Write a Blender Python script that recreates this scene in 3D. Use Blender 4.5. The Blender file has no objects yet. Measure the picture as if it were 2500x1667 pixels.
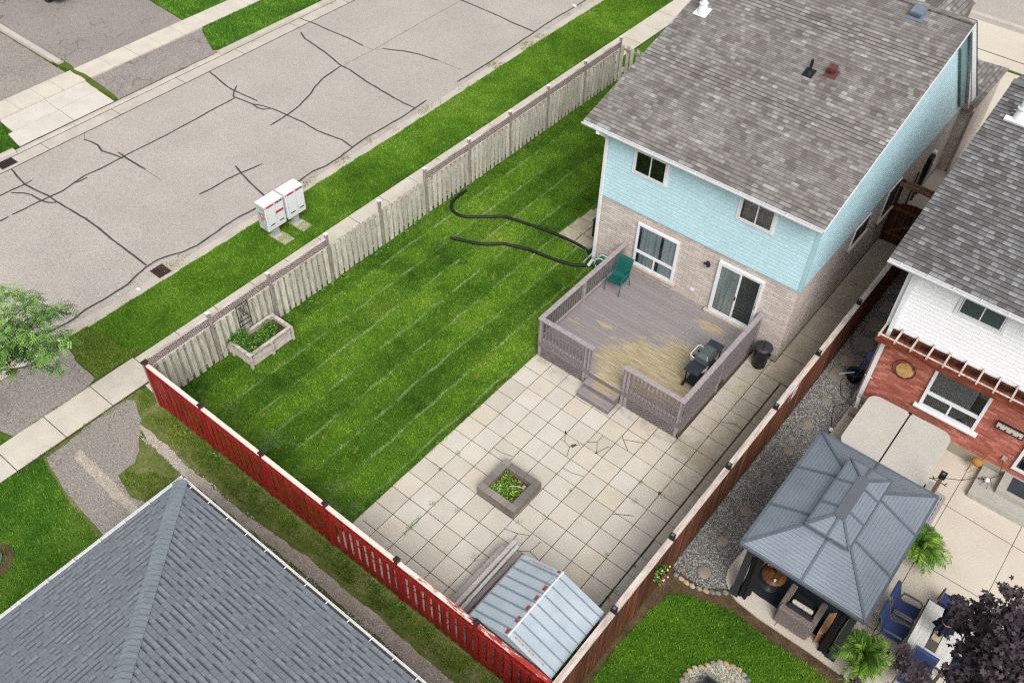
import bpy, bmesh, math, random
import numpy as np
from mathutils import Vector, Matrix, Euler, noise
from mathutils.geometry import tessellate_polygon

# ---------------------------------------------------------------- camera, sky, sun, exposure
scene = bpy.context.scene
COL = scene.collection
RC = [[0.777367279652644, 0.6285320241682726, 0.025448126068181365],
      [0.4709112779556819, -0.5546469289576912, -0.6860097320679555],
      [-0.41706436052436147, 0.5452653288012501, -0.7271471930686864]]
CAM = Vector((8.22186487, -13.32734606, 20.10550259))
cam = bpy.data.cameras.new("camera")
camo = bpy.data.objects.new("camera", cam)
COL.objects.link(camo)
cam.sensor_width = 36.0
cam.lens = 2257.876 / 2500.0 * 36.0
cam.clip_start = 0.1
cam.clip_end = 1500.0
mw = Matrix(((RC[0][0], -RC[1][0], -RC[2][0], CAM.x),
             (RC[0][1], -RC[1][1], -RC[2][1], CAM.y),
             (RC[0][2], -RC[1][2], -RC[2][2], CAM.z),
             (0, 0, 0, 1)))
camo.matrix_world = mw
scene.camera = camo

SUN_DIR = Vector((0.85, -0.80, 1.3)).normalized()     # towards the sun
ELEV = math.asin(SUN_DIR.z)
AZ = math.atan2(SUN_DIR.x, SUN_DIR.y)
world = bpy.data.worlds.new("World")
scene.world = world
world.use_nodes = True
wn = world.node_tree
bg = wn.nodes["Background"]
sky = wn.nodes.new("ShaderNodeTexSky")
sky.sky_type = 'NISHITA'
sky.sun_disc = False
sky.sun_elevation = ELEV
sky.sun_rotation = AZ
sky.dust_density = 4.0
sky.air_density = 1.0
sky.ozone_density = 1.0
hs = wn.nodes.new("ShaderNodeHueSaturation")            # overcast: the cloud layer greys the sky
hs.inputs['Saturation'].default_value = 0.12
wn.links.new(sky.outputs[0], hs.inputs['Color'])
wn.links.new(hs.outputs[0], bg.inputs[0])
bg.inputs[1].default_value = 0.125
sun = bpy.data.lights.new("sun", 'SUN')
sun.energy = 1.5
sun.angle = math.radians(34)
sun.color = (1.0, 0.955, 0.90)
suno = bpy.data.objects.new("sun", sun)
COL.objects.link(suno)
suno.rotation_euler = (-SUN_DIR).to_track_quat('-Z', 'Y').to_euler()
suno.location = (0, 0, 30)
scene.view_settings.view_transform = 'Standard'
scene.view_settings.look = 'None'
scene.view_settings.exposure = 0.60
scene.view_settings.gamma = 1.0
scene.cycles.use_denoising = False
scene.cycles.denoising_prefilter = 'ACCURATE'
scene.cycles.filter_width = 1.25
scene.cycles.max_bounces = 6
scene.cycles.diffuse_bounces = 3
scene.cycles.glossy_bounces = 2
scene.cycles.transparent_max_bounces = 6
scene.cycles.caustics_reflective = False
scene.cycles.caustics_refractive = False

RND = random.Random(11)
NPR = np.random.default_rng(5)
PI = math.pi

# ---------------------------------------------------------------- object helpers
def setp(o, label=None, cat=None, group=None, kind=None):
    if label: o['label'] = label
    if cat: o['category'] = cat
    if group: o['group'] = group
    if kind: o['kind'] = kind
    return o

def thing(name, label, cat, loc=(0, 0, 0), rz=0.0, group=None):
    o = bpy.data.objects.new(name, None)
    o.empty_display_size = 0.2
    COL.objects.link(o)
    o.location = loc
    o.rotation_euler = (0, 0, rz)
    return setp(o, label, cat, group)

def root_of(o):
    while o.parent: o = o.parent
    return o

def dup(root, loc, rz=0.0, label=None):
    """a copy of a thing with copies of its parts and their sub-parts"""
    r = root.copy(); COL.objects.link(r)
    r.location = loc; r.rotation_euler = (0, 0, rz)
    if label: r['label'] = label
    def rec(src, dst):
        for ch in [o for o in COL.objects if o.parent == src]:
            c = ch.copy(); COL.objects.link(c); c.parent = dst
            rec(ch, c)
    rec(root, r)
    return r

class MB:
    def __init__(s):
        s.v = []; s.f = []; s.m = []; s.sm = []; s.uv = {}
    def add(s, vs, fs, mi=0, smooth=False, uvs=None):
        b = len(s.v)
        s.v.extend([tuple(v) for v in vs])
        for k, f in enumerate(fs):
            if uvs: s.uv[len(s.f)] = uvs[k]
            s.f.append(tuple(b + i for i in f)); s.m.append(mi); s.sm.append(smooth)
        return s
    def box(s, x0, x1, y0, y1, z0, z1, mi=0):
        v = [(x0, y0, z0), (x1, y0, z0), (x1, y1, z0), (x0, y1, z0), (x0, y0, z1), (x1, y0, z1), (x1, y1, z1), (x0, y1, z1)]
        return s.add(v, [(3, 2, 1, 0), (4, 5, 6, 7), (0, 1, 5, 4), (1, 2, 6, 5), (2, 3, 7, 6), (3, 0, 4, 7)], mi)
    def obox(s, c, sz, rot=(0, 0, 0), mi=0):
        m = Euler(rot).to_matrix() if not isinstance(rot, Matrix) else rot
        v = []
        for dz in (-.5, .5):
            for dx, dy in ((-.5, -.5), (.5, -.5), (.5, .5), (-.5, .5)):
                v.append(Vector(c) + m @ Vector((dx * sz[0], dy * sz[1], dz * sz[2])))
        return s.add(v, [(3, 2, 1, 0), (4, 5, 6, 7), (0, 1, 5, 4), (1, 2, 6, 5), (2, 3, 7, 6), (3, 0, 4, 7)], mi)
    def beam(s, p0, p1, w, h, up=(0, 0, 1), mi=0):
        p0 = Vector(p0); p1 = Vector(p1)
        d = (p1 - p0); L = d.length; d.normalize()
        x = d.cross(Vector(up))
        if x.length < 1e-4: x = d.cross(Vector((1, 0, 0)))
        x.normalize(); z = x.cross(d)
        m = Matrix((x, d, z)).transposed()
        return s.obox((p0 + p1) / 2, (w, L, h), m, mi)
    def cyl(s, p0, p1, r0, r1=None, n=12, cap=True, mi=0, smooth=True):
        r1 = r0 if r1 is None else r1
        p0 = Vector(p0); p1 = Vector(p1); d = (p1 - p0).normalized()
        x = d.cross(Vector((0, 0, 1)))
        if x.length < 1e-4: x = Vector((1, 0, 0))
        x.normalize(); y = d.cross(x)
        v = []
        for p, r in ((p0, r0), (p1, r1)):
            for i in range(n):
                a = 2 * PI * i / n
                v.append(p + x * (r * math.cos(a)) + y * (r * math.sin(a)))
        s.add(v, [(i, (i + 1) % n, n + (i + 1) % n, n + i) for i in range(n)], mi, smooth)
        if cap:
            s.add(v[:n], [tuple(range(n))[::-1]], mi)
            s.add(v[n:], [tuple(range(n))], mi)
        return s
    def tube(s, pts, r, n=8, mi=0, cap=True, smooth=True):
        P = [Vector(p) for p in pts]
        rs = r if isinstance(r, (list, tuple)) else [r] * len(P)
        v = []; last = None
        for k, p in enumerate(P):
            d = (P[min(k + 1, len(P) - 1)] - P[max(k - 1, 0)]).normalized()
            if last is None:
                x = d.cross(Vector((0, 0, 1)))
                if x.length < 1e-3: x = d.cross(Vector((1, 0, 0)))
            else:
                x = last - d * last.dot(d)
            x.normalize(); last = x; y = d.cross(x)
            for i in range(n):
                a = 2 * PI * i / n
                v.append(p + x * (rs[k] * math.cos(a)) + y * (rs[k] * math.sin(a)))
        f = []
        for k in range(len(P) - 1):
            for i in range(n):
                f.append((k * n + i, k * n + (i + 1) % n, (k + 1) * n + (i + 1) % n, (k + 1) * n + i))
        s.add(v, f, mi, smooth)
        if cap:
            s.add(v[:n], [tuple(range(n))[::-1]], mi); s.add(v[-n:], [tuple(range(n))], mi)
        return s
    def prism(s, poly, z0, z1, mi=0, bottom=True):
        n = len(poly)
        if sum(poly[i][0] * poly[(i + 1) % n][1] - poly[(i + 1) % n][0] * poly[i][1] for i in range(n)) < 0:
            poly = poly[::-1]
        tri = tessellate_polygon([[Vector((p[0], p[1], 0)) for p in poly]])
        def ccw(t):
            a, b, c = (poly[i] for i in t)
            return t if (b[0]-a[0])*(c[1]-a[1])-(b[1]-a[1])*(c[0]-a[0]) > 0 else t[::-1]
        tri = [ccw(tuple(t)) for t in tri]
        s.add([(p[0], p[1], z1) for p in poly], tri, mi)
        if bottom:
            s.add([(p[0], p[1], z0) for p in poly] + [(p[0], p[1], z1) for p in poly],
                  [(i, (i + 1) % n, n + (i + 1) % n, n + i) for i in range(n)], mi)
        return s
    def ext(s, poly, axis, a0, a1, mi=0):
        """extrude a polygon of (s,z) along an axis: 'x' -> poly in (y,z), 'y' -> poly in (x,z)"""
        n = len(poly)
        def P(p, a): return (a, p[0], p[1]) if axis == 'x' else (p[0], a, p[1])
        tri = [tuple(t) for t in tessellate_polygon([[Vector((p[0], p[1], 0)) for p in poly]])]
        v = [P(p, a0) for p in poly] + [P(p, a1) for p in poly]
        s.add(v, tri + [tuple(n + i for i in t[::-1]) for t in tri] + [(i, (i + 1) % n, n + (i + 1) % n, n + i) for i in range(n)], mi)
        return s
    def lathe(s, prof, n=20, c=(0, 0, 0), mi=0, smooth=True):
        v = []
        for r, z in prof:
            for i in range(n):
                a = 2 * PI * i / n
                v.append((c[0] + r * math.cos(a), c[1] + r * math.sin(a), c[2] + z))
        f = []
        for k in range(len(prof) - 1):
            for i in range(n):
                f.append((k * n + i, k * n + (i + 1) % n, (k + 1) * n + (i + 1) % n, (k + 1) * n + i))
        return s.add(v, f, mi, smooth)
    def blob(s, c, r, seed=0, n=2, amp=.15, mi=0, fr=1.6, flat=None):
        bm = bmesh.new(); bmesh.ops.create_icosphere(bm, subdivisions=n, radius=1)
        v = []
        for q in bm.verts:
            k = 1 + amp * noise.noise(q.co * fr + Vector((seed * 7.3, seed * 3.1, 0)))
            p = q.co * k
            v.append((c[0] + p.x * r[0], c[1] + p.y * r[1], max(c[2] + p.z * r[2], -9 if flat is None else flat)))
        f = [tuple(q.index for q in fc.verts) for fc in bm.faces]
        bm.free()
        return s.add(v, f, mi, True)
    def build(s, name, mats, parent=None, bevel=0, struct=False, flip=False):
        me = bpy.data.meshes.new(name)
        V = np.array(s.v, dtype=np.float64).reshape(-1, 3)
        loc = Vector((0, 0, 0))
        if parent is not None:
            rt = root_of(parent)
            V = V - np.array(rt.location)
        elif not struct and len(V):
            loc = Vector(((V[:, 0].min() + V[:, 0].max()) / 2, (V[:, 1].min() + V[:, 1].max()) / 2, V[:, 2].min()))
            V = V - np.array(loc)
        me.from_pydata([tuple(v) for v in V], [], s.f)
        mats = mats if isinstance(mats, (list, tuple)) else [mats]
        for m in mats: me.materials.append(m)
        me.polygons.foreach_set("material_index", s.m)
        me.polygons.foreach_set("use_smooth", s.sm)
        me.update()
        uvl = me.uv_layers.new(name="UVMap").data
        for p in me.polygons:
            if p.index in s.uv:
                for k, li in enumerate(p.loop_indices): uvl[li].uv = s.uv[p.index][k]
                continue
            nrm = p.normal
            if abs(nrm.z) > .9995:
                h = Vector((1, 0, 0)); w = Vector((0, 1, 0))
            else:
                h = Vector((-nrm.y, nrm.x, 0)).normalized(); w = nrm.cross(h)
                if abs(h.x) >= abs(h.y) and h.x < 0 or abs(h.y) > abs(h.x) and h.y < 0: h = -h
            for li in p.loop_indices:
                co = me.vertices[me.loops[li].vertex_index].co + loc
                uvl[li].uv = (co.dot(h), co.dot(w))
        o = bpy.data.objects.new(name, me)
        o.location = loc
        COL.objects.link(o)
        if parent is not None: o.parent = parent
        if struct: o['kind'] = 'structure'
        if bevel:
            b = o.modifiers.new("bevel", 'BEVEL'); b.width = bevel; b.segments = 2; b.limit_method = 'ANGLE'
            b.angle_limit = math.radians(50)
        return o

def wob(poly, amp=.03, step=.15, closed=True, seed=0):
    """subdivide an outline and let it wander a little, like a real ground edge"""
    out = []
    n = len(poly)
    for i in range(n if closed else n - 1):
        a = Vector((poly[i][0], poly[i][1])); b = Vector((poly[(i + 1) % n][0], poly[(i + 1) % n][1]))
        L = (b - a).length; k = max(1, int(L / step))
        for j in range(k):
            p = a.lerp(b, j / k)
            q = Vector((p.x * 1.9, p.y * 1.9, seed))
            out.append((p.x + amp * (noise.noise(q) + .6 * noise.noise(q * 3.7)),
                        p.y + amp * (noise.noise(q + Vector((31, 7, 0))) + .6 * noise.noise(q * 3.7 + Vector((3, 71, 0))))))
    if not closed: out.append(tuple(poly[-1][:2]))
    return out

def inpoly(P, poly):
    x, y = P[:, 0], P[:, 1]
    r = np.zeros(len(P), bool); n = len(poly)
    for i in range(n):
        x0, y0 = poly[i][:2]; x1, y1 = poly[(i + 1) % n][:2]
        if y0 == y1: continue
        c = ((y0 > y) != (y1 > y)) & (x < (x1 - x0) * (y - y0) / (y1 - y0) + x0)
        r ^= c
    return r

# ---------------------------------------------------------------- material helpers
def lin(c, k=1.0):
    o = []
    for x in c:
        x /= 255.0
        o.append((x / 12.92 if x <= .04045 else ((x + .055) / 1.055) ** 2.4) * k)
    return (*o, 1.0)

class Mat:
    def __init__(s, name, rough=.8, spec=.3, metal=0.0):
        s.m = bpy.data.materials.new(name); s.m.use_nodes = True
        s.t = s.m.node_tree; s.b = s.t.nodes["Principled BSDF"]
        s.b.inputs['Roughness'].default_value = rough
        s.b.inputs['Specular IOR Level'].default_value = spec
        s.b.inputs['Metallic'].default_value = metal
    def N(s, typ, ins=None, **attrs):
        n = s.t.nodes.new("ShaderNode" + typ)
        for k, v in attrs.items(): setattr(n, k, v)
        for k, v in (ins or {}).items():
            i = n.inputs[k]
            if isinstance(v, bpy.types.NodeSocket): s.t.links.new(v, i)
            elif v is not None: i.default_value = v
        return n
    def mapping(s, coord='Object', scale=(1, 1, 1), loc=(0, 0, 0), rot=(0, 0, 0)):
        if coord == 'World': src = s.N('NewGeometry').outputs['Position']
        else: src = s.N('TexCoord').outputs[coord]
        return s.N('Mapping', {'Vector': src, 'Scale': scale, 'Location': loc, 'Rotation': rot}).outputs[0]
    def noise(s, vec, scale, detail=5, rough=.6, dist=0.0):
        return s.N('TexNoise', {'Vector': vec, 'Scale': scale, 'Detail': detail, 'Roughness': rough, 'Distortion': dist}).outputs['Fac']
    def ramp(s, fac, stops, mode='LINEAR'):
        r = s.N('ValToRGB', {'Fac': fac}); e = r.color_ramp; e.interpolation = mode
        while len(e.elements) < len(stops): e.elements.new(0.5)
        for k, (p, c) in enumerate(stops):
            e.elements[k].position = p
            e.elements[k].color = c if len(c) == 4 else (*c, 1)
        return r.outputs[0]
    def mix(s, fac, a, b, mode='MIX'):
        n = s.N('Mix', None, data_type='RGBA', blend_type=mode)
        for k, v in ((0, fac), (6, a), (7, b)):
            if isinstance(v, bpy.types.NodeSocket): s.t.links.new(v, n.inputs[k])
            else: n.inputs[k].default_value = v
        return n.outputs[2]
    def math(s, op, a, b=0.0, c=None, clamp=False):
        n = s.N('Math', None, operation=op, use_clamp=clamp)
        for k, v in enumerate((a, b) + ((c,) if c is not None else ())):
            if isinstance(v, bpy.types.NodeSocket): s.t.links.new(v, n.inputs[k])
            else: n.inputs[k].default_value = v
        return n.outputs[0]
    def smooth(s, x, lo, hi):
        n = s.N('MapRange', None, interpolation_type='SMOOTHSTEP')
        for k, v in ((0, x), (1, lo), (2, hi), (3, 0.0), (4, 1.0)):
            if isinstance(v, bpy.types.NodeSocket): s.t.links.new(v, n.inputs[k])
            else: n.inputs[k].default_value = v
        return n.outputs[0]
    def color(s, c):
        if isinstance(c, bpy.types.NodeSocket): s.t.links.new(c, s.b.inputs['Base Color'])
        else: s.b.inputs['Base Color'].default_value = c
    def bump(s, h, strength=.3, dist=.01):
        n = s.N('Bump', {'Height': h, 'Strength': strength, 'Distance': dist})
        s.t.links.new(n.outputs[0], s.b.inputs['Normal'])
    def sep(s, vec):
        return s.N('SeparateXYZ', {0: vec}).outputs

KB = 0.80     # photograph value -> base colour for sunlit horizontals
def pm(name, c, var=.18, scale=6, rough=.8, bump=.15, bscale=60, metal=0., spec=.3, coord='Object', stretch=(1, 1, 1), k=KB, c2=None, c3=None, contrast=(.35, .68)):
    """plain surface with two scales of variation and a fine bump"""
    m = Mat(name, rough, spec, metal)
    v = m.mapping(coord, stretch)
    a = lin(c, k)
    b = lin(c2, k) if c2 else tuple(x * (1 - var) for x in a[:3]) + (1,)
    d = lin(c3, k) if c3 else tuple(min(1, x * (1 + var * .7)) for x in a[:3]) + (1,)
    n1 = m.noise(v, scale)
    col = m.ramp(n1, [(contrast[0], b), (.5, a), (contrast[1], d)])
    n2 = m.noise(v, bscale, 3)
    col = m.mix(.35, col, m.ramp(n2, [(.3, (.55, .55, .55)), (.7, (1.0, 1.0, 1.0))]), 'MULTIPLY')
    m.color(col)
    if bump: m.bump(n2, bump, .01)
    return m.m
# ---------------------------------------------------------------- materials
def shingle_mat(name, stops, width, row, lam=.5, mortar=(70, 68, 68), streak=.25, line=.8, band=(.25, .95)):
    m = Mat(name, .92, .15)
    uv = m.mapping('UV')
    def brick(w, off, freq, sq=1.0):
        return m.N('TexBrick', {'Vector': uv, 'Color1': (0, 0, 0, 1), 'Color2': (1, 1, 1, 1), 'Mortar': (0, 0, 0, 1), 'Scale': 1.0,
                                'Mortar Size': .0035, 'Mortar Smooth': .2, 'Bias': 0.0, 'Brick Width': w, 'Row Height': row},
                   offset=off, offset_frequency=freq, squash=sq, squash_frequency=3)
    b1 = brick(width, .37, 2, 1.35); b2 = brick(width * 1.7, .61, 3, .8)
    g = m.math('ADD', m.math('MULTIPLY', b1.outputs[0], .85), m.math('MULTIPLY', b2.outputs[0], .15))
    col = m.ramp(g, [(p, lin(c, KB)) for p, c in stops])
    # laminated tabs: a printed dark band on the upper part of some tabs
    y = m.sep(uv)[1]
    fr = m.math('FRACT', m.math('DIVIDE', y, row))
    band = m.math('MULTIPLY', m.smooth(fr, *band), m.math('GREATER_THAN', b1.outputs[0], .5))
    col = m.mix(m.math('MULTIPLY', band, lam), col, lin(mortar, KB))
    gran = m.noise(m.mapping('Object'), 260, 2)
    col = m.mix(.55, col, m.ramp(gran, [(.3, (.55, .55, .55)), (.72, (1.25, 1.25, 1.25))]), 'MULTIPLY')
    big = m.noise(m.mapping('UV', (1.1, .35, 1)), 1.0, 5, .62)
    col = m.mix(streak, col, m.ramp(big, [(.35, (.62, .60, .58)), (.62, (1.1, 1.1, 1.1))]), 'MULTIPLY')
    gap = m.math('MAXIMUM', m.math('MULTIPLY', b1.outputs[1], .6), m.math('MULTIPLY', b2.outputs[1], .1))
    gap = m.math('MAXIMUM', gap, m.math('MULTIPLY', m.smooth(fr, .84, .95), line))  # adds the shadow under each course edge, painted as a dark line
    col = m.mix(gap, col, lin((52, 48, 46), KB))  # gap holds the tab gaps and the painted course-edge shadow
    m.color(col)
    m.bump(m.math('ADD', m.math('MULTIPLY', gran, .3), m.math('MULTIPLY', b2.outputs[0], .5)), .5, .006)
    return m.m

def brick_mat(name, stops, w, h, mortar, msize=.006, rough=.9, bumpy=.5, fine=18, k=KB):
    m = Mat(name, rough, .2)
    uv = m.mapping('UV')
    b = m.N('TexBrick', {'Vector': uv, 'Color1': (0, 0, 0, 1), 'Color2': (1, 1, 1, 1), 'Mortar': (0, 0, 0, 1), 'Scale': 1.0,
                         'Mortar Size': msize, 'Mortar Smooth': .3, 'Bias': 0.0, 'Brick Width': w, 'Row Height': h}, offset=.5, squash=1.0)
    col = m.ramp(b.outputs[0], [(p, lin(c, k)) for p, c in stops])
    n1 = m.noise(m.mapping('UV'), fine, 5, .7)
    col = m.mix(.6, col, m.ramp(n1, [(.3, (.62, .58, .56)), (.55, (1, 1, 1)), (.75, (1.3, 1.3, 1.3))]), 'MULTIPLY')
    col = m.mix(b.outputs[1], col, lin(mortar, k))
    n2 = m.noise(m.mapping('UV', (.5, .25, 1)), 2.2, 4)
    col = m.mix(.35, col, m.ramp(n2, [(.35, (.72, .70, .68)), (.6, (1.05, 1.05, 1.05))]), 'MULTIPLY')
    m.color(col)
    m.bump(m.math('SUBTRACT', m.math('MULTIPLY', n1, .5), b.outputs[1]), bumpy, .008)
    return m.m

def wood_mat(name, base, dark, light, stretch=(14, 14, 1.2), rough=.85, k=KB, moss=None, isl=.5, coord='Object'):
    """boards: grain stretched along one axis, each board its own tone"""
    m = Mat(name, rough, .2)
    v = m.mapping(coord, stretch)
    n1 = m.noise(v, 1.6, 6, .65, .3)
    col = m.ramp(n1, [(.3, lin(dark, k)), (.5, lin(base, k)), (.7, lin(light, k))])
    if isl:
        r = m.N('NewGeometry').outputs['Random Per Island']
        col = m.mix(isl, col, m.ramp(r, [(0, (.55, .53, .50)), (.5, (.9, .9, .9)), (1, (1.3, 1.28, 1.25))]), 'MULTIPLY')
    if moss:
        n2 = m.noise(m.mapping(coord, (1.5, 1.5, .8)), 2.6, 5, .65)
        col = m.mix(m.math('MULTIPLY', m.smooth(n2, .5, .68), .6), col, lin(moss, k))
    m.color(col)
    m.bump(n1, .3, .006)
    return m.m

def leafy(name, cols, rough=.6, trans=.15, k=KB):
    m = Mat(name, rough, .3)
    r = m.N('Attribute', None, attribute_name='rnd').outputs['Fac']
    st = [(i / (len(cols) - 1), lin(c, k)) for i, c in enumerate(cols)]
    m.color(m.ramp(r, st))
    return m.m

M = {}
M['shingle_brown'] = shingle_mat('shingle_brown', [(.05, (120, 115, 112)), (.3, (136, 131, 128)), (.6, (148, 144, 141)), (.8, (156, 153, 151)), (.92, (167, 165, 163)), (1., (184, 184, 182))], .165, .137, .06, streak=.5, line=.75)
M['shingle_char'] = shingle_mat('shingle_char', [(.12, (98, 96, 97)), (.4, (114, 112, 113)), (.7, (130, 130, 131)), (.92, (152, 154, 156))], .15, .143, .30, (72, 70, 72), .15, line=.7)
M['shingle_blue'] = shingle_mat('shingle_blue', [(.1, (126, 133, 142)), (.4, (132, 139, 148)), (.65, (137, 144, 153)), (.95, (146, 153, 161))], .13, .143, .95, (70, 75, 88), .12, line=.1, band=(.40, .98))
M['ridge_blue'] = pm('ridge_blue', (138, 147, 155), .12, 5, .92, .3, 220)
M['ridge_char'] = pm('ridge_char', (120, 120, 122), .12, 5, .92, .3, 220)
M['brick_beige'] = brick_mat('brick_beige', [(.0, (174, 165, 158)), (.5, (184, 175, 168)), (1, (195, 187, 180))], .33, .078, (128, 116, 108), .005, .9, .6, 26, k=1.16)
M['brick_red'] = brick_mat('brick_red', [(.0, (146, 80, 68)), (.3, (160, 92, 78)), (.7, (172, 106, 92)), (1, (188, 128, 112))], .24, .075, (160, 100, 86), .006, .92, .7, 30, k=1.1)
M['siding_blue'] = pm('siding_blue', (186, 219, 228), .04, 1.2, .55, .02, 12, k=.95)
M['siding_white'] = pm('siding_white', (242, 243, 246), .03, 1.2, .5, .04, 40, k=.98)
M['white_trim'] = pm('white_trim', (242, 243, 245), .05, 3, .45, .03, 60, k=.88)
M['white_metal'] = pm('white_metal', (236, 238, 241), .07, 3, .4, .03, 60, k=.86)
M['gutter_dirt'] = pm('gutter_dirt', (92, 86, 80), .4, 8, .9, .4, 90)
M['stone_sill'] = pm('stone_sill', (206, 190, 172), .12, 6, .85, .2, 80)
M['black_plastic'] = pm('black_plastic', (38, 38, 42), .2, 6, .4, .08, 90)
M['hose_black'] = pm('hose_black', (30, 31, 34), .2, 6, .5, .3, 120)
M['dark_void'] = pm('dark_void', (20, 20, 22), .3, 6, .9, 0, 50)
M['deck_paint_unused'] = wood_mat('deck_paint', (136, 125, 127), (122, 112, 114), (150, 140, 142), (3, 30, 30), .7, KB, None, .25)
M['rail_dark'] = wood_mat('rail_dark', (134, 124, 127), (116, 107, 110), (150, 140, 143), (6, 6, 6), .7, KB, None, .25)
M['rail_paint'] = wood_mat('rail_paint', (168, 158, 161), (150, 140, 143), (184, 174, 177), (6, 6, 6), .7, KB, None, .2)
M['picket'] = wood_mat('picket', (184, 182, 168), (146, 140, 124), (212, 210, 198), (16, 16, 1.5), .9, 1.0, (156, 166, 142), .45)
M['picket_rail'] = wood_mat('picket_rail', (166, 154, 144), (122, 108, 98), (204, 194, 184), (16, 1.2, 16), .9, KB, None, .4)
M['fence_post'] = wood_mat('fence_post', (158, 150, 140), (118, 108, 98), (190, 184, 174), (14, 14, 1.5), .9, KB, None, .2)
M['lattice_grey'] = wood_mat('lattice_grey', (132, 120, 118), (92, 80, 80), (168, 158, 156), (8, 8, 8), .9, KB, None, .3)
M['red_paint'] = wood_mat('red_paint', (142, 34, 30), (112, 24, 22), (162, 52, 44), (12, 12, 1.5), .65, .95, None, .35)
M['brown_fence'] = wood_mat('brown_fence', (92, 60, 46), (46, 34, 30), (172, 92, 50), (13, 13, .3), .8, .85, None, .7)
M['cedar_dark'] = wood_mat('cedar_dark', (74, 38, 26), (48, 26, 18), (112, 60, 40), (9, 9, .8), .75, KB, None, .4)
M['cap_weather'] = wood_mat('cap_weather', (206, 192, 184), (160, 140, 130), (232, 222, 214), (7, 1.0, 7), .9, KB, None, .15)
M['plank_grey'] = wood_mat('plank_grey', (196, 188, 184), (140, 130, 126), (228, 222, 218), (14, 1.0, 14), .92, KB, None, .5)
M['bark'] = pm('bark', (96, 78, 64), .3, 10, .95, .6, 50)
M['rock'] = None

# weathered red cap rail: paint flaked off on top
m = Mat('red_cap', .85, .2)
n1 = m.noise(m.mapping('World', (1.2, 5, 5)), 3.2, 7, .72)
xw = m.sep(m.N('NewGeometry').outputs['Position'])[0]
thr = m.math('ADD', n1, m.math('MULTIPLY', m.math('SUBTRACT', xw, 1.2), -.055))
m.color(m.mix(m.smooth(thr, .38, .52), lin((178, 62, 54), KB), lin((236, 222, 212), KB)))
M['red_cap'] = m.m

# deck floor: grey-mauve paint worn through to bare wood where people walk
m = Mat('deck_floor', .75, .25)
P = m.N('NewGeometry').outputs['Position']
px_, py_, pz_ = m.sep(P)
grain = m.noise(m.mapping('World', (1.4, 24, 24)), 1.6, 6, .65, .2)
isl = m.N('NewGeometry').outputs['Random Per Island']
paint = m.mix(.5, lin((148, 141, 141), KB), m.ramp(isl, [(0, lin((140, 132, 132), KB)), (1, lin((156, 149, 150), KB))]))
paint = m.mix(.25, paint, m.ramp(grain, [(.3, (.7, .7, .7)), (.7, (1.2, 1.2, 1.2))]), 'MULTIPLY')
bare = m.ramp(grain, [(.28, lin((132, 114, 86), KB)), (.45, lin((166, 150, 118), KB)), (.62, lin((194, 180, 152), KB)), (.78, lin((228, 218, 204), KB))])
mask = None
for cx, cy, sx, sy, a in ((1.0, 3.0, 1.7, 1.05, 1.35), (.3, 2.6, 1.2, .9, 1.35), (1.3, 4.1, 1.3, .6, .95), (0.0, 2.0, .5, .6, 1.05), (1.5, 2.5, .6, .5, .9), (1.15, 5.55, .6, .26, .9), (1.2, 4.4, .8, .4, .62), (-.2, 3.1, .9, .4, .75), (-1.25, 3.6, .5, .16, .75), (-.7, 3.3, .4, .14, .7), (-2.05, 3.1, .35, .06, .75), (1.0, 1.9, .8, .25, .6), (-.8, 2.7, .35, .1, .5), (0, 1.3, .45, .5, .45)):
    gx = m.math('POWER', m.math('DIVIDE', m.math('SUBTRACT', px_, cx), sx), 2.0)
    gy = m.math('POWER', m.math('DIVIDE', m.math('SUBTRACT', py_, cy), sy), 2.0)
    gsn = m.math('MULTIPLY', m.math('EXPONENT', m.math('MULTIPLY', m.math('ADD', gx, gy), -1.0)), a)
    mask = gsn if mask is None else m.math('MAXIMUM', mask, gsn)
wear = m.noise(m.mapping('World', (2.6, 22, 5)), 1.0, 6, .7, .3)
wear2 = m.noise(m.mapping('World', (.9, 2.5, 2)), 1.7, 4, .6)
edge = m.math('ADD', mask, m.math('MULTIPLY', m.math('SUBTRACT', m.math('ADD', m.math('MULTIPLY', wear, .7), m.math('MULTIPLY', wear2, .3)), .5), 2.6))
m.color(m.mix(m.smooth(edge, .38, .74), paint, bare))
m.bump(grain, .25, .004)
M['deck_floor'] = m.m

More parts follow.
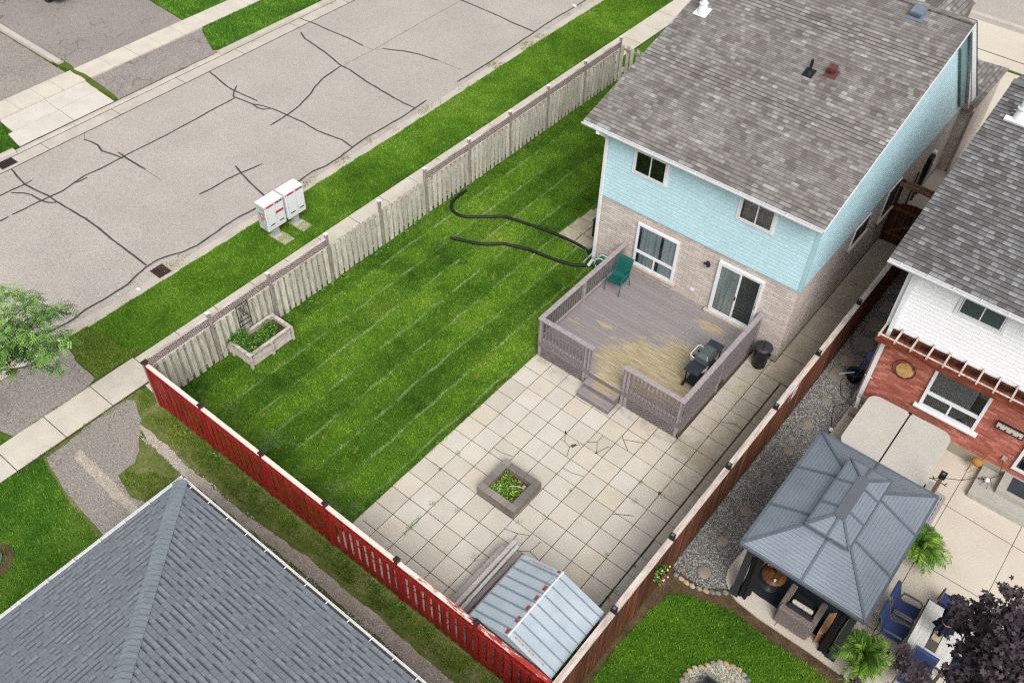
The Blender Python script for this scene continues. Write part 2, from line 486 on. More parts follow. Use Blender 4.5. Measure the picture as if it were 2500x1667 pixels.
# asphalt
def asphalt(name, base, spots, patch, k=.72, crack=None):
    m = Mat(name, .93, .2)
    w = m.mapping('World')
    n1 = m.noise(w, 30, 3, .75); n2 = m.noise(w, .35, 5, .6); n3 = m.noise(w, 130, 2)
    col = m.ramp(n1, [(.32, lin(tuple(q * .86 for q in base[0]), k)), (.44, lin(base[0], k)), (.53, lin(base[1], k)), (.62, lin(base[2], k)), (.72, lin(spots, k))])
    col = m.mix(.6, col, m.ramp(n2, [(.35, (.86, .85, .84)), (.65, (1.06, 1.05, 1.03))]), 'MULTIPLY')
    col = m.mix(.3, col, m.ramp(n3, [(.3, (.6, .6, .6)), (.7, (1.2, 1.2, 1.2))]), 'MULTIPLY')
    vc = m.N('TexVoronoi', {'Vector': w, 'Scale': 24.0}); sp = m.sep(vc.outputs['Color'])[0]
    col = m.mix(.75, col, m.ramp(sp, [(0, (.70, .69, .68)), (.12, (.88, .88, .87)), (.6, (1., 1., 1.)), (.86, (1.08, 1.07, 1.05)), (1, (1.25, 1.22, 1.17))]), 'MULTIPLY')
    if patch: # stains
        n4 = m.noise(m.mapping('World', (1, 1, 1), (7, 3, 0)), 1.1, 6, .7)
        col = m.mix(m.math('MULTIPLY', m.smooth(n4, .56, .72), .5), col, lin(patch, k))
    h = n1
    if crack:
        wv = m.N('Mix', None, data_type='VECTOR'); 
        vv = m.N('VectorMath', {0: w, 1: m.N('VectorMath', {0: m.N('TexNoise', {'Vector': w, 'Scale': 3.0}).outputs['Color'], 'Scale': .22}, operation='SCALE').outputs[0]}, operation='ADD').outputs[0]
        vo = m.N('TexVoronoi', {'Vector': vv, 'Scale': crack}, feature='DISTANCE_TO_EDGE').outputs['Distance']
        cr = m.math('SUBTRACT', 1.0, m.smooth(vo, .015, .06))
        zone = m.smooth(m.noise(m.mapping('World', (1, 1, 1), (17, 5, 0)), .8, 3), .52, .62)
        cr = m.math('MULTIPLY', cr, zone)
        col = m.mix(m.math('MULTIPLY', cr, .6), col, lin((96, 90, 80), k))
        h = m.math('SUBTRACT', n1, cr)
    m.color(col); m.bump(h, .35, .01)
    return m.m
M['road'] = asphalt('road_asphalt', ((182, 174, 168), (202, 195, 189), (210, 203, 197)), (236, 230, 222), (186, 180, 174))
M['asphalt_old'] = asphalt('old_asphalt', ((142, 134, 128), (176, 169, 164), (190, 183, 176)), (210, 204, 196), (158, 148, 130), crack=5.5)
M['asphalt_grey'] = asphalt('drive_asphalt', ((140, 134, 130), (172, 165, 160), (186, 180, 174)), (206, 200, 194), (150, 144, 138), crack=2.0)
M['tar'] = pm('tar', (74, 70, 70), .2, 12, .6, .1, 80)
def concrete(name, c, c2, stain, amt=.5, k=.74, sc=1.2):
    m = Mat(name, .9, .2)
    w = m.mapping('World')
    n1 = m.noise(w, sc, 6, .62); n2 = m.noise(w, 90, 2); n3 = m.noise(m.mapping('World', (1, 1, 1), (9, 2, 0)), 2.4, 8, .75)
    col = m.ramp(n1, [(.35, lin(c2, k)), (.62, lin(c, k))])
    col = m.mix(m.math('MULTIPLY', m.smooth(n3, .56, .76), amt), col, lin(stain, k))
    col = m.mix(.25, col, m.ramp(n2, [(.3, (.72, .72, .72)), (.7, (1.12, 1.12, 1.12))]), 'MULTIPLY')
    m.color(col); m.bump(n2, .15, .006)
    return m.m
M['sidewalk'] = concrete('sidewalk', (226, 218, 204), (212, 203, 190), (186, 176, 160))
M['kerb'] = concrete('kerb', (212, 203, 193), (196, 187, 176), (160, 148, 130))
M['apron'] = concrete('apron', (228, 221, 212), (214, 206, 196), (196, 186, 172))
M['side_path'] = concrete('side_path', (200, 188, 170), (178, 166, 148), (110, 100, 84), .6)
M['conc_patio'] = concrete('conc_patio', (230, 220, 204), (220, 210, 193), (204, 193, 176), .35, sc=.5, k=.70)
M['old_slab'] = concrete('old_slab', (204, 194, 170), (176, 166, 142), (130, 124, 98), .7, sc=4)
M['garden_slab'] = concrete('garden_slab', (164, 154, 142), (144, 134, 122), (104, 96, 86), .4, sc=3)
M['foundation'] = concrete('foundation', (184, 176, 160), (164, 156, 140), (130, 122, 106))
M['joint'] = pm('joint', (82, 74, 58), .3, 10, .95, .2, 80)
# patio slabs: each slab its own tone, blotches and dirt near the deck and fence
m = Mat('patio_slab', .88, .22); KP = KB
r = m.N('NewGeometry').outputs['Random Per Island']
w = m.mapping('World')
n1 = m.noise(w, 1.5, 5, .6); n2 = m.noise(w, 90, 2); n3 = m.noise(m.mapping('World', (1, 1, 1), (4, 4, 0)), 3.2, 8, .75)
col = m.ramp(r, [(0, lin((216, 208, 194), .66)), (.3, lin((224, 217, 205), .66)), (.62, lin((230, 224, 213), .66)), (.85, lin((228, 217, 200), .66)), (1, lin((234, 227, 216), .66))])
col = m.mix(.5, col, m.ramp(n1, [(.35, (.88, .86, .82)), (.62, (1.03, 1.03, 1.03))]), 'MULTIPLY')
px_, py_, pz_ = m.sep(w)
dx = m.math('MULTIPLY', m.smooth(px_, 1.9, 3.6), m.smooth(py_, -2.0, 2.0))
dy = m.math('SUBTRACT', 1.0, m.smooth(m.math('ABSOLUTE', m.math('SUBTRACT', py_, 1.75)), .1, .6))
dirt = m.math('ADD', m.math('MULTIPLY', dx, .24), m.math('MULTIPLY', dy, .2))
dm = m.smooth(m.math('ADD', n3, dirt), .62, .86)
col = m.mix(m.math('MULTIPLY', dm, .55), col, lin((152, 144, 124), .66))
col = m.mix(m.math('MULTIPLY', dx, .5), col, lin((190, 176, 152), .66))
col = m.mix(.2, col, m.ramp(n2, [(.3, (.75, .75, .75)), (.7, (1.1, 1.1, 1.1))]), 'MULTIPLY')
m.color(col); m.bump(n2, .12, .005)
M['patio_slab'] = m.m

# soil / gravel / lawn
def ground_mix(name, cols, sc, fine, k=KB):
    m = Mat(name, .95, .12)
    w = m.mapping('World')
    n1 = m.noise(w, sc, 7, .7); n2 = m.noise(w, fine, 3, .7)
    s = m.math('ADD', m.math('MULTIPLY', n1, .55), m.math('MULTIPLY', n2, .45))
    st = [(.34 + .32 * i / (len(cols) - 1), lin(c, k)) for i, c in enumerate(cols)]
    m.color(m.ramp(s, st)); m.bump(n2, .6, .02)
    return m.m
M['soil'] = ground_mix('soil', [(58, 46, 32), (92, 76, 56), (118, 102, 80)], 2.5, 28)
M['alley'] = ground_mix('alley', [(62, 84, 32), (90, 108, 48), (118, 124, 72), (164, 156, 130)], 1.3, 24)
M['gravel_pale'] = ground_mix('gravel_pale', [(150, 138, 124), (184, 174, 162), (206, 198, 188)], 4, 38)
M['gravel_dark'] = ground_mix('gravel_dark', [(70, 66, 60), (104, 99, 92), (146, 141, 134)], 6, 30)
M['ground_far'] = ground_mix('ground_far', [(60, 84, 30), (84, 112, 42), (104, 128, 56)], .6, 12)

def lawn_col(m, base, mow=True, k=KB):
    """lawn colour from where it grows: worn and lush patches, mowing lines with clippings"""
    w = m.mapping('World')
    big = m.noise(w, .33, 3, .55); mid = m.noise(m.mapping('World', (1, 1, 1), (5, 9, 0)), 1.5, 5, .65)
    s = m.math('ADD', m.math('MULTIPLY', big, .6), m.math('MULTIPLY', mid, .4))
    col = m.ramp(s, [(.36, lin(base[0], k)), (.47, lin(base[1], k)), (.56, lin(base[2], k)), (.66, lin(base[3], k))])
    if mow:
        x, y, z = m.sep(m.N('VectorMath', {0: w, 1: m.N('VectorMath', {0: m.N('TexNoise', {'Vector': w, 'Scale': 1.1, 'Detail': 3.0}).outputs['Color'], 'Scale': .2}, operation='SCALE').outputs[0]}, operation='ADD').outputs[0])
        t = m.math('DIVIDE', m.math('ADD', x, 6.90 - .07), .857)
        band = m.math('SINE', m.math('MULTIPLY', t, PI))
        col = m.mix(m.math('MULTIPLY', m.smooth(band, -.7, .7), .9), m.mix(1.0, col, (.78, .84, .8, 1), 'MULTIPLY'), m.mix(1.0, col, (1.16, 1.14, 1.05, 1), 'MULTIPLY'))
        fr = m.math('ABSOLUTE', m.math('SUBTRACT', m.math('FRACT', m.math('ADD', t, .5)), .5))
        br = m.noise(m.mapping('World', (1.6, .5, 1), (3, 1, 0)), 1.8, 5, .7)
        line = m.math('MULTIPLY', m.math('SUBTRACT', 1.0, m.smooth(fr, .016, .075)), m.smooth(br, .42, .56))
        ylim = m.math('MULTIPLY', m.smooth(y, -5.4, -4.4), m.math('SUBTRACT', 1.0, m.smooth(y, 8.0, 12.0)))
        col = m.mix(m.math('MULTIPLY', m.math('MULTIPLY', line, ylim), .7), col, lin((158, 184, 128), k))
        # pale patches of clippings along the red fence
        cl = m.noise(m.mapping('World', (1, 1, 1), (2, 8, 0)), 1.15, 6, .68, .6)
        zone = m.math('SUBTRACT', 1.0, m.smooth(y, -5.6, -4.2))
        pat = m.smooth(m.math('ADD', cl, m.math('MULTIPLY', zone, .1)), .60, .66)
        col = m.mix(m.math('MULTIPLY', m.math('MULTIPLY', pat, zone), .6), col, lin((130, 160, 104), k))
        # straw coloured spots
        sp = m.noise(m.mapping('World', (1.2, .6, 1), (12, 8, 0)), 1.9, 3, .6)
        col = m.mix(m.math('MULTIPLY', m.smooth(sp, .66, .72), .5), col, lin((176, 170, 96), k))
    return col
LAWN = {
    'yard': ((74, 108, 34), (96, 136, 42), (114, 152, 50), (136, 162, 68)),
    'verge': ((76, 116, 30), (96, 140, 40), (114, 156, 50), (130, 164, 66)),
    'pale': ((92, 120, 44), (108, 134, 52), (120, 142, 60), (134, 146, 74)),
    'rear': ((66, 104, 30), (86, 130, 38), (102, 148, 42), (120, 154, 54)),
    'alley': ((72, 100, 30), (98, 126, 40), (118, 142, 52), (136, 146, 72)),
    'corner': ((62, 106, 34), (84, 132, 42), (106, 150, 52), (126, 154, 70)),
}
for key, base in LAWN.items():
    m = Mat('turf_' + key, .95, .1)
    c = lawn_col(m, base, key == 'yard')
    f = m.noise(m.mapping('World'), 55, 3, .7)
    c = m.mix(.8, c, m.ramp(f, [(.35, (.26, .29, .2)), (.55, (.6, .63, .55)), (.75, (1.1, 1.1, 1.0))]), 'MULTIPLY')
    m.color(c); m.bump(f, .8, .03)
    M['turf_' + key] = m.m
    m = Mat('grass_' + key, .7, .2)
    c = lawn_col(m, base, key == 'yard')
    r = m.N('Attribute', None, attribute_name='rnd').outputs['Fac']
    c = m.mix(.9, c, m.ramp(r, [(0, (.4, .45, .3)), (.4, (.85, .9, .7)), (.75, (1.35, 1.28, 1.1)), (.92, (1.55, 1.48, 1.25)), (1, (1.9, 1.75, 1.5))]), 'MULTIPLY')
    m.color(c)
    M['grass_' + key] = m.m
# ---------------------------------------------------------------- the ground and everything laid on it
def up(p, z):   # a point measured on level 0 carried to level z along its sight line
    f = z / CAM.z
    return (p[0] + (CAM.x - p[0]) * f, p[1] + (CAM.y - p[1]) * f)
def sheet(name, poly, z, mat, thick=.02, kind=True):
    b = MB(); b.prism(poly, z - thick, z)
    return b.build(name, mat, struct=kind)
b = MB(); b.add([(-600, -600, -.03), (600, -600, -.03), (600, 600, -.03), (-600, 600, -.03)], [(0, 1, 2, 3)])
b.build('ground', M['ground_far'], struct=True)
sheet('alley_ground', [(-10.15, -9.9), (-10.15, -6.45), (14, -6.45), (14, -30), (-30, -30), (-30, -10.8), (-10.3, -10.8)], -.012, M['alley'])

sheet('road', [(-23.0, -60), (-13.3, -60), (-13.35, 9), (-13.55, 16), (-13.6, 31), (40, 31.9), (40, 45), (-60, 45), (-60, 31), (-23.0, 31)], 0.0, M['road'])
# near gutter strip, paler, between the seal line and the grass
sheet('gutter_strip', wob([(-13.95, -7.2), (-13.28, -7.2), (-13.28, -3), (-13.34, 2), (-13.42, 9), (-13.58, 16), (-13.7, 30), (-14.1, 30), (-13.92, 16.5), (-13.75, 9), (-13.68, 3), (-13.65, -1), (-13.7, -3), (-13.65, -5)], .02, .4), .004, M['kerb'])
sheet('gutter_strip', wob([(-14.0, -16), (-13.35, -16), (-13.3, -7.2), (-13.95, -7.2)], .02, .4), .0035, M['kerb'])

# ---- tar crack seals
SEAL = [
[(-22.71,5.54),(-22.12,5.50),(-21.42,5.37),(-20.74,5.24),(-20.27,5.23),(-19.02,5.34)],
[(-20.48,5.53),(-20.18,5.14),(-19.95,4.93),(-19.85,4.94),(-19.44,5.03),(-19.01,5.06),(-18.65,5.03),(-18.39,5.11),(-18.22,5.33)],
[(-19.02,5.07),(-18.61,5.24),(-18.18,5.36),(-17.44,5.44),(-16.59,5.51),(-15.81,5.48),(-15.24,5.56),(-14.63,5.67),(-14.05,5.60)],
[(-19.85,4.94),(-19.80,2.97),(-19.77,1.55),(-19.80,0.24),(-19.81,-0.27),(-19.80,-1.04),(-19.85,-1.80),(-19.77,-2.29),(-19.67,-2.78),(-19.71,-3.17),(-19.75,-3.52),(-19.77,-4.15),(-19.80,-4.60)],
[(-19.79,-4.72),(-19.81,-5.3),(-19.8,-9)],
[(-21.78,-0.52),(-21.45,-0.43),(-21.12,-0.40),(-20.67,-0.52),(-20.33,-0.42),(-20.01,-0.34),(-19.73,-0.30)],
[(-20.18,-0.17),(-19.78,-0.19),(-19.14,-0.18),(-18.57,-0.17)],
[(-19.77,-2.29),(-19.70,-2.04),(-19.71,-1.77)],
[(-22.16,-3.23),(-21.92,-3.24),(-21.54,-3.33),(-20.97,-3.40),(-20.42,-3.34),(-19.78,-3.23),(-19.31,-3.24),(-18.67,-3.19),(-17.79,-3.12),(-17.10,-3.12),(-16.34,-3.17),(-15.66,-3.18),(-14.96,-3.21),(-14.31,-3.22)],
[(-21.0,-6.5),(-21.02,-4.30),(-21.02,-3.90),(-20.98,-3.41),(-20.99,-3.11)],
[(-20.88,-3.96),(-20.58,-3.70),(-20.27,-3.57),(-19.94,-3.54),(-19.72,-3.52),(-19.46,-3.43),(-19.27,-3.26)],
[(-15.99,0.16),(-15.92,0.79),(-15.96,1.36),(-15.86,1.90),(-15.72,2.76)],
[(-16.34,2.04),(-15.84,1.89),(-15.10,1.73),(-14.20,1.57),(-13.95,1.5)],
[(-18.45,9.31),(-18.42,8.83),(-18.33,8.21),(-18.12,7.55),(-17.83,7.02),(-17.54,6.18),(-17.41,5.45),(-17.36,4.55)],
[(-21.77,10.09),(-21.23,9.83),(-20.56,9.74),(-19.67,9.60),(-18.50,9.32),(-17.93,9.32),(-16.92,9.15),(-16.16,9.09),(-15.29,9.02),(-14.66,8.99),(-14.04,9.02)],
[(-22.80,10.87),(-21.92,11.00),(-20.86,11.01),(-19.90,11.09),(-18.97,11.05)],
[(-18.18,11.41),(-17.40,11.87),(-16.83,12.08),(-15.79,12.27)],
[(-19.6,16.95),(-18.62,16.90),(-17.57,16.91),(-16.48,16.89),(-15.38,16.83),(-14.23,16.84)],
[(-13.93,1.51),(-13.95,2.94),(-14.02,3.64),(-13.91,4.13),(-13.91,4.91),(-14.01,5.63),(-14.08,6.46),(-14.02,7.37),(-14.01,8.37),(-14.04,9.02),(-14.10,9.72)],
[(-14.07,11.54),(-14.08,12.79),(-14.1,14.0),(-14.16,15.43),(-14.23,16.84),(-14.31,18.23),(-14.28,19.47),(-14.30,24)],
[(-14.00,-9),(-14.00,-6.87),(-13.94,-6.26),(-14.01,-5.63),(-13.98,-4.80),(-14.00,-4.12),(-14.15,-3.70),(-14.25,-3.26),(-14.25,-2.80),(-14.12,-2.42),(-13.95,-2.07),(-13.86,-1.56),(-13.90,-1.03),(-13.97,-0.42),(-13.97,0.25),(-13.92,0.95),(-13.93,1.51)],
[(-22.88,9.57),(-22.79,10.15),(-22.84,10.76),(-22.98,11.68),(-22.93,13.04)]]
def strip(b, pts, w, z, seed=0, taper=True):
    pts = [Vector((p[0], p[1])) for p in wob(pts, w * .35, .18, False, seed)]
    L = []; n = len(pts)
    for k, p in enumerate(pts):
        d = (pts[min(k + 1, n - 1)] - pts[max(0, k - 1)]).normalized()
        ww = w * (.5 + .16 * noise.noise(Vector((k * .5, seed * 9.1, 0))))
        if taper and k in (0, n - 1): ww *= .7
        nn = Vector((-d.y, d.x)) * ww
        L.append((p + nn, p - nn))
    v = []
    for a, c in L: v += [(a.x, a.y, z), (c.x, c.y, z)]
    b.add(v, [(2 * k + 1, 2 * k + 3, 2 * k + 2, 2 * k) for k in range(n - 1)])
b = MB()
for k, s in enumerate(SEAL): strip(b, s, .062, .008 + k * .0004, k)
b.build('road_tar_lines', M['tar'], struct=True)
b = MB()   # hairline cracks
for k, s in enumerate([[(-18.97,11.05),(-18.4,11.1),(-18.45,9.31)],[(-18.4,11.1),(-18.18,11.41)],[(-18.4,11.1),(-18.5,14),(-18.55,20)],[(-15.79,12.27),(-14.6,12.35)],[(-18.57,-0.17),(-17.6,-.2)],[(-21.78,-.52),(-22.2,-.2)]]):
    strip(b, s, .016, .006, 40 + k)
b.build('road_hairline_cracks', M['joint'], struct=True)

# ---- kerb, gutter pan, boulevard and walk across the street (raised 0.1)
Z2 = .10
def U(P, z=Z2): return [up(p, z) for p in P]
b = MB()
b.box(-22.75, -22.15, -60, 31, -.02, .012)
b.build('gutter_strip', M['kerb'], struct=True)
b = MB()
for y0, y1, h in ((-60, -2.6, .15), (-2.6, 6.6, .05), (6.6, 31, .15)):
    b.ext([(-23.0, -.02), (-22.76, -.02), (-22.80, h), (-23.0, h)], 'y', y0, y1)
b.build('kerb', M['kerb'], struct=True, bevel=.02)
b = MB(); strip(b, [(-22.745, -30), (-22.745, 30)], .03, .0145, 7, False); strip(b, [(-22.13, -30), (-22.14, 30)], .03, .0145, 8, False)
for y in range(-20, 30, 3): strip(b, [(-22.76, y + .3), (-22.15, y + .32)], .02, .015, y, False)
strip(b, [(-23.02, -2.5), (-23.02, 6.7)], .05, .058, 9, False)
b.build('kerb_joints', M['joint'], struct=True)
sheet('boulevard_lawn', [(-25.1, -60), (-23.05, -60), (-23.05, -2.35), (-24.0, -2.2), (-25.1, -1.9)], .10, M['turf_corner'], .12)
sheet('boulevard_lawn', [(-25.1, 7.5), (-24.2, 7.0), (-23.3, 6.6), (-23.05, 6.8), (-23.05, 60), (-25.1, 60)], .10, M['turf_corner'], .12)
sheet('driveway', wob([(-25.12, 2.0), (-23.06, 1.85), (-23.06, 6.75), (-24.2, 7.0), (-25.12, 7.45)], .03, .3), .05, M['asphalt_grey'], .07)
b = MB()
for x0, x1, y0, y1 in ((-25.12, -24.18, .0, 1.78), (-24.16, -23.06, -.02, 1.72), (-25.12, -24.1, -1.9, -.02), (-24.08, -23.06, -2.25, -.05)):
    b.prism([(x0, y0), (x1, y0 - .05), (x1, y1 - .05), (x0, y1)], 0, .055)
b.build('apron', M['apron'], struct=True)
b = MB()
ys = [-40 + 1.5 * k for k in range(27)] + [1.95, 3.12, 4.3, 5.45, 6.6, 7.8] + [7.8 + 1.17 * k for k in range(1, 40)]
ys = [y for y in ys if not (0.0 < y < 1.9)] + [0.02, .83]
ys = sorted(set(round(y, 2) for y in ys))
for y0, y1 in zip(ys[:-1], ys[1:]):
    b.box(-26.2, -25.13, y0 + .008, y1 - .008, -.02, .105 + .003 * RND.random())
b.build('sidewalk', M['sidewalk'], struct=True)
sheet('driveway', wob([(-50, 2.1), (-26.21, 1.95), (-26.21, 7.3), (-28.6, 7.45), (-50, 8.0)], .03, .3), .095, M['asphalt_grey'], .1)
sheet('driveway', wob([(-50, -5.8), (-26.21, -5.4), (-26.21, 1.6), (-50, 1.75)], .03, .3), .092, M['asphalt_old'], .1)
sheet('front_lawn', [(-50, 8.0), (-28.6, 7.5), (-26.21, 7.35), (-26.21, 60), (-50, 60)], .10, M['turf_corner'], .12)
sheet('boulevard_strip', wob([(-27.3, 1.7), (-26.25, 1.8), (-25.15, 1.78), (-23.1, 1.72), (-23.1, 1.86), (-25.1, 2.02), (-26.1, 1.98), (-27.2, 2.1)], .05, .15), .112, M['turf_pale'], .1)
b = MB()
b.ext([(1.72, 0), (1.98, 0), (1.96, .2), (1.74, .2)], 'x', -50, -26.9)
o = b.build('garden_edging', M['kerb'], bevel=.02)
setp(o, 'low pale concrete edging strip between the two driveways across the street', 'edging')

# ---- near sidewalk (concrete walk along the fence)
b = MB()
js = [-60 + 1.45 * k for k in range(40)]
js = [-16.0, -14.53, -13.07, -11.6, -10.17, -8.74, -7.30, -5.87, -4.45, -3.03, -1.6, -.19, 1.23, 2.67, 4.14, 5.61, 7.1, 8.6, 10.1, 11.6, 13.1, 14.6, 16.1, 17.6, 19.1, 20.6, 22.1, 23.6, 25.1, 26.6, 28.1]
for y0, y1 in zip(js[:-1], js[1:]):
    x0 = -11.22 if y0 > -6 else -11.28
    b.box(x0, -10.2 if y0 < -6 else -10.15, y0 + .012, y1 - .012, -.05, .012 + .004 * RND.random())
b.build('sidewalk', M['sidewalk'], struct=True)
b = MB()
b.box(-11.2, -10.15, -16, 28, -.05, .002); b.build('sidewalk_bed', M['joint'], struct=True)
# narrow concrete apron between walk and grey fence
sheet('sidewalk_margin', wob([(-10.14, -6.3), (-9.45, -6.3), (-9.45, 8), (-9.45, 17), (-10.14, 17)], .03, .3), .006, M['sidewalk'])

# ---- left apron (cracked old asphalt) and the alley
sheet('driveway', wob([(-13.4, -9.6), (-13.36, -7.9), (-13.30, -7.13), (-13.09, -6.89), (-12.65, -6.93), (-12.30, -7.01), (-11.76, -7.04), (-11.45, -7.03), (-11.30, -7.3), (-11.30, -9.62), (-11.61, -9.72), (-12.2, -9.9), (-12.9, -9.9)], .04, .15, seed=2), .004, M['asphalt_old'])
sheet('alley_asphalt', wob([(-10.14, -6.93), (-9.89, -6.80), (-9.5, -6.98), (-9.2, -7.08), (-8.85, -7.38), (-8.38, -7.75), (-8.15, -8.07), (-8.13, -8.56), (-7.84, -8.66), (-7.19, -8.75), (-6.85, -8.66), (-6.5, -9.3), (-6.6, -9.9), (-8.46, -9.75), (-9.31, -9.62), (-9.84, -9.52), (-10.05, -9.42), (-9.98, -8.83), (-10.14, -8.23)], .06, .12, seed=5), .002, M['asphalt_old'])
sheet('gravel_track', wob([(-9.2, -7.2), (-8.6, -7.16), (-7.0, -7.24), (-5, -7.26), (-2.7, -7.12), (0, -7.1), (1.3, -7.15), (6, -7.2), (14, -7.2), (14, -7.7), (6, -7.6), (1.2, -7.55), (0, -7.45), (-2.7, -7.42), (-5, -7.52), (-7.0, -7.52), (-8.6, -7.42)], .07, .12, seed=7), .0, M['gravel_pale'])
sheet('gravel_track', wob([(-9.6, -8.7), (-8.6, -8.78), (-7.0, -8.82), (-3, -8.8), (-3, -9.1), (-7, -9.1), (-8.5, -9.05), (-9.5, -8.98)], .06, .12, seed=8), .007, M['gravel_pale'])
sheet('gravel_track', wob([(.1, -7.5), (1.4, -7.5), (4.5, -7.6), (14, -7.6), (14, -9.3), (3.2, -9.3), (1.6, -8.6)], .08, .15, seed=9), -.004, M['gravel_dark'])

# ---- lawns (turf sheets; the blades come after)
YARD = [(-9.3, -6.38), (-2.43, -6.38), (-2.45, 1.8), (-2.45, 6.4), (-3.6, 6.4), (-3.6, 6.6), (-4.3, 6.5), (-5.35, 6.6), (-5.3, 8.9), (-4.6, 8.95), (-3.5, 9.3), (-3.5, 16.4), (-9.35, 16.4)]
VERGE = [(-13.32, -6.0), (-12.86, -5.82), (-11.92, -5.80), (-11.25, -5.46), (-11.25, 9), (-11.27, 30), (-13.72, 30), (-13.6, 16), (-13.43, 9), (-13.35, 2)]
PALE = [(-13.40, -6.0), (-12.86, -5.84), (-11.92, -5.82), (-11.27, -5.5), (-11.38, -6.99), (-12.30, -6.98), (-12.89, -6.78), (-13.38, -6.9)]
sheet('lawn', YARD, .0, M['turf_yard'], .02)
sheet('verge_lawn', wob(VERGE, .03, .3), .006, M['turf_verge'], .02)
sheet('verge_lawn', wob(PALE, .03, .3), .008, M['turf_pale'], .02)
NW = [(-9.3, 16.45), (-3.5, 16.45), (-3.5, 30), (-9.9, 30), (-10.1, 16.45)]
sheet('side_lawn', NW, .0, M['turf_verge'], .02)
CORNER = [(-40, -30), (-10.25, -30), (-10.25, -9.5), (-9.7, -9.62), (-8.5, -9.85), (-6.7, -10.0), (-6.5, -30)]
CORNER2 = [(-11.3, -9.85), (-11.95, -9.95), (-12.9, -10.0), (-13.3, -9.7), (-13.3, -20), (-11.3, -20)]
AL1 = [(-10.0, -6.5), (4.2, -6.5), (4.2, -6.75), (1.4, -6.98), (0, -6.98), (-2.6, -6.98), (-5.0, -7.1), (-7.0, -7.05), (-8.4, -7.0), (-9.1, -6.9), (-9.9, -6.72)]
AL2 = [(-8.05, -8.45), (-7.6, -8.0), (-6.6, -7.65), (-4.9, -7.62), (-2.6, -7.55), (-1, -7.6), (.05, -7.62), (.1, -8.3), (-1, -8.9), (-6.5, -8.7), (-7.6, -8.62)]
sheet('corner_lawn', wob([(-40, -30), (-11.32, -30), (-10.25, -14), (-10.25, -9.5), (-9.7, -9.62), (-8.5, -9.85), (-6.7, -10.0), (-2.0, -10), (-2, -30)], .03, .3), -.002, M['turf_corner'], .01)
sheet('boulevard_lawn', wob(CORNER2, .03, .3), .002, M['turf_corner'], .02)
REAR = [(4.75, -2.35), (5.0, -2.0), (5.4, -1.9), (5.8, -1.75), (6.15, -1.68), (7.2, -1.78), (8.06, -1.72), (9.6, -1.85), (12, -1.9), (12, -7), (4.55, -7), (4.55, -3.6)]
sheet('soil', [(4.42, -10), (4.42, -1.5), (6, -1.2), (12, -1.4), (12, -10)], -.006, M['soil'], .02)
sheet('rear_lawn', wob(REAR, .05, .2), .0, M['turf_rear'], .02)

# ---- blades of grass: one object per lawn, nobody could count them
def vnoise(P, f, seed):
    """smooth value noise 0..1 for many points at once"""
    Q = P * f + seed * 17.3; I = np.floor(Q).astype(np.int64); t = Q - I; t = t * t * (3 - 2 * t)
    def h(ix, iy):
        v = (ix * 73856093) ^ (iy * 19349663) ^ (seed * 83492791 + 12345); v = (v ^ (v >> 13)) * 1274126177; v = v ^ (v >> 16)
        return (v & 0xffff) / 65535.0
    a = h(I[:, 0], I[:, 1]); b_ = h(I[:, 0] + 1, I[:, 1]); c = h(I[:, 0], I[:, 1] + 1); d = h(I[:, 0] + 1, I[:, 1] + 1)
    return (a * (1 - t[:, 0]) + b_ * t[:, 0]) * (1 - t[:, 1]) + (c * (1 - t[:, 0]) + d * t[:, 0]) * t[:, 1]
def blades(name, polys, dens, mat, h=(.03, .065), w=.011, holes=(), seed=1, label=None, z=0.0, lean=.75, thin=None):
    rng = np.random.default_rng(seed)
    Ps = []
    for poly in polys:
        a = np.array([p[:2] for p in poly]); lo = a.min(0); hi = a.max(0)
        n = int(dens * np.prod(hi - lo))
        P = rng.random((n, 2)) * (hi - lo) + lo
        P = P[inpoly(P, poly)]
        for hpoly in holes: P = P[~inpoly(P, hpoly)]
        Ps.append(P)
    P = np.concatenate(Ps)
    if thin is not None: P = P[rng.random(len(P)) < thin(P)]
    cl = .5 * vnoise(P, 16.0, seed) + .5 * vnoise(P, 40.0, seed + 1)     # clumps a few centimetres across
    keep = rng.random(len(P)) < np.clip(.15 + 1.5 * (cl - .18), .05, 1)
    P = P[keep]; cl = cl[keep]
    n = len(P)
    ang = rng.random(n) * 2 * PI
    hh = h[0] + (h[1] - h[0]) * rng.random(n)
    le = lean * rng.random(n) * hh * 1.4
    la = rng.random(n) * 2 * PI
    ww = w * (.6 + .8 * rng.random(n))
    V = np.zeros((n, 3, 3))
    V[:, 0, 0] = P[:, 0] - np.cos(ang) * ww; V[:, 0, 1] = P[:, 1] - np.sin(ang) * ww; V[:, 0, 2] = z
    V[:, 1, 0] = P[:, 0] + np.cos(ang) * ww; V[:, 1, 1] = P[:, 1] + np.sin(ang) * ww; V[:, 1, 2] = z
    V[:, 2, 0] = P[:, 0] + np.cos(la) * le; V[:, 2, 1] = P[:, 1] + np.sin(la) * le; V[:, 2, 2] = z + hh
    me = bpy.data.meshes.new(name)
    me.vertices.add(3 * n); me.vertices.foreach_set('co', V.reshape(-1))
    me.loops.add(3 * n); me.loops.foreach_set('vertex_index', np.arange(3 * n, dtype=np.int32))
    me.polygons.add(n); me.polygons.foreach_set('loop_start', np.arange(0, 3 * n, 3, dtype=np.int32))
    me.update(); me.validate()
    at = me.attributes.new('rnd', 'FLOAT', 'POINT')
    at.data.foreach_set('value', np.repeat(np.clip(.55 * rng.random(n) + .75 * (cl - .12), 0, 1), 3).astype(np.float32))
    me.materials.append(mat)
    o = bpy.data.objects.new(name, me); COL.objects.link(o)
    setp(o, label, 'grass', kind='stuff')
    return o
H_DECK = [(-2.5, 1.7), (2.5, 1.7), (2.5, 6.2), (-2.5, 6.2)]
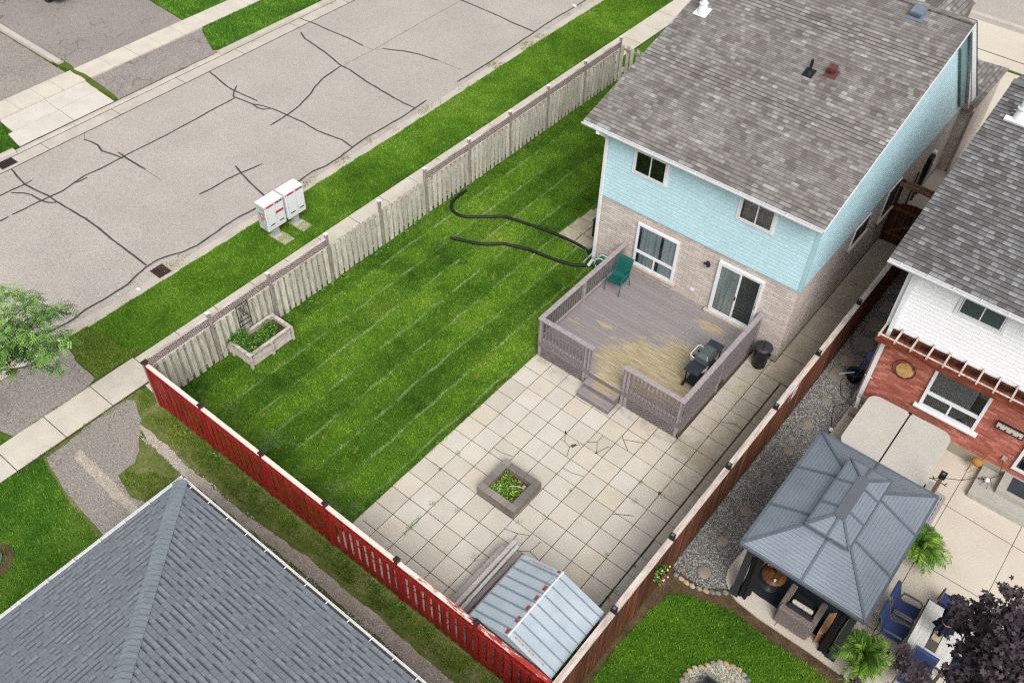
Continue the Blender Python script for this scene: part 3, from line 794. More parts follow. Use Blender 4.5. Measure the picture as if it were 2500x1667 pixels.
PADS = [(-5.32, 6.45), (-4.0, 6.45), (-3.5, 6.5), (-3.5, 9.3), (-4.55, 8.95), (-5.32, 8.9)]
YE = wob([(-9.3, -6.35), (-2.40, -6.35), (-2.40, 1.8), (-2.42, 6.2), (-3.4, 6.2), (-3.6, 6.6), (-4.3, 6.5), (-5.35, 6.6), (-5.3, 8.9), (-4.6, 8.95), (-3.5, 9.3), (-3.5, 16.4), (-9.35, 16.4)], .05, .12)
blades('grass', [YE], 2600, M['grass_yard'], seed=1, holes=(PADS,), label='mown green grass of the fenced back yard with pale mowing lines')
blades('grass', [wob(VERGE, .06, .15)], 1900, M['grass_verge'], seed=2, label='bright green grass of the verge between street and sidewalk', z=.006)
blades('grass', [wob(PALE, .06, .15)], 1900, M['grass_pale'], seed=3, label='yellowish square of short grass at the near end of the verge', z=.008)
blades('grass', [wob(REAR, .07, .12)], 2600, M['grass_rear'], seed=4, label='green grass of the neighbour yard below the gazebo')
blades('grass', [[(-16, -14.5), (-11.4, -14.5), (-11.3, -9.9), (-13.2, -9.75)], [(-11.3, -14.5), (-10.2, -14.5), (-10.2, -9.5), (-9.7, -9.62), (-8.5, -9.85), (-6.7, -10.0), (-2.6, -10), (-2.6, -14.5)]], 1700, M['grass_corner'], seed=5, label='soft green grass at the left edge beside the grey roof',
       holes=([(-11.28, -16), (-10.2, -16), (-10.2, -9.4), (-11.28, -9.4)],))
def th(P): return np.clip(.55 + .9 * np.array([noise.noise(Vector((x * 1.7, y * 2.6, 3))) for x, y in P]), .05, 1)
blades('grass', [wob(AL1, .1, .15)], 4500, M['grass_alley'], seed=6, thin=th, label='patchy mossy grass along the foot of the red fence')
blades('grass', [wob(AL2, .1, .15)], 4500, M['grass_alley'], seed=7, thin=th, label='patchy grass between the two gravel wheel tracks')
blades('grass', [NW], 900, M['grass_verge'], seed=8, label='green grass beyond the end of the grey fence')
blades('grass', [[(-25.1, 7.5), (-24.2, 7.05), (-23.3, 6.7), (-23.1, 6.9), (-23.1, 22), (-25.1, 22)]], 900, M['grass_corner'], h=(.04, .08), w=.02, seed=9, z=.1, label='green grass between kerb and sidewalk across the street')
blades('grass', [[(-34, 7.9), (-28.6, 7.5), (-26.25, 7.4), (-26.25, 16), (-34, 16)]], 700, M['grass_corner'], h=(.04, .08), w=.02, seed=10, z=.1, label='green front lawn beyond the far sidewalk')
blades('grass', [[(-25.1, -6), (-23.1, -6), (-23.1, -2.4), (-24.0, -2.25), (-25.1, -2.0)]], 900, M['grass_corner'], h=(.04, .08), w=.02, seed=12, z=.1, label='small green patch at the left edge beside the far driveway')
# tufts in joints and along edges
def thin_edge(P): return np.clip(.35 + 1.6 * np.array([noise.noise(Vector((x * 1.3, y * 2.1, 13))) for x, y in P]), 0, 1)
EDGES = [[(-10.2, -9.5), (-10.02, -9.5), (-10.02, -6.4), (-10.2, -6.4)], [(-11.36, -9.6), (-11.24, -9.6), (-11.24, -7), (-11.36, -7)], [(-9.6, -6.2), (-9.42, -6.2), (-9.42, 15), (-9.6, 15)],
         [(-14.0, -7), (-13.4, -7), (-13.4, -2), (-14.0, -2)], [(-14.0, 2), (-13.5, 2), (-13.6, 22), (-14.2, 22)], [(-23.1, 8), (-22.6, 8), (-22.6, 14), (-23.1, 14)], [(-26.3, 1.6), (-23, 1.6), (-23, 1.9), (-26.3, 1.9)], [(-13.4, -9.6), (-13.2, -9.6), (-13.2, -7.2), (-13.4, -7.2)]]
def thin_k(P): return np.clip(-.1 + 2.3 * np.array([noise.noise(Vector((x * 1.5, y * 1.3, 23))) for x, y in P]), 0, 1)
blades('grass', EDGES[:3], 1500, M['grass_pale'], seed=21, thin=thin_edge, label='stray grass along the edges of the sidewalk', z=.005)
mm = Mat('dry_weeds', .9, .1); mm.color(mm.ramp(mm.N('Attribute', None, attribute_name='rnd').outputs['Fac'], [(0, lin((110, 92, 56), KB)), (.5, lin((160, 140, 92), KB)), (1, lin((150, 160, 84), KB))])); M['dry_weeds'] = mm.m
o = blades('dry_weeds', EDGES[3:], 1300, M['dry_weeds'], seed=22, thin=thin_k, w=.02, label='dry weeds and grit along the street gutters', z=.004, h=(.01, .05)); o['category'] = 'weeds'

# ---- patio of square concrete slabs
b = MB()
S = .61
for i in range(-4, 6):
    for j in range(-11, 10):
        if j >= 3 and i < 4 and not (i == 4): 
            if j > 2: continue
        zt = .012 + .006 * RND.random()
        x0, x1, y0, y1 = i * S + .009, (i + 1) * S - .009, max(j * S + .009, -6.37), (j + 1) * S - .009
        t1, t2 = (RND.random() - .5) * .004, (RND.random() - .5) * .004
        v = [(x0, y0, -.03), (x1, y0, -.03), (x1, y1, -.03), (x0, y1, -.03), (x0, y0, zt), (x1, y0, zt + t1), (x1, y1, zt + t1 + t2), (x0, y1, zt + t2)]
        b.add(v, [(4, 5, 6, 7), (0, 1, 5, 4), (1, 2, 6, 5), (2, 3, 7, 6), (3, 0, 4, 7)])
for j in range(-11, 9):
    b.box(6 * S + .03, 4.27, max(-6.37, j * S + .006 - .02), (j + 1) * S - .006 - .02, -.03, .010 + .006 * RND.random())
b.box(-2.42, -2.3, -6.3, -5.2, -.03, .008)
b.build('patio', M['patio_slab'], struct=True, bevel=.006)
sheet('patio_bed', [(-2.42, -6.4), (4.3, -6.4), (4.3, 6.16), (-2.42, 6.16)], .0, M['joint'], .02)
b = MB()
CR = [[(-.01, -.02), (.14, -.24), (.35, -.30), (.48, -.6)], [(.35, -.3), (.51, -.06), (.36, .0)], [(-.01, -.26), (.14, -.24)], [(.51, -.06), (.61, .02)],
      [(.61, .13), (.83, .31), (.82, .60)], [(.83, .31), (1.02, .02)], [(1.02, .02), (1.14, .36), (1.22, .40)], [(1.22, .94), (1.33, .84), (1.63, .61)], [(1.34, .85), (1.83, 1.11)],
      [(.61, -.98), (.9, -.95), (1.22, -.83)], [(-1.22, -1.64), (-.95, -1.63), (-.63, -1.54)],
      [(.62, -3.4), (.95, -3.3), (1.22, -3.15)], [(.95, -3.3), (1.0, -3.66)], [(1.25, -3.7), (1.5, -3.5), (1.8, -3.55)], [(1.5, -3.5), (1.55, -3.1)], [(2.45, -1.3), (2.9, -1.0)],
      [(1.85, -4.0), (2.1, -3.9), (2.4, -4.05)], [(3.06, 3.1), (3.4, 3.3), (3.66, 3.25)]]
for k, s in enumerate(CR): strip(b, s, .018, .0215 + k * .0002, 60 + k)
strip(b, [(3.69, -5.9), (3.69, -2), (3.68, 2), (3.69, 5.4)], .03, .014, 90)
b.build('patio_cracks', M['joint'], struct=True)
b = MB(); b.prism([(.33, -.24), (.42, -.28), (.47, -.14), (.42, -.1), (.38, -.16)], .02, .0235); b.prism([(.04, .0), (-.04, -.01), (-.08, .08), (.0, .04)], .02, .0235); b.prism([(.98, -.05), (1.06, .0), (1.0, .06)], .02, .0235)
b.prism([(2.98, .02), (3.06, -.1), (3.04, .08)], .02, .0235)
b.build('patio_soil_gaps', M['soil'], struct=True)

# ---- side passage, slabs beside the house, front drive
b = MB()
for y0, y1 in ((5.5, 6.55), (6.58, 7.7), (7.72, 9.33), (9.35, 10.88), (10.9, 13.55)):
    b.box(3.16, 4.3, y0 + (.0 if y0 > 6 else .0), y1 - .01, -.03, .02)
b.build('side_path', M['side_path'], struct=True)
sheet('front_drive', [(3.1, 13.6), (5.5, 13.6), (20, 20), (20, 27.6), (-3.5, 27.5), (-3.5, 22.1), (3.1, 22.1)], -.002, M['conc_patio'], .02)
sheet('front_drive', [(-1, 27.75), (20, 27.85), (20, 31.9), (-1.6, 31.9)], -.002, M['conc_patio'], .02)
b = MB()
b.box(-1, 20, 27.62, 27.72, -.02, .004); b.box(-1, 20, 28.6, 28.66, -.02, .004); b.box(3.2, 3.5, 21.98, 22.02, -.02, .004)
b.build('drive_joints', M['turf_pale'], struct=True)
b = MB(); b.box(-12, 20, 31.6, 31.9, -.02, .05); b.build('kerb', M['kerb'], struct=True)
b = MB()
for (x0, x1, y0, y1) in ((-5.22, -4.62, 6.52, 7.12), (-4.58, -3.98, 6.5, 7.1), (-5.2, -4.6, 7.16, 7.76), (-4.56, -3.6, 7.14, 7.74), (-5.15, -4.55, 7.8, 8.4), (-4.5, -3.6, 7.78, 8.4), (-5.05, -4.5, 8.43, 9.0), (-4.45, -3.6, 8.44, 9.0)):
    b.prism(wob([(x0, y0), (x1, y0), (x1, y1), (x0, y1)], .015, .1, seed=x0), -.03, .03 + .01 * RND.random())
b.build('side_slabs', M['old_slab'], struct=True, bevel=.008)

# ---- neighbour: gravel bed, stepping stones, concrete terrace
sheet('gravel_bed', [(4.42, -1.55), (4.9, -1.62), (5.3, -1.6), (5.85, -1.2), (5.6, 4.7), (5.6, 14), (4.42, 14)], .0, M['gravel_dark'], .02)
TERR = [(5.62, 6.3), (5.60, 4.7), (5.60, 1.0), (5.55, -.2), (5.52, -.55), (5.53, -.83), (5.62, -1.08), (5.85, -1.3), (6.1, -1.40), (6.7, -1.46), (8, -1.46), (9.2, -1.5), (13, -1.6), (20, -1.7), (20, 6.6), (5.62, 6.6)]
b = MB(); b.prism(TERR, -.03, .05)
b.build('terrace', M['conc_patio'], struct=True, bevel=.015)
b = MB()
for s in ([(8.99, 6.4), (8.97, -1.5)], [(10.72, 6.4), (10.70, 2.4), (10.68, -1.5)], [(5.65, 4.62), (11.0, 4.36), (14, 4.4)], [(5.65, 2.4), (14, 2.42)], [(7.1, -1.4), (7.12, -.9)], [(8.97, -.0), (5.7, .05)], [(8.95, .05), (14, 0.1)]):
    strip(b, s, .014, .0525, 5, False)
b.build('terrace_joints', M['joint'], struct=True)
b = MB()
for k, (x, y) in enumerate([(5.0, 5.74), (4.98, 4.61), (4.97, 3.42), (4.99, 2.21), (5.02, .98), (5.01, -.18), (5.11, -1.23)]):
    r = .145 if k < 6 else .165
    b.lathe([(r, -.02), (r, .03), (r - .012, .036), (0.0, .036)], 24, (x, y, 0))
b.build('round_stepping_stones', M['garden_slab'], struct=True)
b = MB()
for y in (6.9, 7.65, 8.55, 9.5, 10.5):
    b.box(4.58, 5.14, y - .3, y + .3, -.02, .03)
b.build('stepping_slabs', M['garden_slab'], struct=True, bevel=.01)
# pebbles, real ones on top of the bed
def pebbles(name, poly, dens, r, cols, seed, label, z=0, thin=None):
    rng = np.random.default_rng(seed)
    a = np.array(poly); lo = a.min(0); hi = a.max(0)
    P = rng.random((int(dens * np.prod(hi - lo)), 2)) * (hi - lo) + lo
    P = P[inpoly(P, poly)]
    if thin is not None: P = P[rng.random(len(P)) < thin(P)]
    n = len(P)
    base = np.array([(1, 0, 0), (0, 1, 0), (-1, 0, 0), (0, -1, 0), (0, 0, .7), (.0, 0, -.4)])
    F = np.array([(0, 1, 4), (1, 2, 4), (2, 3, 4), (3, 0, 4)])
    rr = r * (.5 + rng.random((n, 1, 1))); a_ = rng.random(n) * 6.28; el = .6 + .6 * rng.random(n)
    V = np.repeat(base[None], n, 0) * rr
    V[:, :, 1] *= el[:, None]
    V += rng.normal(0, r * .18, V.shape)
    c, s_ = np.cos(a_)[:, None], np.sin(a_)[:, None]
    X = V[:, :, 0] * c - V[:, :, 1] * s_ + P[:, 0:1]; Y = V[:, :, 0] * s_ + V[:, :, 1] * c + P[:, 1:2]
    V = np.stack([X, Y, V[:, :, 2] + z], 2)
    me = bpy.data.meshes.new(name)
    me.vertices.add(6 * n); me.vertices.foreach_set('co', V.reshape(-1))
    idx = (F[None] + 6 * np.arange(n)[:, None, None]).reshape(-1).astype(np.int32)
    me.loops.add(len(idx)); me.loops.foreach_set('vertex_index', idx)
    me.polygons.add(4 * n); me.polygons.foreach_set('loop_start', np.arange(0, 12 * n, 3, dtype=np.int32))
    me.update(); me.validate()
    at = me.attributes.new('rnd', 'FLOAT', 'POINT')
    at.data.foreach_set('value', np.repeat(rng.random(n), 6).astype(np.float32))
    me.materials.append(leafy(name, cols, .9))
    o = bpy.data.objects.new(name, me); COL.objects.link(o)
    return setp(o, label, 'gravel', kind='stuff')
pebbles('gravel', [(4.43, -1.6), (5.3, -1.6), (5.75, -1.25), (5.6, -.2), (5.62, 6), (5.5, 12), (4.43, 12)], 2600, .018, [(74, 72, 70), (104, 102, 100), (128, 126, 124), (156, 154, 152), (190, 188, 186)], 31, 'dark mixed gravel between brown fence and terrace')
def tk(P): return np.clip(.45 + 1.2 * np.array([noise.noise(Vector((x * 1.2, y * 2, 33))) for x, y in P]), 0, 1)
pebbles('gravel', [(-9.0, -7.2), (8, -7.12), (8, -7.6), (-9, -7.5)], 1500, .016, [(140, 130, 118), (180, 170, 160), (204, 196, 188), (226, 220, 212)], 32, 'pale crushed gravel of the wheel track beside the red fence', thin=tk)
pebbles('gravel', [(-9.5, -8.7), (-7.0, -8.8), (-5, -8.8), (-5, -9.1), (-9.4, -9.0)], 1300, .014, [(150, 138, 122), (190, 180, 168), (214, 206, 198)], 33, 'pale crushed gravel of the wheel track beside the grey roof', z=.008)
pebbles('gravel', [(-.2, -7.6), (8, -7.5), (8, -9.3), (2, -9.3)], 700, .02, [(84, 76, 66), (120, 110, 98), (160, 150, 138), (190, 182, 172)], 34, 'coarse brown gravel at the bottom of the alley', thin=tk)
# ---------------------------------------------------------------- fences
def lattice(b, axis, c, a0, a1, z0, z1, sp=.085, w=.034, t=.008):
    """two crossed layers of laths in the plane axis=c between a0..a1 and z0..z1"""
    H = z1 - z0
    for layer, sg in ((0, 1), (1, -1)):
        off = c + (layer - .5) * t
        k = a0 - H
        while k < a1:
            s0, zz0, s1, zz1 = (k, z0, k + H, z1) if sg > 0 else (k + H, z0, k, z1)
            # clip to a0..a1
            pts = []
            for (p, q, r2, s2) in ((s0, zz0, s1, zz1),):
                t0, t1 = 0.0, 1.0
                d = r2 - p
                lo, hi = (a0 - p) / d, (a1 - p) / d
                if lo > hi: lo, hi = hi, lo
                t0, t1 = max(0, lo), min(1, hi)
                if t1 - t0 > .05:
                    A = (p + d * t0, q + (s2 - q) * t0); B = (p + d * t1, q + (s2 - q) * t1)
                    dx, dz = B[0] - A[0], B[1] - A[1]; L = math.hypot(dx, dz); nx, nz = -dz / L * w / 2, dx / L * w / 2
                    q4 = [(A[0] + nx, A[1] + nz), (A[0] - nx, A[1] - nz), (B[0] - nx, B[1] - nz), (B[0] + nx, B[1] + nz)]
                    V = []
                    for o in (off - t * .45, off + t * .45):
                        for s, z in q4: V.append((o, s, z) if axis == 'x' else (s, o, z))
                    b.add(V, [(3, 2, 1, 0), (4, 5, 6, 7), (0, 1, 5, 4), (2, 3, 7, 6), (1, 2, 6, 5), (3, 0, 4, 7)])
            k += sp * 1.414
    return b

# --- grey side fence
GX = -9.30
T = thing('picket_fence', 'long weathered grey board fence with lattice top, beside the sidewalk', 'fence', (GX, 4.7, 0))
gy = [-6.42, -4.28, -2.14, .14, 2.40, 4.52, 6.74, 8.98, 11.2, 13.55, 15.95]
rr = random.Random(3)
for k, y in enumerate(gy):
    top = 1.93 if k != 0 else 1.7
    if k in (4,): top = 1.86
    b = MB(); b.box(GX - .045, GX + .045, y - .045, y + .045, -.02, top - .03)
    p = b.build('post', M['fence_post'], T, bevel=.006)
    b = MB(); b.box(GX - .062, GX + .062, y - .062, y + .062, top - .03, top - .005)
    b.add([(GX - .062, y - .062, top - .005), (GX + .062, y - .062, top - .005), (GX + .062, y + .062, top - .005), (GX - .062, y + .062, top - .005), (GX, y, top + .03)], [(0, 1, 4), (1, 2, 4), (2, 3, 4), (3, 0, 4)])
    b.build('post_cap', M['white_metal'] if k else M['black_plastic'], p)
for k in range(len(gy) - 1):
    y0, y1 = gy[k] + .05, gy[k + 1] - .05
    for z in (.22, 1.30):
        b = MB(); b.box(GX - .038, GX + .038, y0, y1, z, z + .05); b.build('rail', M['picket_rail'], T)
    b = MB()
    n = int(round((y1 - y0) / .225)); sp = (y1 - y0) / n
    for q in range(n):
        yc = y0 + sp * (q + .5)
        w = .066 + .006 * rr.random()
        z0 = .03 + .05 * rr.random(); z1 = 1.40 + .02 * rr.random(); an = (rr.random() - .5) * .02
        b.obox((GX + .048, yc, (z0 + z1) / 2), (.018, w * 2, z1 - z0), (an, 0, 0))
        if q < n - 1 or True:
            yb = yc + sp / 2
            if yb + w < y1 + .02: b.obox((GX - .048, yb, (z0 + z1) / 2), (.018, w * 2, z1 - z0), (-an, 0, 0))
        if q == 0: b.obox((GX - .048, y0 + .05, .72), (.018, .1, 1.36), (0, 0, 0))
    b.build('boards', M['picket'], T)
    if k in (3, 4): continue
    b = MB(); lattice(b, 'x', GX, y0, y1, 1.44, 1.72, .06, .028)
    b.build('lattice', M['lattice_grey'], T)
    b = MB(); b.box(GX - .03, GX + .03, y0, y1, 1.405, 1.44); b.box(GX - .032, GX + .032, y0, y1, 1.72, 1.755)
    b.build('lattice_frame', M['cap_weather'], T)
# --- return fence at the far end, towards the house
T = thing('return_fence', 'short grey board fence running from the last grey post towards the house roof', 'fence', (-6.4, 15.98, 0))
b = MB()
for q in range(24):
    x = GX + .12 + q * .235; b.obox((x, 15.98 + (.03 if q % 2 else -.03), .82), (.15, .018, 1.58), (0, (rr.random() - .5) * .02, 0))
b.build('boards', M['picket'], T)
b = MB(); b.box(GX, -3.5, 15.96, 16.0, .25, .34); b.box(GX, -3.5, 15.96, 16.0, 1.4, 1.49); b.build('rail', M['picket_rail'], T)
for x in (-6.9, -4.4):
    b = MB(); b.box(x - .045, x + .045, 15.93, 16.03, 0, 1.72); b.build('post', M['fence_post'], T)

# --- red rear fence
RY = -6.42
T = thing('red_fence', 'dark red painted board fence with lattice band and pale worn cap rail', 'fence', (-2.4, RY, 0))
rx = [-9.2, -6.92, -4.6, -2.36, -.06, 2.27, 4.5]
for k, x in enumerate(rx[:-1]):
    b = MB(); b.box(x - .05, x + .05, RY - .05, RY + .05, -.02, 1.78)
    p = b.build('post', M['red_paint'], T, bevel=.005)
    b = MB(); b.box(x - .068, x + .068, RY - .068, RY + .068, 1.78, 1.80)
    b.add([(x - .068, RY - .068, 1.80), (x + .068, RY - .068, 1.80), (x + .068, RY + .068, 1.80), (x - .068, RY + .068, 1.80), (x, RY, 1.84)], [(0, 1, 4), (1, 2, 4), (2, 3, 4), (3, 0, 4)])
    b.build('post_cap', M['black_plastic'], p)
for k in range(len(rx) - 1):
    x0, x1 = rx[k] + .055, rx[k + 1] - .055
    b = MB()
    for z in (.18, 1.26): b.box(x0, x1, RY - .02, RY + .02, z, z + .085)
    b.build('rail', M['red_paint'], T)
    b = MB()
    n = 9; sp = (x1 - x0) / n
    for q in range(n):
        xc = x0 + sp * (q + .5); w = .142; z0 = .03 + .04 * rr.random()
        b.obox((xc, RY - .032, (z0 + 1.36) / 2), (w, .018, 1.36 - z0), (0, (rr.random() - .5) * .015, 0))
        if q < n - 1: b.obox((xc + sp / 2, RY + .032, (z0 + 1.36) / 2), (.085, .018, 1.36 - z0), (0, (rr.random() - .5) * .03, 0))
    b.build('boards', M['red_paint'], T)
    b = MB(); lattice(b, 'y', RY, x0, x1, 1.39, 1.66, .06, .03)
    b.box(x0, x1, RY - .028, RY + .028, 1.36, 1.39)
    b.build('lattice', M['red_paint'], T)
    b = MB(); b.box(x0, x1, RY - .055, RY + .055, 1.665, 1.70)
    b.build('cap_rail', M['red_cap'], T, bevel=.004)

# --- brown side fence with solar caps
BX = 4.37
T = thing('brown_fence', 'stained brown board fence with pale cap board between slab patio and gravel bed', 'fence', (BX, 2.5, 0))
by = [13.5, 10.33, 8.02, 5.42, 2.97, .54, -2.02, -4.35, -6.75, -9.2]
for k, y in enumerate(by):
    b = MB(); b.box(BX - .05, BX + .05, y - .05, y + .05, -.02, 1.80)
    p = b.build('post', M['brown_fence'], T)
for k in range(len(by) - 1):
    y1, y0 = by[k] - .052, by[k + 1] + .052
    b = MB()
    n = int((y1 - y0) / .142); sp = (y1 - y0) / n
    for q in range(n):
        yc = y0 + sp * (q + .5)
        b.obox((BX + .028 + .004 * (q % 2), yc, .88), (.018, sp * 1.02, 1.72), (0, 0, 0))
    for q in range(n - 1):
        b.obox((BX - .032, y0 + sp * (q + 1), .88), (.018, sp * .95, 1.72), (0, 0, 0))
    b.build('boards', M['brown_fence'], T)
    b = MB()
    for z in (.25, 1.5): b.box(BX - .018, BX + .018, y0, y1, z, z + .085)
    b.build('rail', M['brown_fence'], T)
    b = MB(); b.box(BX - .075, BX + .075, y0, y1, 1.745, 1.785)
    b.build('cap_board', M['cap_weather'], T, bevel=.004)
m_led = pm('solar_glass', (120, 128, 140), .3, 40, .2, 0, 50, k=.7)
def solar_cap(x, y, z, s, label, grp='solar lamps on the brown fence posts'):
    t = thing('solar_post_light', label, 'post light', (x, y, z), 0, grp)
    b = MB(); b.box(x - s, x + s, y - s, y + s, z, z + .035); b.box(x - s * .72, x + s * .72, y - s * .72, y + s * .72, z + .035, z + .09); b.box(x - s, x + s, y - s, y + s, z + .09, z + .125)
    b.build('lamp_housing', M['black_plastic'], t, bevel=.004)
    b = MB(); b.box(x - s * .5, x + s * .5, y - s * .5, y + s * .5, z + .125, z + .131)
    b.build('solar_panel', m_led, t)
labs = ['black solar cap on the fence post nearest the wooden gate, beside the neighbour roof corner', 'black solar cap on the brown fence post beside the passage, second from the gate',
        'black solar cap on the brown fence post level with the dark dustbin', 'black solar cap on the brown fence post just below the red and white sign',
        'black solar cap on the brown fence post left of the gazebo roof peak corner', 'black solar cap on the brown fence post above the hanging flowers',
        'black solar cap on the brown fence post beside the metal shed corner']
for y, lb in zip(by[1:8], labs): solar_cap(BX, y, 1.80, .062, lb)
# sign hung on the outer face of the brown fence
t = thing('wall_sign', 'small red and white sign hanging flat on the outer side of the brown fence', 'sign', (BX + .05, 4.15, 1.3))
x = BX + .045
b = MB(); b.box(x, x + .006, 3.86, 4.45, 1.18, 1.56)
b.build('sign_board', pm('sign_white', (236, 228, 230), .05, 3, .5, 0, 50), t)
b = MB(); b.box(x + .006, x + .009, 3.86, 4.0, 1.18, 1.56); b.box(x + .006, x + .009, 4.31, 4.45, 1.18, 1.56)
b.build('sign_band', pm('sign_red', (170, 44, 60), .1, 5, .5, 0, 50), t)
b = MB(); b.box(x + .006, x + .009, 4.08, 4.26, 1.33, 1.36); b.box(x + .006, x + .009, 4.1, 4.22, 1.41, 1.43)
b.build('sign_print', M['black_plastic'], t)

# --- gate across the passage
T = thing('wooden_gate', 'dark brown wooden passage gate with overhead beam and trellis between the two houses', 'gate', (3.8, 13.55, 0))
gyy = 13.55
for x in (3.22, 4.55):
    b = MB(); b.box(x - .05, x + .05, gyy - .05, gyy + .05, 0, 2.45); b.build('post', M['cedar_dark'], T)
b = MB()
for q in range(9): b.box(3.28 + q * .136, 3.28 + q * .136 + .13, gyy - .03, gyy - .01, .05, 1.55 + .18 * math.sin(PI * (q + .5) / 9))
b.build('boards', M['cedar_dark'], T)
b = MB(); b.box(3.27, 4.5, gyy - .055, gyy - .03, .35, .45); b.box(3.27, 4.5, gyy - .055, gyy - .03, 1.35, 1.45); b.beam((3.32, gyy - .045, .45), (4.45, gyy - .045, 1.35), .02, .09)
b.build('brace', wood_mat('cedar_mid', (112, 78, 60), (84, 54, 40), (136, 98, 78), (2, 9, 9)), T)
b = MB(); b.box(3.1, 4.7, gyy - .12, gyy - .08, 2.28, 2.42); b.box(3.1, 4.7, gyy + .08, gyy + .12, 2.28, 2.42)
b.build('beam', wood_mat('cedar_beam', (150, 116, 92), (112, 80, 62), (176, 142, 118), (1.5, 9, 9)), T)
# ---------------------------------------------------------------- house-building helpers
def clip_range(poly, t):
    """u-range of a convex (u,v) polygon at height v=t"""
    xs = []
    n = len(poly)
    for i in range(n):
        a, c = poly[i], poly[(i + 1) % n]
        if (a[1] - t) * (c[1] - t) <= 0 and abs(a[1] - c[1]) > 1e-9:
            xs.append(a[0] + (c[0] - a[0]) * (t - a[1]) / (c[1] - a[1]))
    return (min(xs), max(xs)) if len(xs) >= 2 else None

def slope(b, O, U, V, poly, row=.143, lift=.012, thick=.0, mi=0, seed=0):
    """shingle courses on a roof plane: O origin, U along the eave, V up the slope, poly (u,v) convex"""
    O, U, V = Vector(O), Vector(U).normalized(), Vector(V).normalized(); Nn = U.cross(V).normalized()
    if Nn.z < 0: Nn = -Nn
    v0 = min(p[1] for p in poly); v1 = max(p[1] for p in poly)
    k = 0; v = v0
    flipf = U.cross(V).z < 0
    while v < v1 - 1e-4:
        w = min(v + row, v1)
        a = clip_range(poly, v + 1e-5); c = clip_range(poly, w - 1e-5)
        if a and c:
            nn = max(1, int((a[1] - a[0]) / .9))
            for q in range(nn):
                f0, f1 = q / nn, (q + 1) / nn
                ua0, ua1 = a[0] + (a[1] - a[0]) * f0, a[0] + (a[1] - a[0]) * f1
                uc0, uc1 = c[0] + (c[1] - c[0]) * f0, c[0] + (c[1] - c[0]) * f1
                def wv(u): return .004 * noise.noise(Vector((u * 1.3, k * .7, seed)))
                la0, la1 = lift + wv(ua0), lift + wv(ua1)
                P = [O + U * ua0 + V * v + Nn * la0, O + U * ua1 + V * v + Nn * la1, O + U * uc1 + V * w, O + U * uc0 + V * w]
                R2 = [O + U * ua0 + V * v, O + U * ua1 + V * v]
                uv = [(ua0, v - v0), (ua1, v - v0), (uc1, w - v0 - 1e-4), (uc0, w - v0 - 1e-4)]
                f = [(0, 1, 2, 3)]; 
                if flipf: f = [(3, 2, 1, 0)]; uv = uv[::-1]
                b.add(P, f, mi, False, [uv])
                rf = (0, 1, 2, 3) if not flipf else (3, 2, 1, 0)
                b.add([R2[0], R2[1], P[1], P[0]], [rf], mi, False, [[(ua0, v - v0 + .001)] * 4])
        v = w; k += 1

def laps(b, axis, c, sgn, poly, lap=.125, t=.016, mi=0):
    """lap siding on the wall plane axis=c facing sgn, poly in (s,z) convex"""
    z0 = min(p[1] for p in poly); z1 = max(p[1] for p in poly); z = z0
    while z < z1 - 1e-4:
        w = min(z + lap, z1)
        a = clip_range(poly, z + 1e-5); d = clip_range(poly, w - 1e-5)
        if a and d:
            def P(s, zz, o): return (c + sgn * o, s, zz) if axis == 'x' else (s, c + sgn * o, zz)
            q_ = .66; za = z + (w - z) * q_; e0, e1 = a[0] + (d[0] - a[0]) * q_, a[1] + (d[1] - a[1]) * q_
            V = [P(a[0], z, t), P(a[1], z, t), P(e1, za, t * .92), P(e0, za, t * .92), P(d[1], w, 0.001), P(d[0], w, 0.001), P(a[0], z, 0.001), P(a[1], z, 0.001)]
            f = [(0, 1, 2, 3), (3, 2, 4, 5), (6, 7, 1, 0)]
            if (axis == 'y' and sgn > 0) or (axis == 'x' and sgn < 0): f = [q[::-1] for q in f]
            b.add(V, f, mi)
        z = w

GLASS = Mat('window_glass', .06, .6)
tr = GLASS.N('BsdfTransparent', {'Color': (.86, .9, .9, 1)}); gl = GLASS.N('BsdfGlossy', {'Color': (.9, .95, 1, 1), 'Roughness': .04})
lw = GLASS.N('LayerWeight', {'Blend': .35})
mx = GLASS.N('MixShader', {0: GLASS.math('ADD', GLASS.math('MULTIPLY', lw.outputs['Fresnel'], .8), .06), 1: tr.outputs[0], 2: gl.outputs[0]})
GLASS.t.links.new(mx.outputs[0], GLASS.t.nodes['Material Output'].inputs[0])
M['glass'] = GLASS.m
M['room_dark'] = pm('room_dark', (34, 34, 34), .3, 2, .9, 0, 30)
M['room_brown'] = pm('room_brown', (84, 76, 66), .25, 2, .9, 0, 30)
M['room_green'] = pm('room_green', (150, 164, 160), .15, 1.5, .9, 0, 30)
mc = Mat('sheer_curtain', .9, .1)
n1 = mc.noise(mc.mapping('Object', (7, 7, .4)), 1.6, 3)
mc.color(mc.ramp(n1, [(.3, lin((160, 176, 184), 1.2)), (.6, lin((206, 218, 222), 1.2))])); M['curtain'] = mc.m
mc = Mat('pattern_curtain', .9, .1)
vo = mc.N('TexVoronoi', {'Vector': mc.mapping('UV', (1, 1, 1)), 'Scale': 7.5, 'Randomness': .35}, feature='DISTANCE_TO_EDGE')
e1 = mc.smooth(vo.outputs['Distance'], .03, .07)
n1 = mc.noise(mc.mapping('Object', (6, 6, .4)), 1.5, 3)
cc = mc.ramp(n1, [(.35, lin((150, 170, 168), 1.2)), (.62, lin((214, 226, 222), 1.2))])
mc.color(mc.mix(mc.math('MULTIPLY', mc.math('SUBTRACT', 1.0, e1), .5), cc, lin((216, 226, 222), KB))); M['lace'] = mc.m

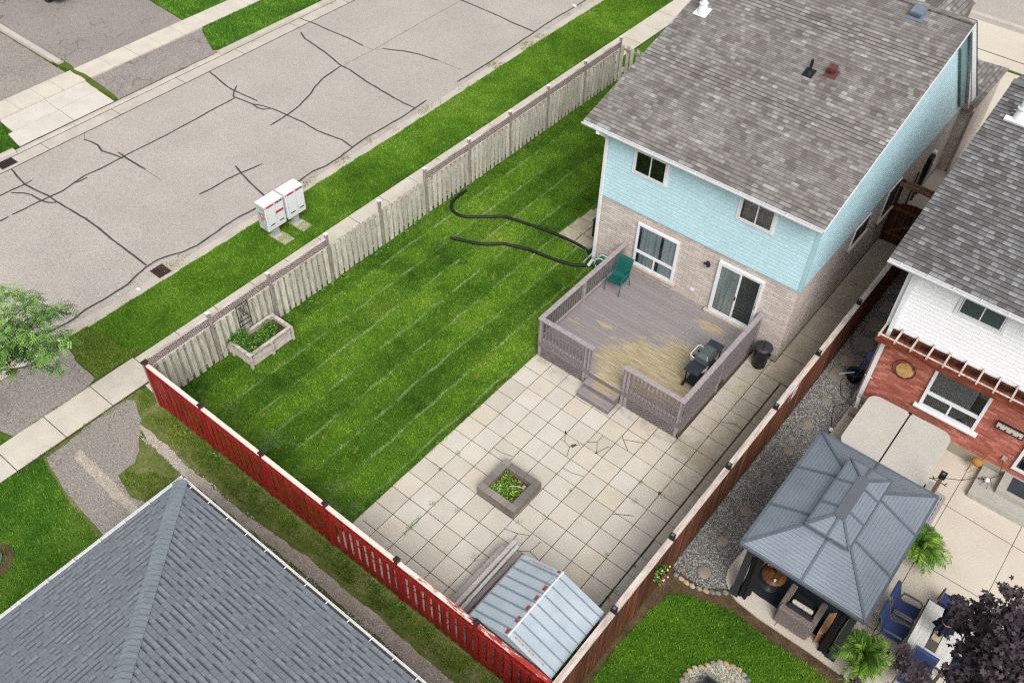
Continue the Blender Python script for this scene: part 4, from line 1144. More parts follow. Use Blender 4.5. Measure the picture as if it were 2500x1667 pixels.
def window(parent, y, x0, x1, z0, z1, wall_face=-1, fw=.06, depth=.06, mull=(), back=None, casing=0, ledge=False, vert=True, trans=None):
    """window in a wall facing -y: frame standing proud, glass, and the room or curtain behind it"""
    b = MB()
    yf = y - depth
    for (a0, a1, c0, c1) in ((x0, x0 + fw, z0, z1), (x1 - fw, x1, z0, z1), (x0 + fw, x1 - fw, z0, z0 + fw), (x0 + fw, x1 - fw, z1 - fw, z1)):
        b.box(a0, a1, yf, y + .01, c0, c1)
    for mm_ in mull:
        kind, v, w, r0, r1 = mm_
        if kind == 'v': b.box(v - w / 2, v + w / 2, yf + .012, y + .01, r0, r1)
        else: b.box(r0, r1, yf + .006, y + .01, v - w / 2, v + w / 2)
    f = b.build('window', M['white_metal'], parent, bevel=.004)
    b = MB(); b.add([(x0 + fw, y - .03, z0 + fw), (x1 - fw, y - .03, z0 + fw), (x1 - fw, y - .03, z1 - fw), (x0 + fw, y - .03, z1 - fw)], [(0, 1, 2, 3)])
    b.build('pane', M['glass'], f)
    b = MB(); b.add([(x0 + fw, y - .004, z0 + fw), (x1 - fw, y - .004, z0 + fw), (x1 - fw, y - .004, z1 - fw), (x0 + fw, y - .004, z1 - fw)], [(0, 1, 2, 3)])
    b.build('blind', back or M['room_dark'], f)
    return f
def drape(parent, name, y, spans, z0, z1, mat, amp=.006, per=.12):
    b = MB()
    for x0, x1 in spans:
        n = max(6, int((x1 - x0) / .02)); V = []
        for k in range(n + 1):
            x = x0 + (x1 - x0) * k / n; yy = y + amp * math.sin(x * 2 * PI / per + .7 * math.sin(x * 9))
            V += [(x, yy, z0), (x, yy, z1)]
        b.add(V, [(2 * k, 2 * k + 2, 2 * k + 3, 2 * k + 1) for k in range(n)], 0, True)
    return b.build(name, mat, parent)

def gutter(parent, p0, p1, out, w=.12, h=.10, hangers=True, name='gutter'):
    """open K-gutter from p0 to p1; out = unit vector away from the roof"""
    p0, p1, out = Vector(p0), Vector(p1), Vector(out)
    prof = [(0, 0), (0, -h), (w * .75, -h), (w, -h * .45), (w, 0), (w - .012, 0), (w - .012, -h * .42), (w * .72, -h + .012), (.012, -h + .012), (.012, 0)]
    V = []
    for p in (p0, p1):
        for o, z in prof: V.append(p + out * o + Vector((0, 0, z)))
    n = len(prof)
    b = MB(); b.add(V, [(i, (i + 1) % n, n + (i + 1) % n, n + i) for i in range(n)] + [tuple(range(n))])
    b.add(V[n:], [tuple(range(n))[::-1]])
    g = b.build(name, M['white_metal'], parent)
    b = MB(); q0, q1 = p0 + out * .014 + Vector((0, 0, -h + .02)), p1 + out * .014 + Vector((0, 0, -h + .02))
    b.add([q0, q1, q1 + out * (w - .03), q0 + out * (w - .03)], [(0, 1, 2, 3)]); b.build('leaf_litter', M['gutter_dirt'], g)
    if hangers:
        L = (p1 - p0).length; n = int(L / .62); d = (p1 - p0).normalized()
        for k in range(n):
            c = p0 + d * (L * (k + .5) / n)
            b = MB(); b.beam(c + Vector((0, 0, .006)) - out * .03, c + out * w + Vector((0, 0, .008)), .022, .006)
            b.build('hanger', M['white_metal'], g)
    return g

# ---------------------------------------------------------------- the pale blue house
HX0, HX1, HY = -3.45, 3.13, 6.16
ZS, ZE = 2.88, 5.38          # bottom of siding, top of wall
EY, EZ, RYd, RZ = 5.72, 5.42, 13.75, 7.80
SL = (RZ - EZ) / (RYd - EY)
T = thing('pale_blue_house', 'two storey house with pale blue siding above beige brick and a brown-grey shingle roof', 'house', (-.15, 13, 0))
HOUSE = T
b = MB()
b.box(HX0, HX1, HY, 18.8, -.05, ZS)
b.box(HX0, 3.48, 18.8, 21.95, -.05, ZS)
b.build('brick_wall', M['brick_beige'], T)
b = MB(); b.box(HX0 - .015, HX1 + .015, HY - .015, 18.8, -.05, .22); b.build('foundation', M['foundation'], T)
def roof_z(y): return EZ + SL * (y - EY) - .06 if y <= RYd else RZ - .06 - 1.0 * (y - RYd)
b = MB()
gab = [(HY - .02, ZS), (18.72, ZS), (RYd, RZ - .07), (HY - .02, roof_z(HY))]
laps(b, 'x', HX1 + .02, 1, gab); laps(b, 'x', HX0 - .02, -1, gab)
laps(b, 'y', HY - .02, -1, [(HX0 - .02, ZS), (HX1 + .02, ZS), (HX1 + .02, roof_z(HY)), (HX0 - .02, roof_z(HY))])
b.ext([(HY - .019, ZS), (18.7, ZS), (RYd, RZ - .08), (HY - .019, roof_z(HY) - .01)], 'x', HX0 - .019, HX1 + .019)
b.build('siding', M['siding_blue'], T)
m_cb = pm('siding_trim', (178, 216, 226), .04, 2, .5, .02, 60)
for x in (HX0 - .03, HX1 + .0):
    b = MB(); b.box(x - .035, x + .07, HY - .045, HY + .05, ZS - .01, roof_z(HY) - .02); b.build('corner_board', m_cb, T)
b = MB(); b.box(HX0 - .03, HX1 + .045, HY - .042, HY + .02, ZS - .035, ZS); b.box(HX1 - .0, HX1 + .042, HY, 18.75, ZS - .035, ZS); b.build('siding_starter', m_cb, T)
# roof
RX0, RX1 = -4.08, 3.36
V_ = Vector((0, RYd - EY, RZ - EZ)); Lr = V_.length
b = MB(); slope(b, (0, EY, EZ), (1, 0, 0), V_, [(RX0, 0), (RX1, 0), (RX1, Lr), (RX0, Lr)], seed=1)
V2 = Vector((0, -1, 1.0)); 
slope(b, (0, RYd + 5.0, RZ - 5.0), (-1, 0, 0), V2, [(-RX1, 0), (-RX0, 0), (-RX0, 7.071), (-RX1, 7.071)], seed=2)
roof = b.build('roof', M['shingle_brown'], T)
b = MB(); b.ext([(EY, EZ - .012), (RYd, RZ - .012), (RYd + 5.0, RZ - 5.012), (RYd + 4.85, RZ - 5.13), (RYd, RZ - .16), (EY + .02, EZ - .14)], 'x', RX0 + .012, RX1 - .012)
b.build('roof_deck', M['white_trim'], roof)
b = MB(); 
for k in range(27):
    x = RX0 + .28 * k; b.box(x, min(x + .30, RX1), RYd - .15, RYd + .13, RZ + .0 - .02 + .002 * (k % 2), RZ + .012 + .002 * (k % 2))
b.build('ridge_cap', M['shingle_brown'], roof)
# rake trim of the steep front slope: darker blue-grey strip, white fascia, dark drip edge
b = MB(); b.ext([(RYd - .75, RZ - .42), (RYd - .02, RZ - .18), (19.35, 2.62), (17.6, 3.2), (RYd + .1, RZ - .9)], 'x', HX1 + .036, HX1 + .12)
b.build('rake_strip', pm('strip_teal', (126, 158, 162), .08, 3, .6, .02, 50), T)
b = MB(); b.ext([(RYd, RZ - .02), (RYd, RZ - .3), (19.1, 2.45), (19.4, 2.62)], 'x', RX1 - .012, RX1 + .016); b.build('rake_fascia', M['white_trim'], T)
for xa in (RX1 - .012, RX0 - .008):
    b = MB(); b.ext([(EY, EZ - .01), (RYd, RZ - .01), (RYd, RZ - .12), (EY, EZ - .12)], 'x', xa, xa + .02); b.build('rake_fascia', M['white_trim'], T)
b = MB(); b.ext([(RYd, RZ + .02), (RYd, RZ - .02), (19.4, 2.62), (19.42, 2.67)], 'x', RX1 - .01, RX1 + .03); b.build('drip_edge', M['dark_void'], T)
g = gutter(T, (RX0, EY, EZ - .005), (RX1, EY, EZ - .005), (0, -1, 0))
# lower front roof and small front gable
b = MB()
slope(b, (3.6, 18.3, 2.95), (0, 1, 0), (-1, 0, .42), [(0, 0), (3.5, 0), (2.4, 1.2), (.3, 1.2)], seed=4)
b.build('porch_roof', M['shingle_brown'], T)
b = MB()
slope(b, (1.25, 15.2, 6.78), (0, 1, 0), (.63, 0, .36), [(0, 0), (2.0, 0), (2.0, .73), (0, .73)], seed=5)
slope(b, (2.5, 17.2, 6.78), (0, -1, 0), (-.63, 0, .36), [(0, 0), (2.0, 0), (2.0, .73), (0, .73)], seed=6)
b.ext([(1.3, 5.6), (2.45, 5.6), (2.45, 6.76), (1.875, 7.1), (1.3, 6.76)], 'y', 15.4, 17.2)
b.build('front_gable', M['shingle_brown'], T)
# windows of the rear wall
def cased(parent, x0, x1, z0, z1, **k):
    b = MB(); c = .07; y0, y1 = HY - .07, HY - .02
    for q in ((x0 - c, x0, z0 - c, z1 + c), (x1, x1 + c, z0 - c, z1 + c), (x0, x1, z0 - c, z0), (x0, x1, z1, z1 + c)): b.box(q[0], q[1], y0, y1, q[2], q[3])
    b.build('window_casing', M['white_trim'], parent, bevel=.004)
    return window(parent, HY - .045, x0, x1, z0, z1, **k)
for (x0, x1, z0, z1, bk) in ((-2.45, -1.42, 4.22, 4.97, 'room_dark'), (.93, 1.93, 4.31, 5.06, 'room_brown')):
    xm = (x0 + x1) / 2
    cased(T, x0, x1, z0, z1, fw=.045, depth=.05, mull=(('v', xm, .035, z0 + .045, z1 - .045),), back=M[bk])
f = window(T, HY, -2.05, -.60, .93, 2.52, fw=.075, depth=.07, mull=(('h', 1.47, .09, -1.975, -.675), ('v', -1.32, .05, 1.005, 1.43)), back=M['room_dark'])
drape(f, 'curtain', HY - .014, ((-1.90, -1.22), (-1.12, -.68)), 1.52, 2.44, M['curtain'])
drape(f, 'curtain', HY - .014, ((-1.90, -1.30), (-1.18, -.68)), 1.0, 1.42, M['curtain'])
b = MB(); b.box(-2.1, -1.29, HY - .12, HY + .02, .84, .93); b.box(-1.285, -.5, HY - .12, HY + .02, .84, .93); b.build('sill', M['stone_sill'], T, bevel=.012)
# sliding door
dr = MB()
dx0, dx1, dz0, dz1 = .73, 2.17, .70, 2.62
for q in ((dx0, dx0 + .06, dz0, dz1), (dx1 - .06, dx1, dz0, dz1), (dx0 + .06, dx1 - .06, dz0, dz0 + .06), (dx0 + .06, dx1 - .06, dz1 - .06, dz1)): dr.box(q[0], q[1], HY - .09, HY + .01, q[2], q[3])
D = dr.build('sliding_door', M['white_metal'], T, bevel=.004)
for (a0, a1, yy) in ((dx0 + .06, 1.50, HY - .075), (1.40, dx1 - .06, HY - .045)):
    b = MB()
    for q in ((a0, a0 + .055, dz0 + .06, dz1 - .06), (a1 - .055, a1, dz0 + .06, dz1 - .06), (a0 + .055, a1 - .055, dz0 + .06, dz0 + .13), (a0 + .055, a1 - .055, dz1 - .12, dz1 - .06)): b.box(q[0], q[1], yy - .015, yy + .015, q[2], q[3])
    b.build('door_leaf', M['white_metal'], D, bevel=.003)
    b = MB(); b.add([(a0 + .05, yy, dz0 + .12), (a1 - .05, yy, dz0 + .12), (a1 - .05, yy, dz1 - .1), (a0 + .05, yy, dz1 - .1)], [(0, 1, 2, 3)]); b.build('pane', M['glass'], D)
drape(D, 'lace_curtain', HY - .03, ((dx0 + .07, 1.40),), dz0 + .08, dz1 - .07, M['lace'], .005, .15)
b = MB(); b.add([(1.40, HY - .02, dz0 + .08), (dx1 - .06, HY - .02, dz0 + .08), (dx1 - .06, HY - .02, dz1 - .07), (1.40, HY - .02, dz1 - .07)], [(0, 1, 2, 3)])
ms = Mat('insect_screen', .9, .1)
vo = ms.N('TexVoronoi', {'Vector': ms.mapping('UV'), 'Scale': 7.5, 'Randomness': .35}, feature='DISTANCE_TO_EDGE')
ms.color(ms.mix(ms.math('MULTIPLY', ms.math('SUBTRACT', 1.0, ms.smooth(vo.outputs['Distance'], .02, .07)), .4), lin((84, 94, 94), KB), lin((116, 128, 126), KB)))
b.build('insect_screen', ms.m, D)
b = MB(); b.obox((1.47, HY - .1, 1.6), (.03, .03, .14)); b.obox((2.1, HY - .07, 1.6), (.025, .03, .12)); b.build('handle', M['black_plastic'], D)
b = MB(); b.box(.62, 1.38, HY - .17, HY + .0, .625, .70); b.box(1.39, 2.18, HY - .17, HY + .0, .625, .70); b.build('door_sill', M['stone_sill'], T, bevel=.01)
# twin lamp, socket
L = MB(); L.cyl((.38, HY, 2.3), (.38, HY - .04, 2.3), .06, n=14); L.cyl((.38, HY - .03, 2.3), (.46, HY - .14, 2.33), .05, .065, 14); L.cyl((.38, HY - .03, 2.3), (.3, HY - .12, 2.31), .02, .035, 12); L.cyl((.39, HY - .03, 2.28), (.41, HY - .1, 2.2), .018, .018, 8)
L.build('wall_lamp', M['black_plastic'], T)
b = MB(); b.box(.0, .12, HY - .02, HY, 1.0, 1.09); b.build('socket_box', M['white_metal'], T)
# downspout on the left corner
b = MB(); b.box(-3.58, -3.47, EY - .1, EY - .02, EZ - .2, EZ - .08); b.beam((-3.52, EY - .06, EZ - .15), (-3.44, HY - .1, EZ - .5), .09, .07); b.box(-3.49, -3.39, HY - .13, HY - .05, .25, EZ - .45); b.beam((-3.44, HY - .09, .28), (-3.5, HY - .26, .08), .09, .07)
b.build('downspout', M['white_metal'], T, bevel=.008)
# side wall: windows, meter, pipes
for (y0, y1, z0, z1) in ((9.95, 11.05, 1.93, 2.62), (12.45, 13.45, 1.45, 2.6)):
    b = MB(); x = HX1
    b.box(x - .02, x + .035, y0, y1, z0, z1); w = b.build('window', M['white_metal'], T, bevel=.004)
    b = MB(); b.box(x + .036, x + .04, y0 + .06, (y0 + y1) / 2 - .02, z0 + .06, z1 - .06); b.box(x + .036, x + .04, (y0 + y1) / 2 + .02, y1 - .06, z0 + .06, z1 - .06); b.build('pane', M['room_dark'], w)
    b = MB(); b.box(x - .02, x + .09, y0 - .12, y1 + .12, z0 - .09, z0); b.build('sill', M['stone_sill'], T, bevel=.008)
b = MB(); b.box(HX1, HX1 + .16, 16.4, 16.75, .95, 1.75); b.box(HX1, HX1 + .12, 16.45, 16.7, .2, .9); b.build('meter_box', M['black_plastic'], T, bevel=.01)
b = MB(); b.box(HX1, HX1 + .12, 16.85, 17.05, 1.5, 1.75); b.build('meter_cover', M['white_metal'], T)
b = MB(); b.cyl((HX1 + .02, 16.95, 1.25), (HX1 + .16, 16.95, 1.25), .09, n=16); b.build('meter_dial', M['white_metal'], T)
for y in (16.3, 15.6): 
    b = MB(); b.cyl((HX1 + .05, y, .0), (HX1 + .05, y, 1.6), .025, n=8); b.build('pipe', M['black_plastic'], T)
b = MB(); b.box(HX1, HX1 + .14, 13.7, 13.95, .3, .9); b.build('gas_meter', pm('meter_grey', (120, 122, 124), .2, 6, .6, .05, 60), T, bevel=.02)
b = MB(); b.tube([(3.52, 18.74, 2.6), (3.52, 18.74, .3), (3.6, 18.5, .1)], .04, 8); b.build('downspout', M['foundation'], T)
b = MB(); b.beam((3.62, 18.9, .03), (3.62, 19.9, .03), .3, .05); b.box(3.45, 3.78, 18.8, 18.86, .02, .12); o = b.build('splash_block', M['old_slab']); setp(o, 'concrete splash block at the foot of the far downspout in the front drive', 'splash block')
# things on the roof
def on_roof(x, y): return EZ + SL * (y - EY)
x, y = -3.50, 10.75; z = on_roof(x, y)
b = MB(); b.obox((x, y, z + .02), (.42, .42, .015), (math.atan(SL), 0, 0)); b.cyl((x, y, z), (x, y, z + .28), .17, .11, 16); b.cyl((x, y, z + .26), (x, y, z + .30), .135, .135, 16); b.cyl((x, y, z + .28), (x, y, z + .95), .085, .085, 16); b.cyl((x, y, z + .95), (x, y, z + 1.02), .14, .14, 16)
b.build('flue', M['white_metal'], T)
x, y = .40, 10.05; z = on_roof(x, y)
b = MB(); b.obox((x, y, z + .018), (.30, .34, .012), (math.atan(SL), 0, 0)); b.cyl((x, y, z), (x, y, z + .12), .11, .07, 14); b.cyl((x, y, z + .1), (x, y, z + .42), .045, .045, 12)
b.build('plumbing_vent', M['black_plastic'], T)
x, y = .93, 10.3; z = on_roof(x, y)
b = MB(); b.obox((x, y, z + .016), (.36, .36, .012), (math.atan(SL), 0, 0)); b.cyl((x, y, z), (x, y, z + .14), .06, .06, 12); b.obox((x, y + .0, z + .19), (.22, .24, .11), (math.atan(SL) * .5, 0, .1))
b.build('rusty_vent', pm('rust_brown', (104, 62, 56), .25, 12, .8, .2, 60), T, bevel=.02)
x, y = 1.87, 13.3; z = on_roof(x, y)
b = MB(); b.obox((x, y, z + .016), (.46, .46, .012), (math.atan(SL), 0, 0)); b.obox((x, y, z + .07), (.26, .26, .1)); b.obox((x, y, z + .16), (.36, .38, .08), (math.atan(SL) * .6, 0, 0))
b.build('box_vent', pm('vent_grey', (120, 132, 150), .12, 6, .45, .05, 60), T, bevel=.015)

# ---------------------------------------------------------------- white and red neighbour house
NX0, NY, NEY, NEZ = 5.56, 6.25, 5.68, 5.52
T = thing('white_siding_house', 'house with white siding above red brick and a charcoal shingle roof, right edge', 'house', (9, 12, 0))
NH = T
b = MB(); b.box(NX0, 16, NY, 18, .0, 2.97); b.build('brick_wall', M['brick_red'], T)
b = MB(); b.box(NX0 - .03, 16, NY - .03, 18, -.05, .38); b.build('foundation', M['foundation'], T)
b = MB(); b.box(NX0 - .0, 16, NY - .0, 18, 2.97, 5.5)
laps(b, 'y', NY - .02, -1, [(NX0 - .02, 2.97), (16, 2.97), (16, 5.5), (NX0 - .02, 5.5)], .125, .024)
laps(b, 'x', NX0 - .02, -1, [(NY - .02, 2.97), (18, 2.97), (18, 5.5), (NY - .02, 5.5)], .125, .024)
b.build('siding', M['siding_white'], T)
b = MB(); b.box(NX0 - .04, NX0 + .06, NY - .05, NY + .05, 2.97, 5.45); b.build('corner_board', M['white_trim'], T)
NR = 12.4; NRZ = 7.25; 
V_ = Vector((0, NR - NEY, NRZ - NEZ)); Lr = V_.length
b = MB(); slope(b, (0, NEY, NEZ), (1, 0, 0), V_, [(5.05, 0), (16, 0), (16, Lr), (5.05, Lr)], seed=9)
V2 = Vector((0, -1, .3)); slope(b, (0, NR + 6.0, NRZ - 1.8), (-1, 0, 0), V2, [(-16, 0), (-5.05, 0), (-5.05, 6.264), (-16, 6.264)], seed=10)
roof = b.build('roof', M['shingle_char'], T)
b = MB(); b.ext([(NEY, NEZ - .012), (NR, NRZ - .012), (NR + 6.0, NRZ - 1.812), (NR + 6, NRZ - 1.95), (NR, NRZ - .15), (NEY + .02, NEZ - .14)], 'x', 5.062, 16)
b.build('roof_deck', M['white_trim'], roof)
b = MB()
for k in range(38):
    x = 5.05 + .28 * k; b.obox((x + .14, NR, NRZ + .012 + .002 * (k % 2)), (.30, .30, .014))
b.build('ridge_cap', M['ridge_char'], roof)
gutter(T, (5.05, NEY, NEZ - .005), (16, NEY, NEZ - .005), (0, -1, 0))
x, y = 5.72, 11.15; z = NEZ + (NRZ - NEZ) / (NR - NEY) * (y - NEY)
b = MB(); b.obox((x, y - .12, z + .03), (.62, .16, .06), (.25, 0, 0)); b.obox((x, y + .1, z + .02), (.5, .5, .015), (.25, 0, 0)); b.cyl((x, y, z), (x, y, z + .36), .17, .11, 16); b.cyl((x, y, z + .35), (x, y, z + .39), .145, .145, 16); b.cyl((x, y, z + .38), (x, y, z + 1.1), .095, .095, 16)
b.build('flue', M['white_metal'], T)
b = MB(); c = .07; 
for q in ((6.84, 6.92, 4.42, 5.14), (7.96, 8.04, 4.42, 5.14), (6.92, 7.96, 4.42, 4.49), (6.92, 7.96, 5.07, 5.14)): b.box(q[0], q[1], NY - .075, NY - .01, q[2], q[3])
b.build('window_casing', M['white_trim'], T, bevel=.004)
window(T, NY - .048, 6.93, 7.95, 4.50, 5.06, fw=.03, depth=.045, mull=(('v', 7.44, .035, 4.53, 5.03),), back=M['room_green'])
f = window(T, NY, 7.12, 8.62, 1.12, 2.66, fw=.085, depth=.07, mull=(('h', 1.66, .11, 7.205, 8.535), ('v', 7.86, .05, 1.205, 1.6)), back=M['room_dark'])
b = MB(); b.add([(7.205, NY - .012, 1.715), (8.535, NY - .012, 1.715), (8.535, NY - .012, 2.575), (7.205, NY - .012, 2.575)], [(0, 1, 2, 3)]); b.build('blind', pm('blind_grey', (88, 90, 84), .15, 1.2, .8, 0, 40), f)
b = MB(); b.box(7.02, 8.74, NY - .13, NY + .02, 1.04, 1.12); b.build('sill', M['white_trim'], T, bevel=.01)
f = window(T, NY, 9.82, 11.1, .62, 2.5, fw=.085, depth=.07, back=M['room_dark'])
b = MB(); b.beam((5.50, NEY + .02, NEZ - .12), (5.68, NY - .12, NEZ - .45), .09, .07); b.box(5.64, 5.75, NY - .17, NY - .08, 3.1, NEZ - .4); b.box(5.64, 5.75, NY - .19, NY - .11, .35, 3.12); b.beam((5.70, NY - .15, .38), (5.78, NY - .42, .12), .1, .08); b.box(5.58, 5.81, NY - .15, NY - .14, 1.25, 1.29)
b.build('downspout', M['white_metal'], T, bevel=.008)
b = MB(); b.tube([(5.6, NY - .05, 2.4), (5.6, NY - .05, .4)], .012, 6); b.build('cable', M['white_metal'], T)
b = MB(); b.box(9.52, 9.64, NY - .06, NY, .72, .84); b.build('socket_box', M['foundation'], T)

# pergola beam with slats above the neighbour's brick
T = thing('wall_pergola', 'reddish brown pergola beam with weathered slats fixed across the white siding wall', 'pergola', (9, 5.95, 3))
b = MB(); b.box(5.5, 16, 5.66, 5.71, 2.96, 3.16); b.box(5.5, 16, 5.755, 5.80, 2.96, 3.16); b.build('beam', wood_mat('redwood', (128, 62, 42), (92, 40, 26), (160, 92, 66), (1.5, 9, 9)), T)
b = MB(); b.box(5.5, 16, 6.12, 6.2, 2.96, 3.12); b.build('ledger', M['cedar_dark'], T)
b = MB(); b.box(5.52, 16, 5.66, 5.70, 3.20, 3.225); b.build('batten', M['cap_weather'], T)
for k in range(22):
    x = 5.56 + .4225 * k
    b = MB(); b.box(x - .022, x + .022, 5.62, 6.2, 3.16 if k else 3.16, 3.24); b.build('slat', M['cap_weather'], T)
for x in (5.86, 9.3):
    b = MB(); b.ext([(5.72, 2.97), (5.78, 2.97), (6.2, 2.45), (6.2, 2.58)], 'x', x - .045, x + .045); b.build('bracket', M['cedar_dark'], T)

# ---------------------------------------------------------------- slate-blue roof house in the foreground
T = thing('slate_roof_house', 'foreground house seen as a hipped slate blue shingle roof with white gutters', 'house', (1, -13, 0))
FX, FY, FZ, FS = -4.80, -8.40, 2.6, .375
b = MB(); b.box(FX + .5, 12, -26, FY - .5, -.05, FZ - .1); b.build('brick_wall', M['brick_beige'], T)
LL = 9.0
b = MB()
nrm = math.sqrt(1 + FS * FS)
# slope facing +y (towards the red fence): eave along x
slope(b, (FX, FY, FZ), (1, 0, 0), (0, -1, FS), [(0, 0), (16, 0), (16, LL * nrm), (LL, LL * nrm)], .143, .012, seed=12)
slope(b, (FX, FY, FZ), (0, -1, 0), (1, 0, FS), [(0, 0), (16, 0), (16, LL * nrm), (LL, LL * nrm)], .143, .012, seed=13)
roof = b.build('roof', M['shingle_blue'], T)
b = MB()
k = 0; t = 0.0
dd = Vector((1, -1, FS)).normalized(); ddl = Vector((1, -1, FS)).length
n1 = Vector((0, FS, 1)).normalized(); n2 = Vector((-FS, 0, 1)).normalized()
e1 = dd.cross(n1).normalized(); e2 = dd.cross(n2).normalized()
if e1.x < 0: e1 = -e1     # along the +y slope, away from the hip
if e2.x > 0: e2 = -e2
O = Vector((FX, FY, FZ))
s = .0
while s < 12:
    w = .165
    lo, hi = .034, .022
    c0 = O + dd * s; c1 = O + dd * min(s + .19, 12.2)
    zz = Vector((0, 0, 1))
    V = [c0 + e2 * w + zz * (lo), c0 + zz * (lo + .028), c0 + e1 * w + zz * (lo), c1 + e2 * w + zz * (hi - .012), c1 + zz * (hi + .012), c1 + e1 * w + zz * (hi - .012)]
    V += [c0 + e2 * w + zz * .006, c0 + e1 * w + zz * .006]
    b.add(V, [(0, 1, 4, 3), (1, 2, 5, 4), (6, 7, 2, 1, 0)], 0, False)
    s += .145
hc = b.build('hip_cap', M['ridge_blue'], roof)
b = MB()
b.add([(FX, FY, FZ - .02), (16, FY, FZ - .02), (16, FY, FZ - .14), (FX, FY, FZ - .14), (FX, -30, FZ - .02), (FX, -30, FZ - .14)], [(3, 2, 1, 0), (0, 4, 5, 3)])
b.add([(FX, FY, FZ - .14), (16, FY, FZ - .14), (16, FY - .6, FZ - .14), (FX + .6, FY - .6, FZ - .14), (FX + .6, -30, FZ - .14), (FX, -30, FZ - .14)], [(0, 1, 2, 3), (0, 3, 4, 5)])
b.build('fascia', M['white_trim'], T)
gutter(T, (FX - .0, FY, FZ - .01), (14, FY, FZ - .01), (0, 1, 0))
gutter(T, (FX, FY + .12, FZ - .01), (FX, -30, FZ - .01), (-1, 0, 0))
# ---------------------------------------------------------------- deck
DZ = .62
T = thing('timber_deck', 'raised grey painted timber deck with worn boards, railings and two steps at the patio door', 'deck', (0, 4, 0))
DX0, DX1, DY0, DY1 = -2.36, 2.36, 1.82, 6.15
b = MB()
n = 31; sp = (DY1 - DY0) / n
for k in range(n):
    y = DY0 + k * sp
    x0, x1 = DX0, DX1
    cuts = [x0, (-.6 + 1.7 * RND.random()) if k % 2 else x1, x1]
    for a0, a1 in zip(cuts[:-1], cuts[1:]):
        if a1 - a0 > .05: b.box(a0 + .002, a1 - .002, y + .004, y + sp - .004, DZ - .035, DZ + .002 * RND.random())
fl = b.build('deck_boards', M['deck_floor'], T, bevel=.004)
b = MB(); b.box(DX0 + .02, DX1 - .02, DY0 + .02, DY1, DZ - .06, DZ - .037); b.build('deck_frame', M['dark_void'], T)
b = MB()
for (x0, x1, y0, y1) in ((DX0 - .02, -.56, DY0 - .03, DY0), (.53, DX1 + .02, DY0 - .03, DY0), (DX0 - .03, DX0, DY0, DY1), (DX1, DX1 + .03, DY0, DY1)):
    b = MB(); b.box(x0, x1, y0, y1, DZ - .17, DZ - .0); b.build('skirt_board', M['rail_dark'], T)
b = MB(); lattice(b, 'y', DY0 - .012, DX0, -.58, .03, DZ - .17, .06, .03); b.build('lattice_skirt', M['rail_dark'], T)
b = MB(); lattice(b, 'y', DY0 - .012, .55, DX1, .03, DZ - .17, .06, .03); b.build('lattice_skirt', M['rail_dark'], T)
b = MB(); lattice(b, 'x', DX0 - .012, DY0, DY1, .03, DZ - .17, .06, .03); b.build('lattice_skirt', M['rail_dark'], T)
b = MB(); b.box(DX1 + .0, DX1 + .025, DY0, 4.0, .02, .2); b.box(DX1, DX1 + .025, 4.4, DY1, .02, .2); b.box(DX1, DX1 + .02, DY0, DY1, .26, .44); b.build('side_skirt', M['rail_dark'], T)
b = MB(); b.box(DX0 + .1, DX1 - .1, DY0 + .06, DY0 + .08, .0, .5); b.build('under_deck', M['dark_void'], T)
RT = DZ + .93
def rail(axis, c, a0, a1, outs, posts, gap=.118):
    b = MB()
    P = (lambda s0, s1, o0, o1, z0, z1: b.box(s0, s1, c + o0, c + o1, z0, z1)) if axis == 'x' else (lambda s0, s1, o0, o1, z0, z1: b.box(c + o0, c + o1, s0, s1, z0, z1))
    P(a0, a1, -.075, .075, RT - .035, RT)
    cap = b.build('top_rail', M['rail_paint'], T, bevel=.006)
    b = MB()
    P(a0 + .03, a1 - .03, -.02, .02, RT - .13, RT - .036)
    P(a0 + .03, a1 - .03, -.02, .02, DZ + .07, DZ + .15)
    b = b
    rb = b.build('sub_rail', M['rail_paint'], T)
    src = None; n = int((a1 - a0 - .1) / gap); 
    for k in range(n + 1):
        s = a0 + .05 + (a1 - a0 - .1) * k / n
        o = .034 * outs
        bb = MB()
        if axis == 'x': bb.box(s - .018, s + .018, c + o - .018, c + o + .018, DZ - .16, RT - .05)
        else: bb.box(c + o - .018, c + o + .018, s - .018, s + .018, DZ - .16, RT - .05)
        if src is None:
            src = bb.build('baluster', M['rail_dark'], T); s_first = s
        else:
            o2 = src.copy(); COL.objects.link(o2)
            o2.location = src.location + (Vector((s - s_first, 0, 0)) if axis == 'x' else Vector((0, s - s_first, 0)))
    for s in posts:
        bb = MB()
        if axis == 'x': bb.box(s - .045, s + .045, c - .045, c + .045, .02, RT - .036)
        else: bb.box(c - .045, c + .045, s - .045, s + .045, .02, RT - .036)
        bb.build('post', M['rail_paint'], T, bevel=.005)
rail('x', DY0 + .02, DX0 - .07, -.53, -1, (DX0 + .02, -.62, -.74))
rail('x', DY0 + .02, .48, DX1 + .07, -1, (.57, .69, DX1 - .02))
rail('y', DX0, DY0 + .1, DY1 - .02, -1, (3.95, DY1 - .1))
rail('y', DX1, DY0 + .1, DY1 - .02, 1, (3.95, DY1 - .1))
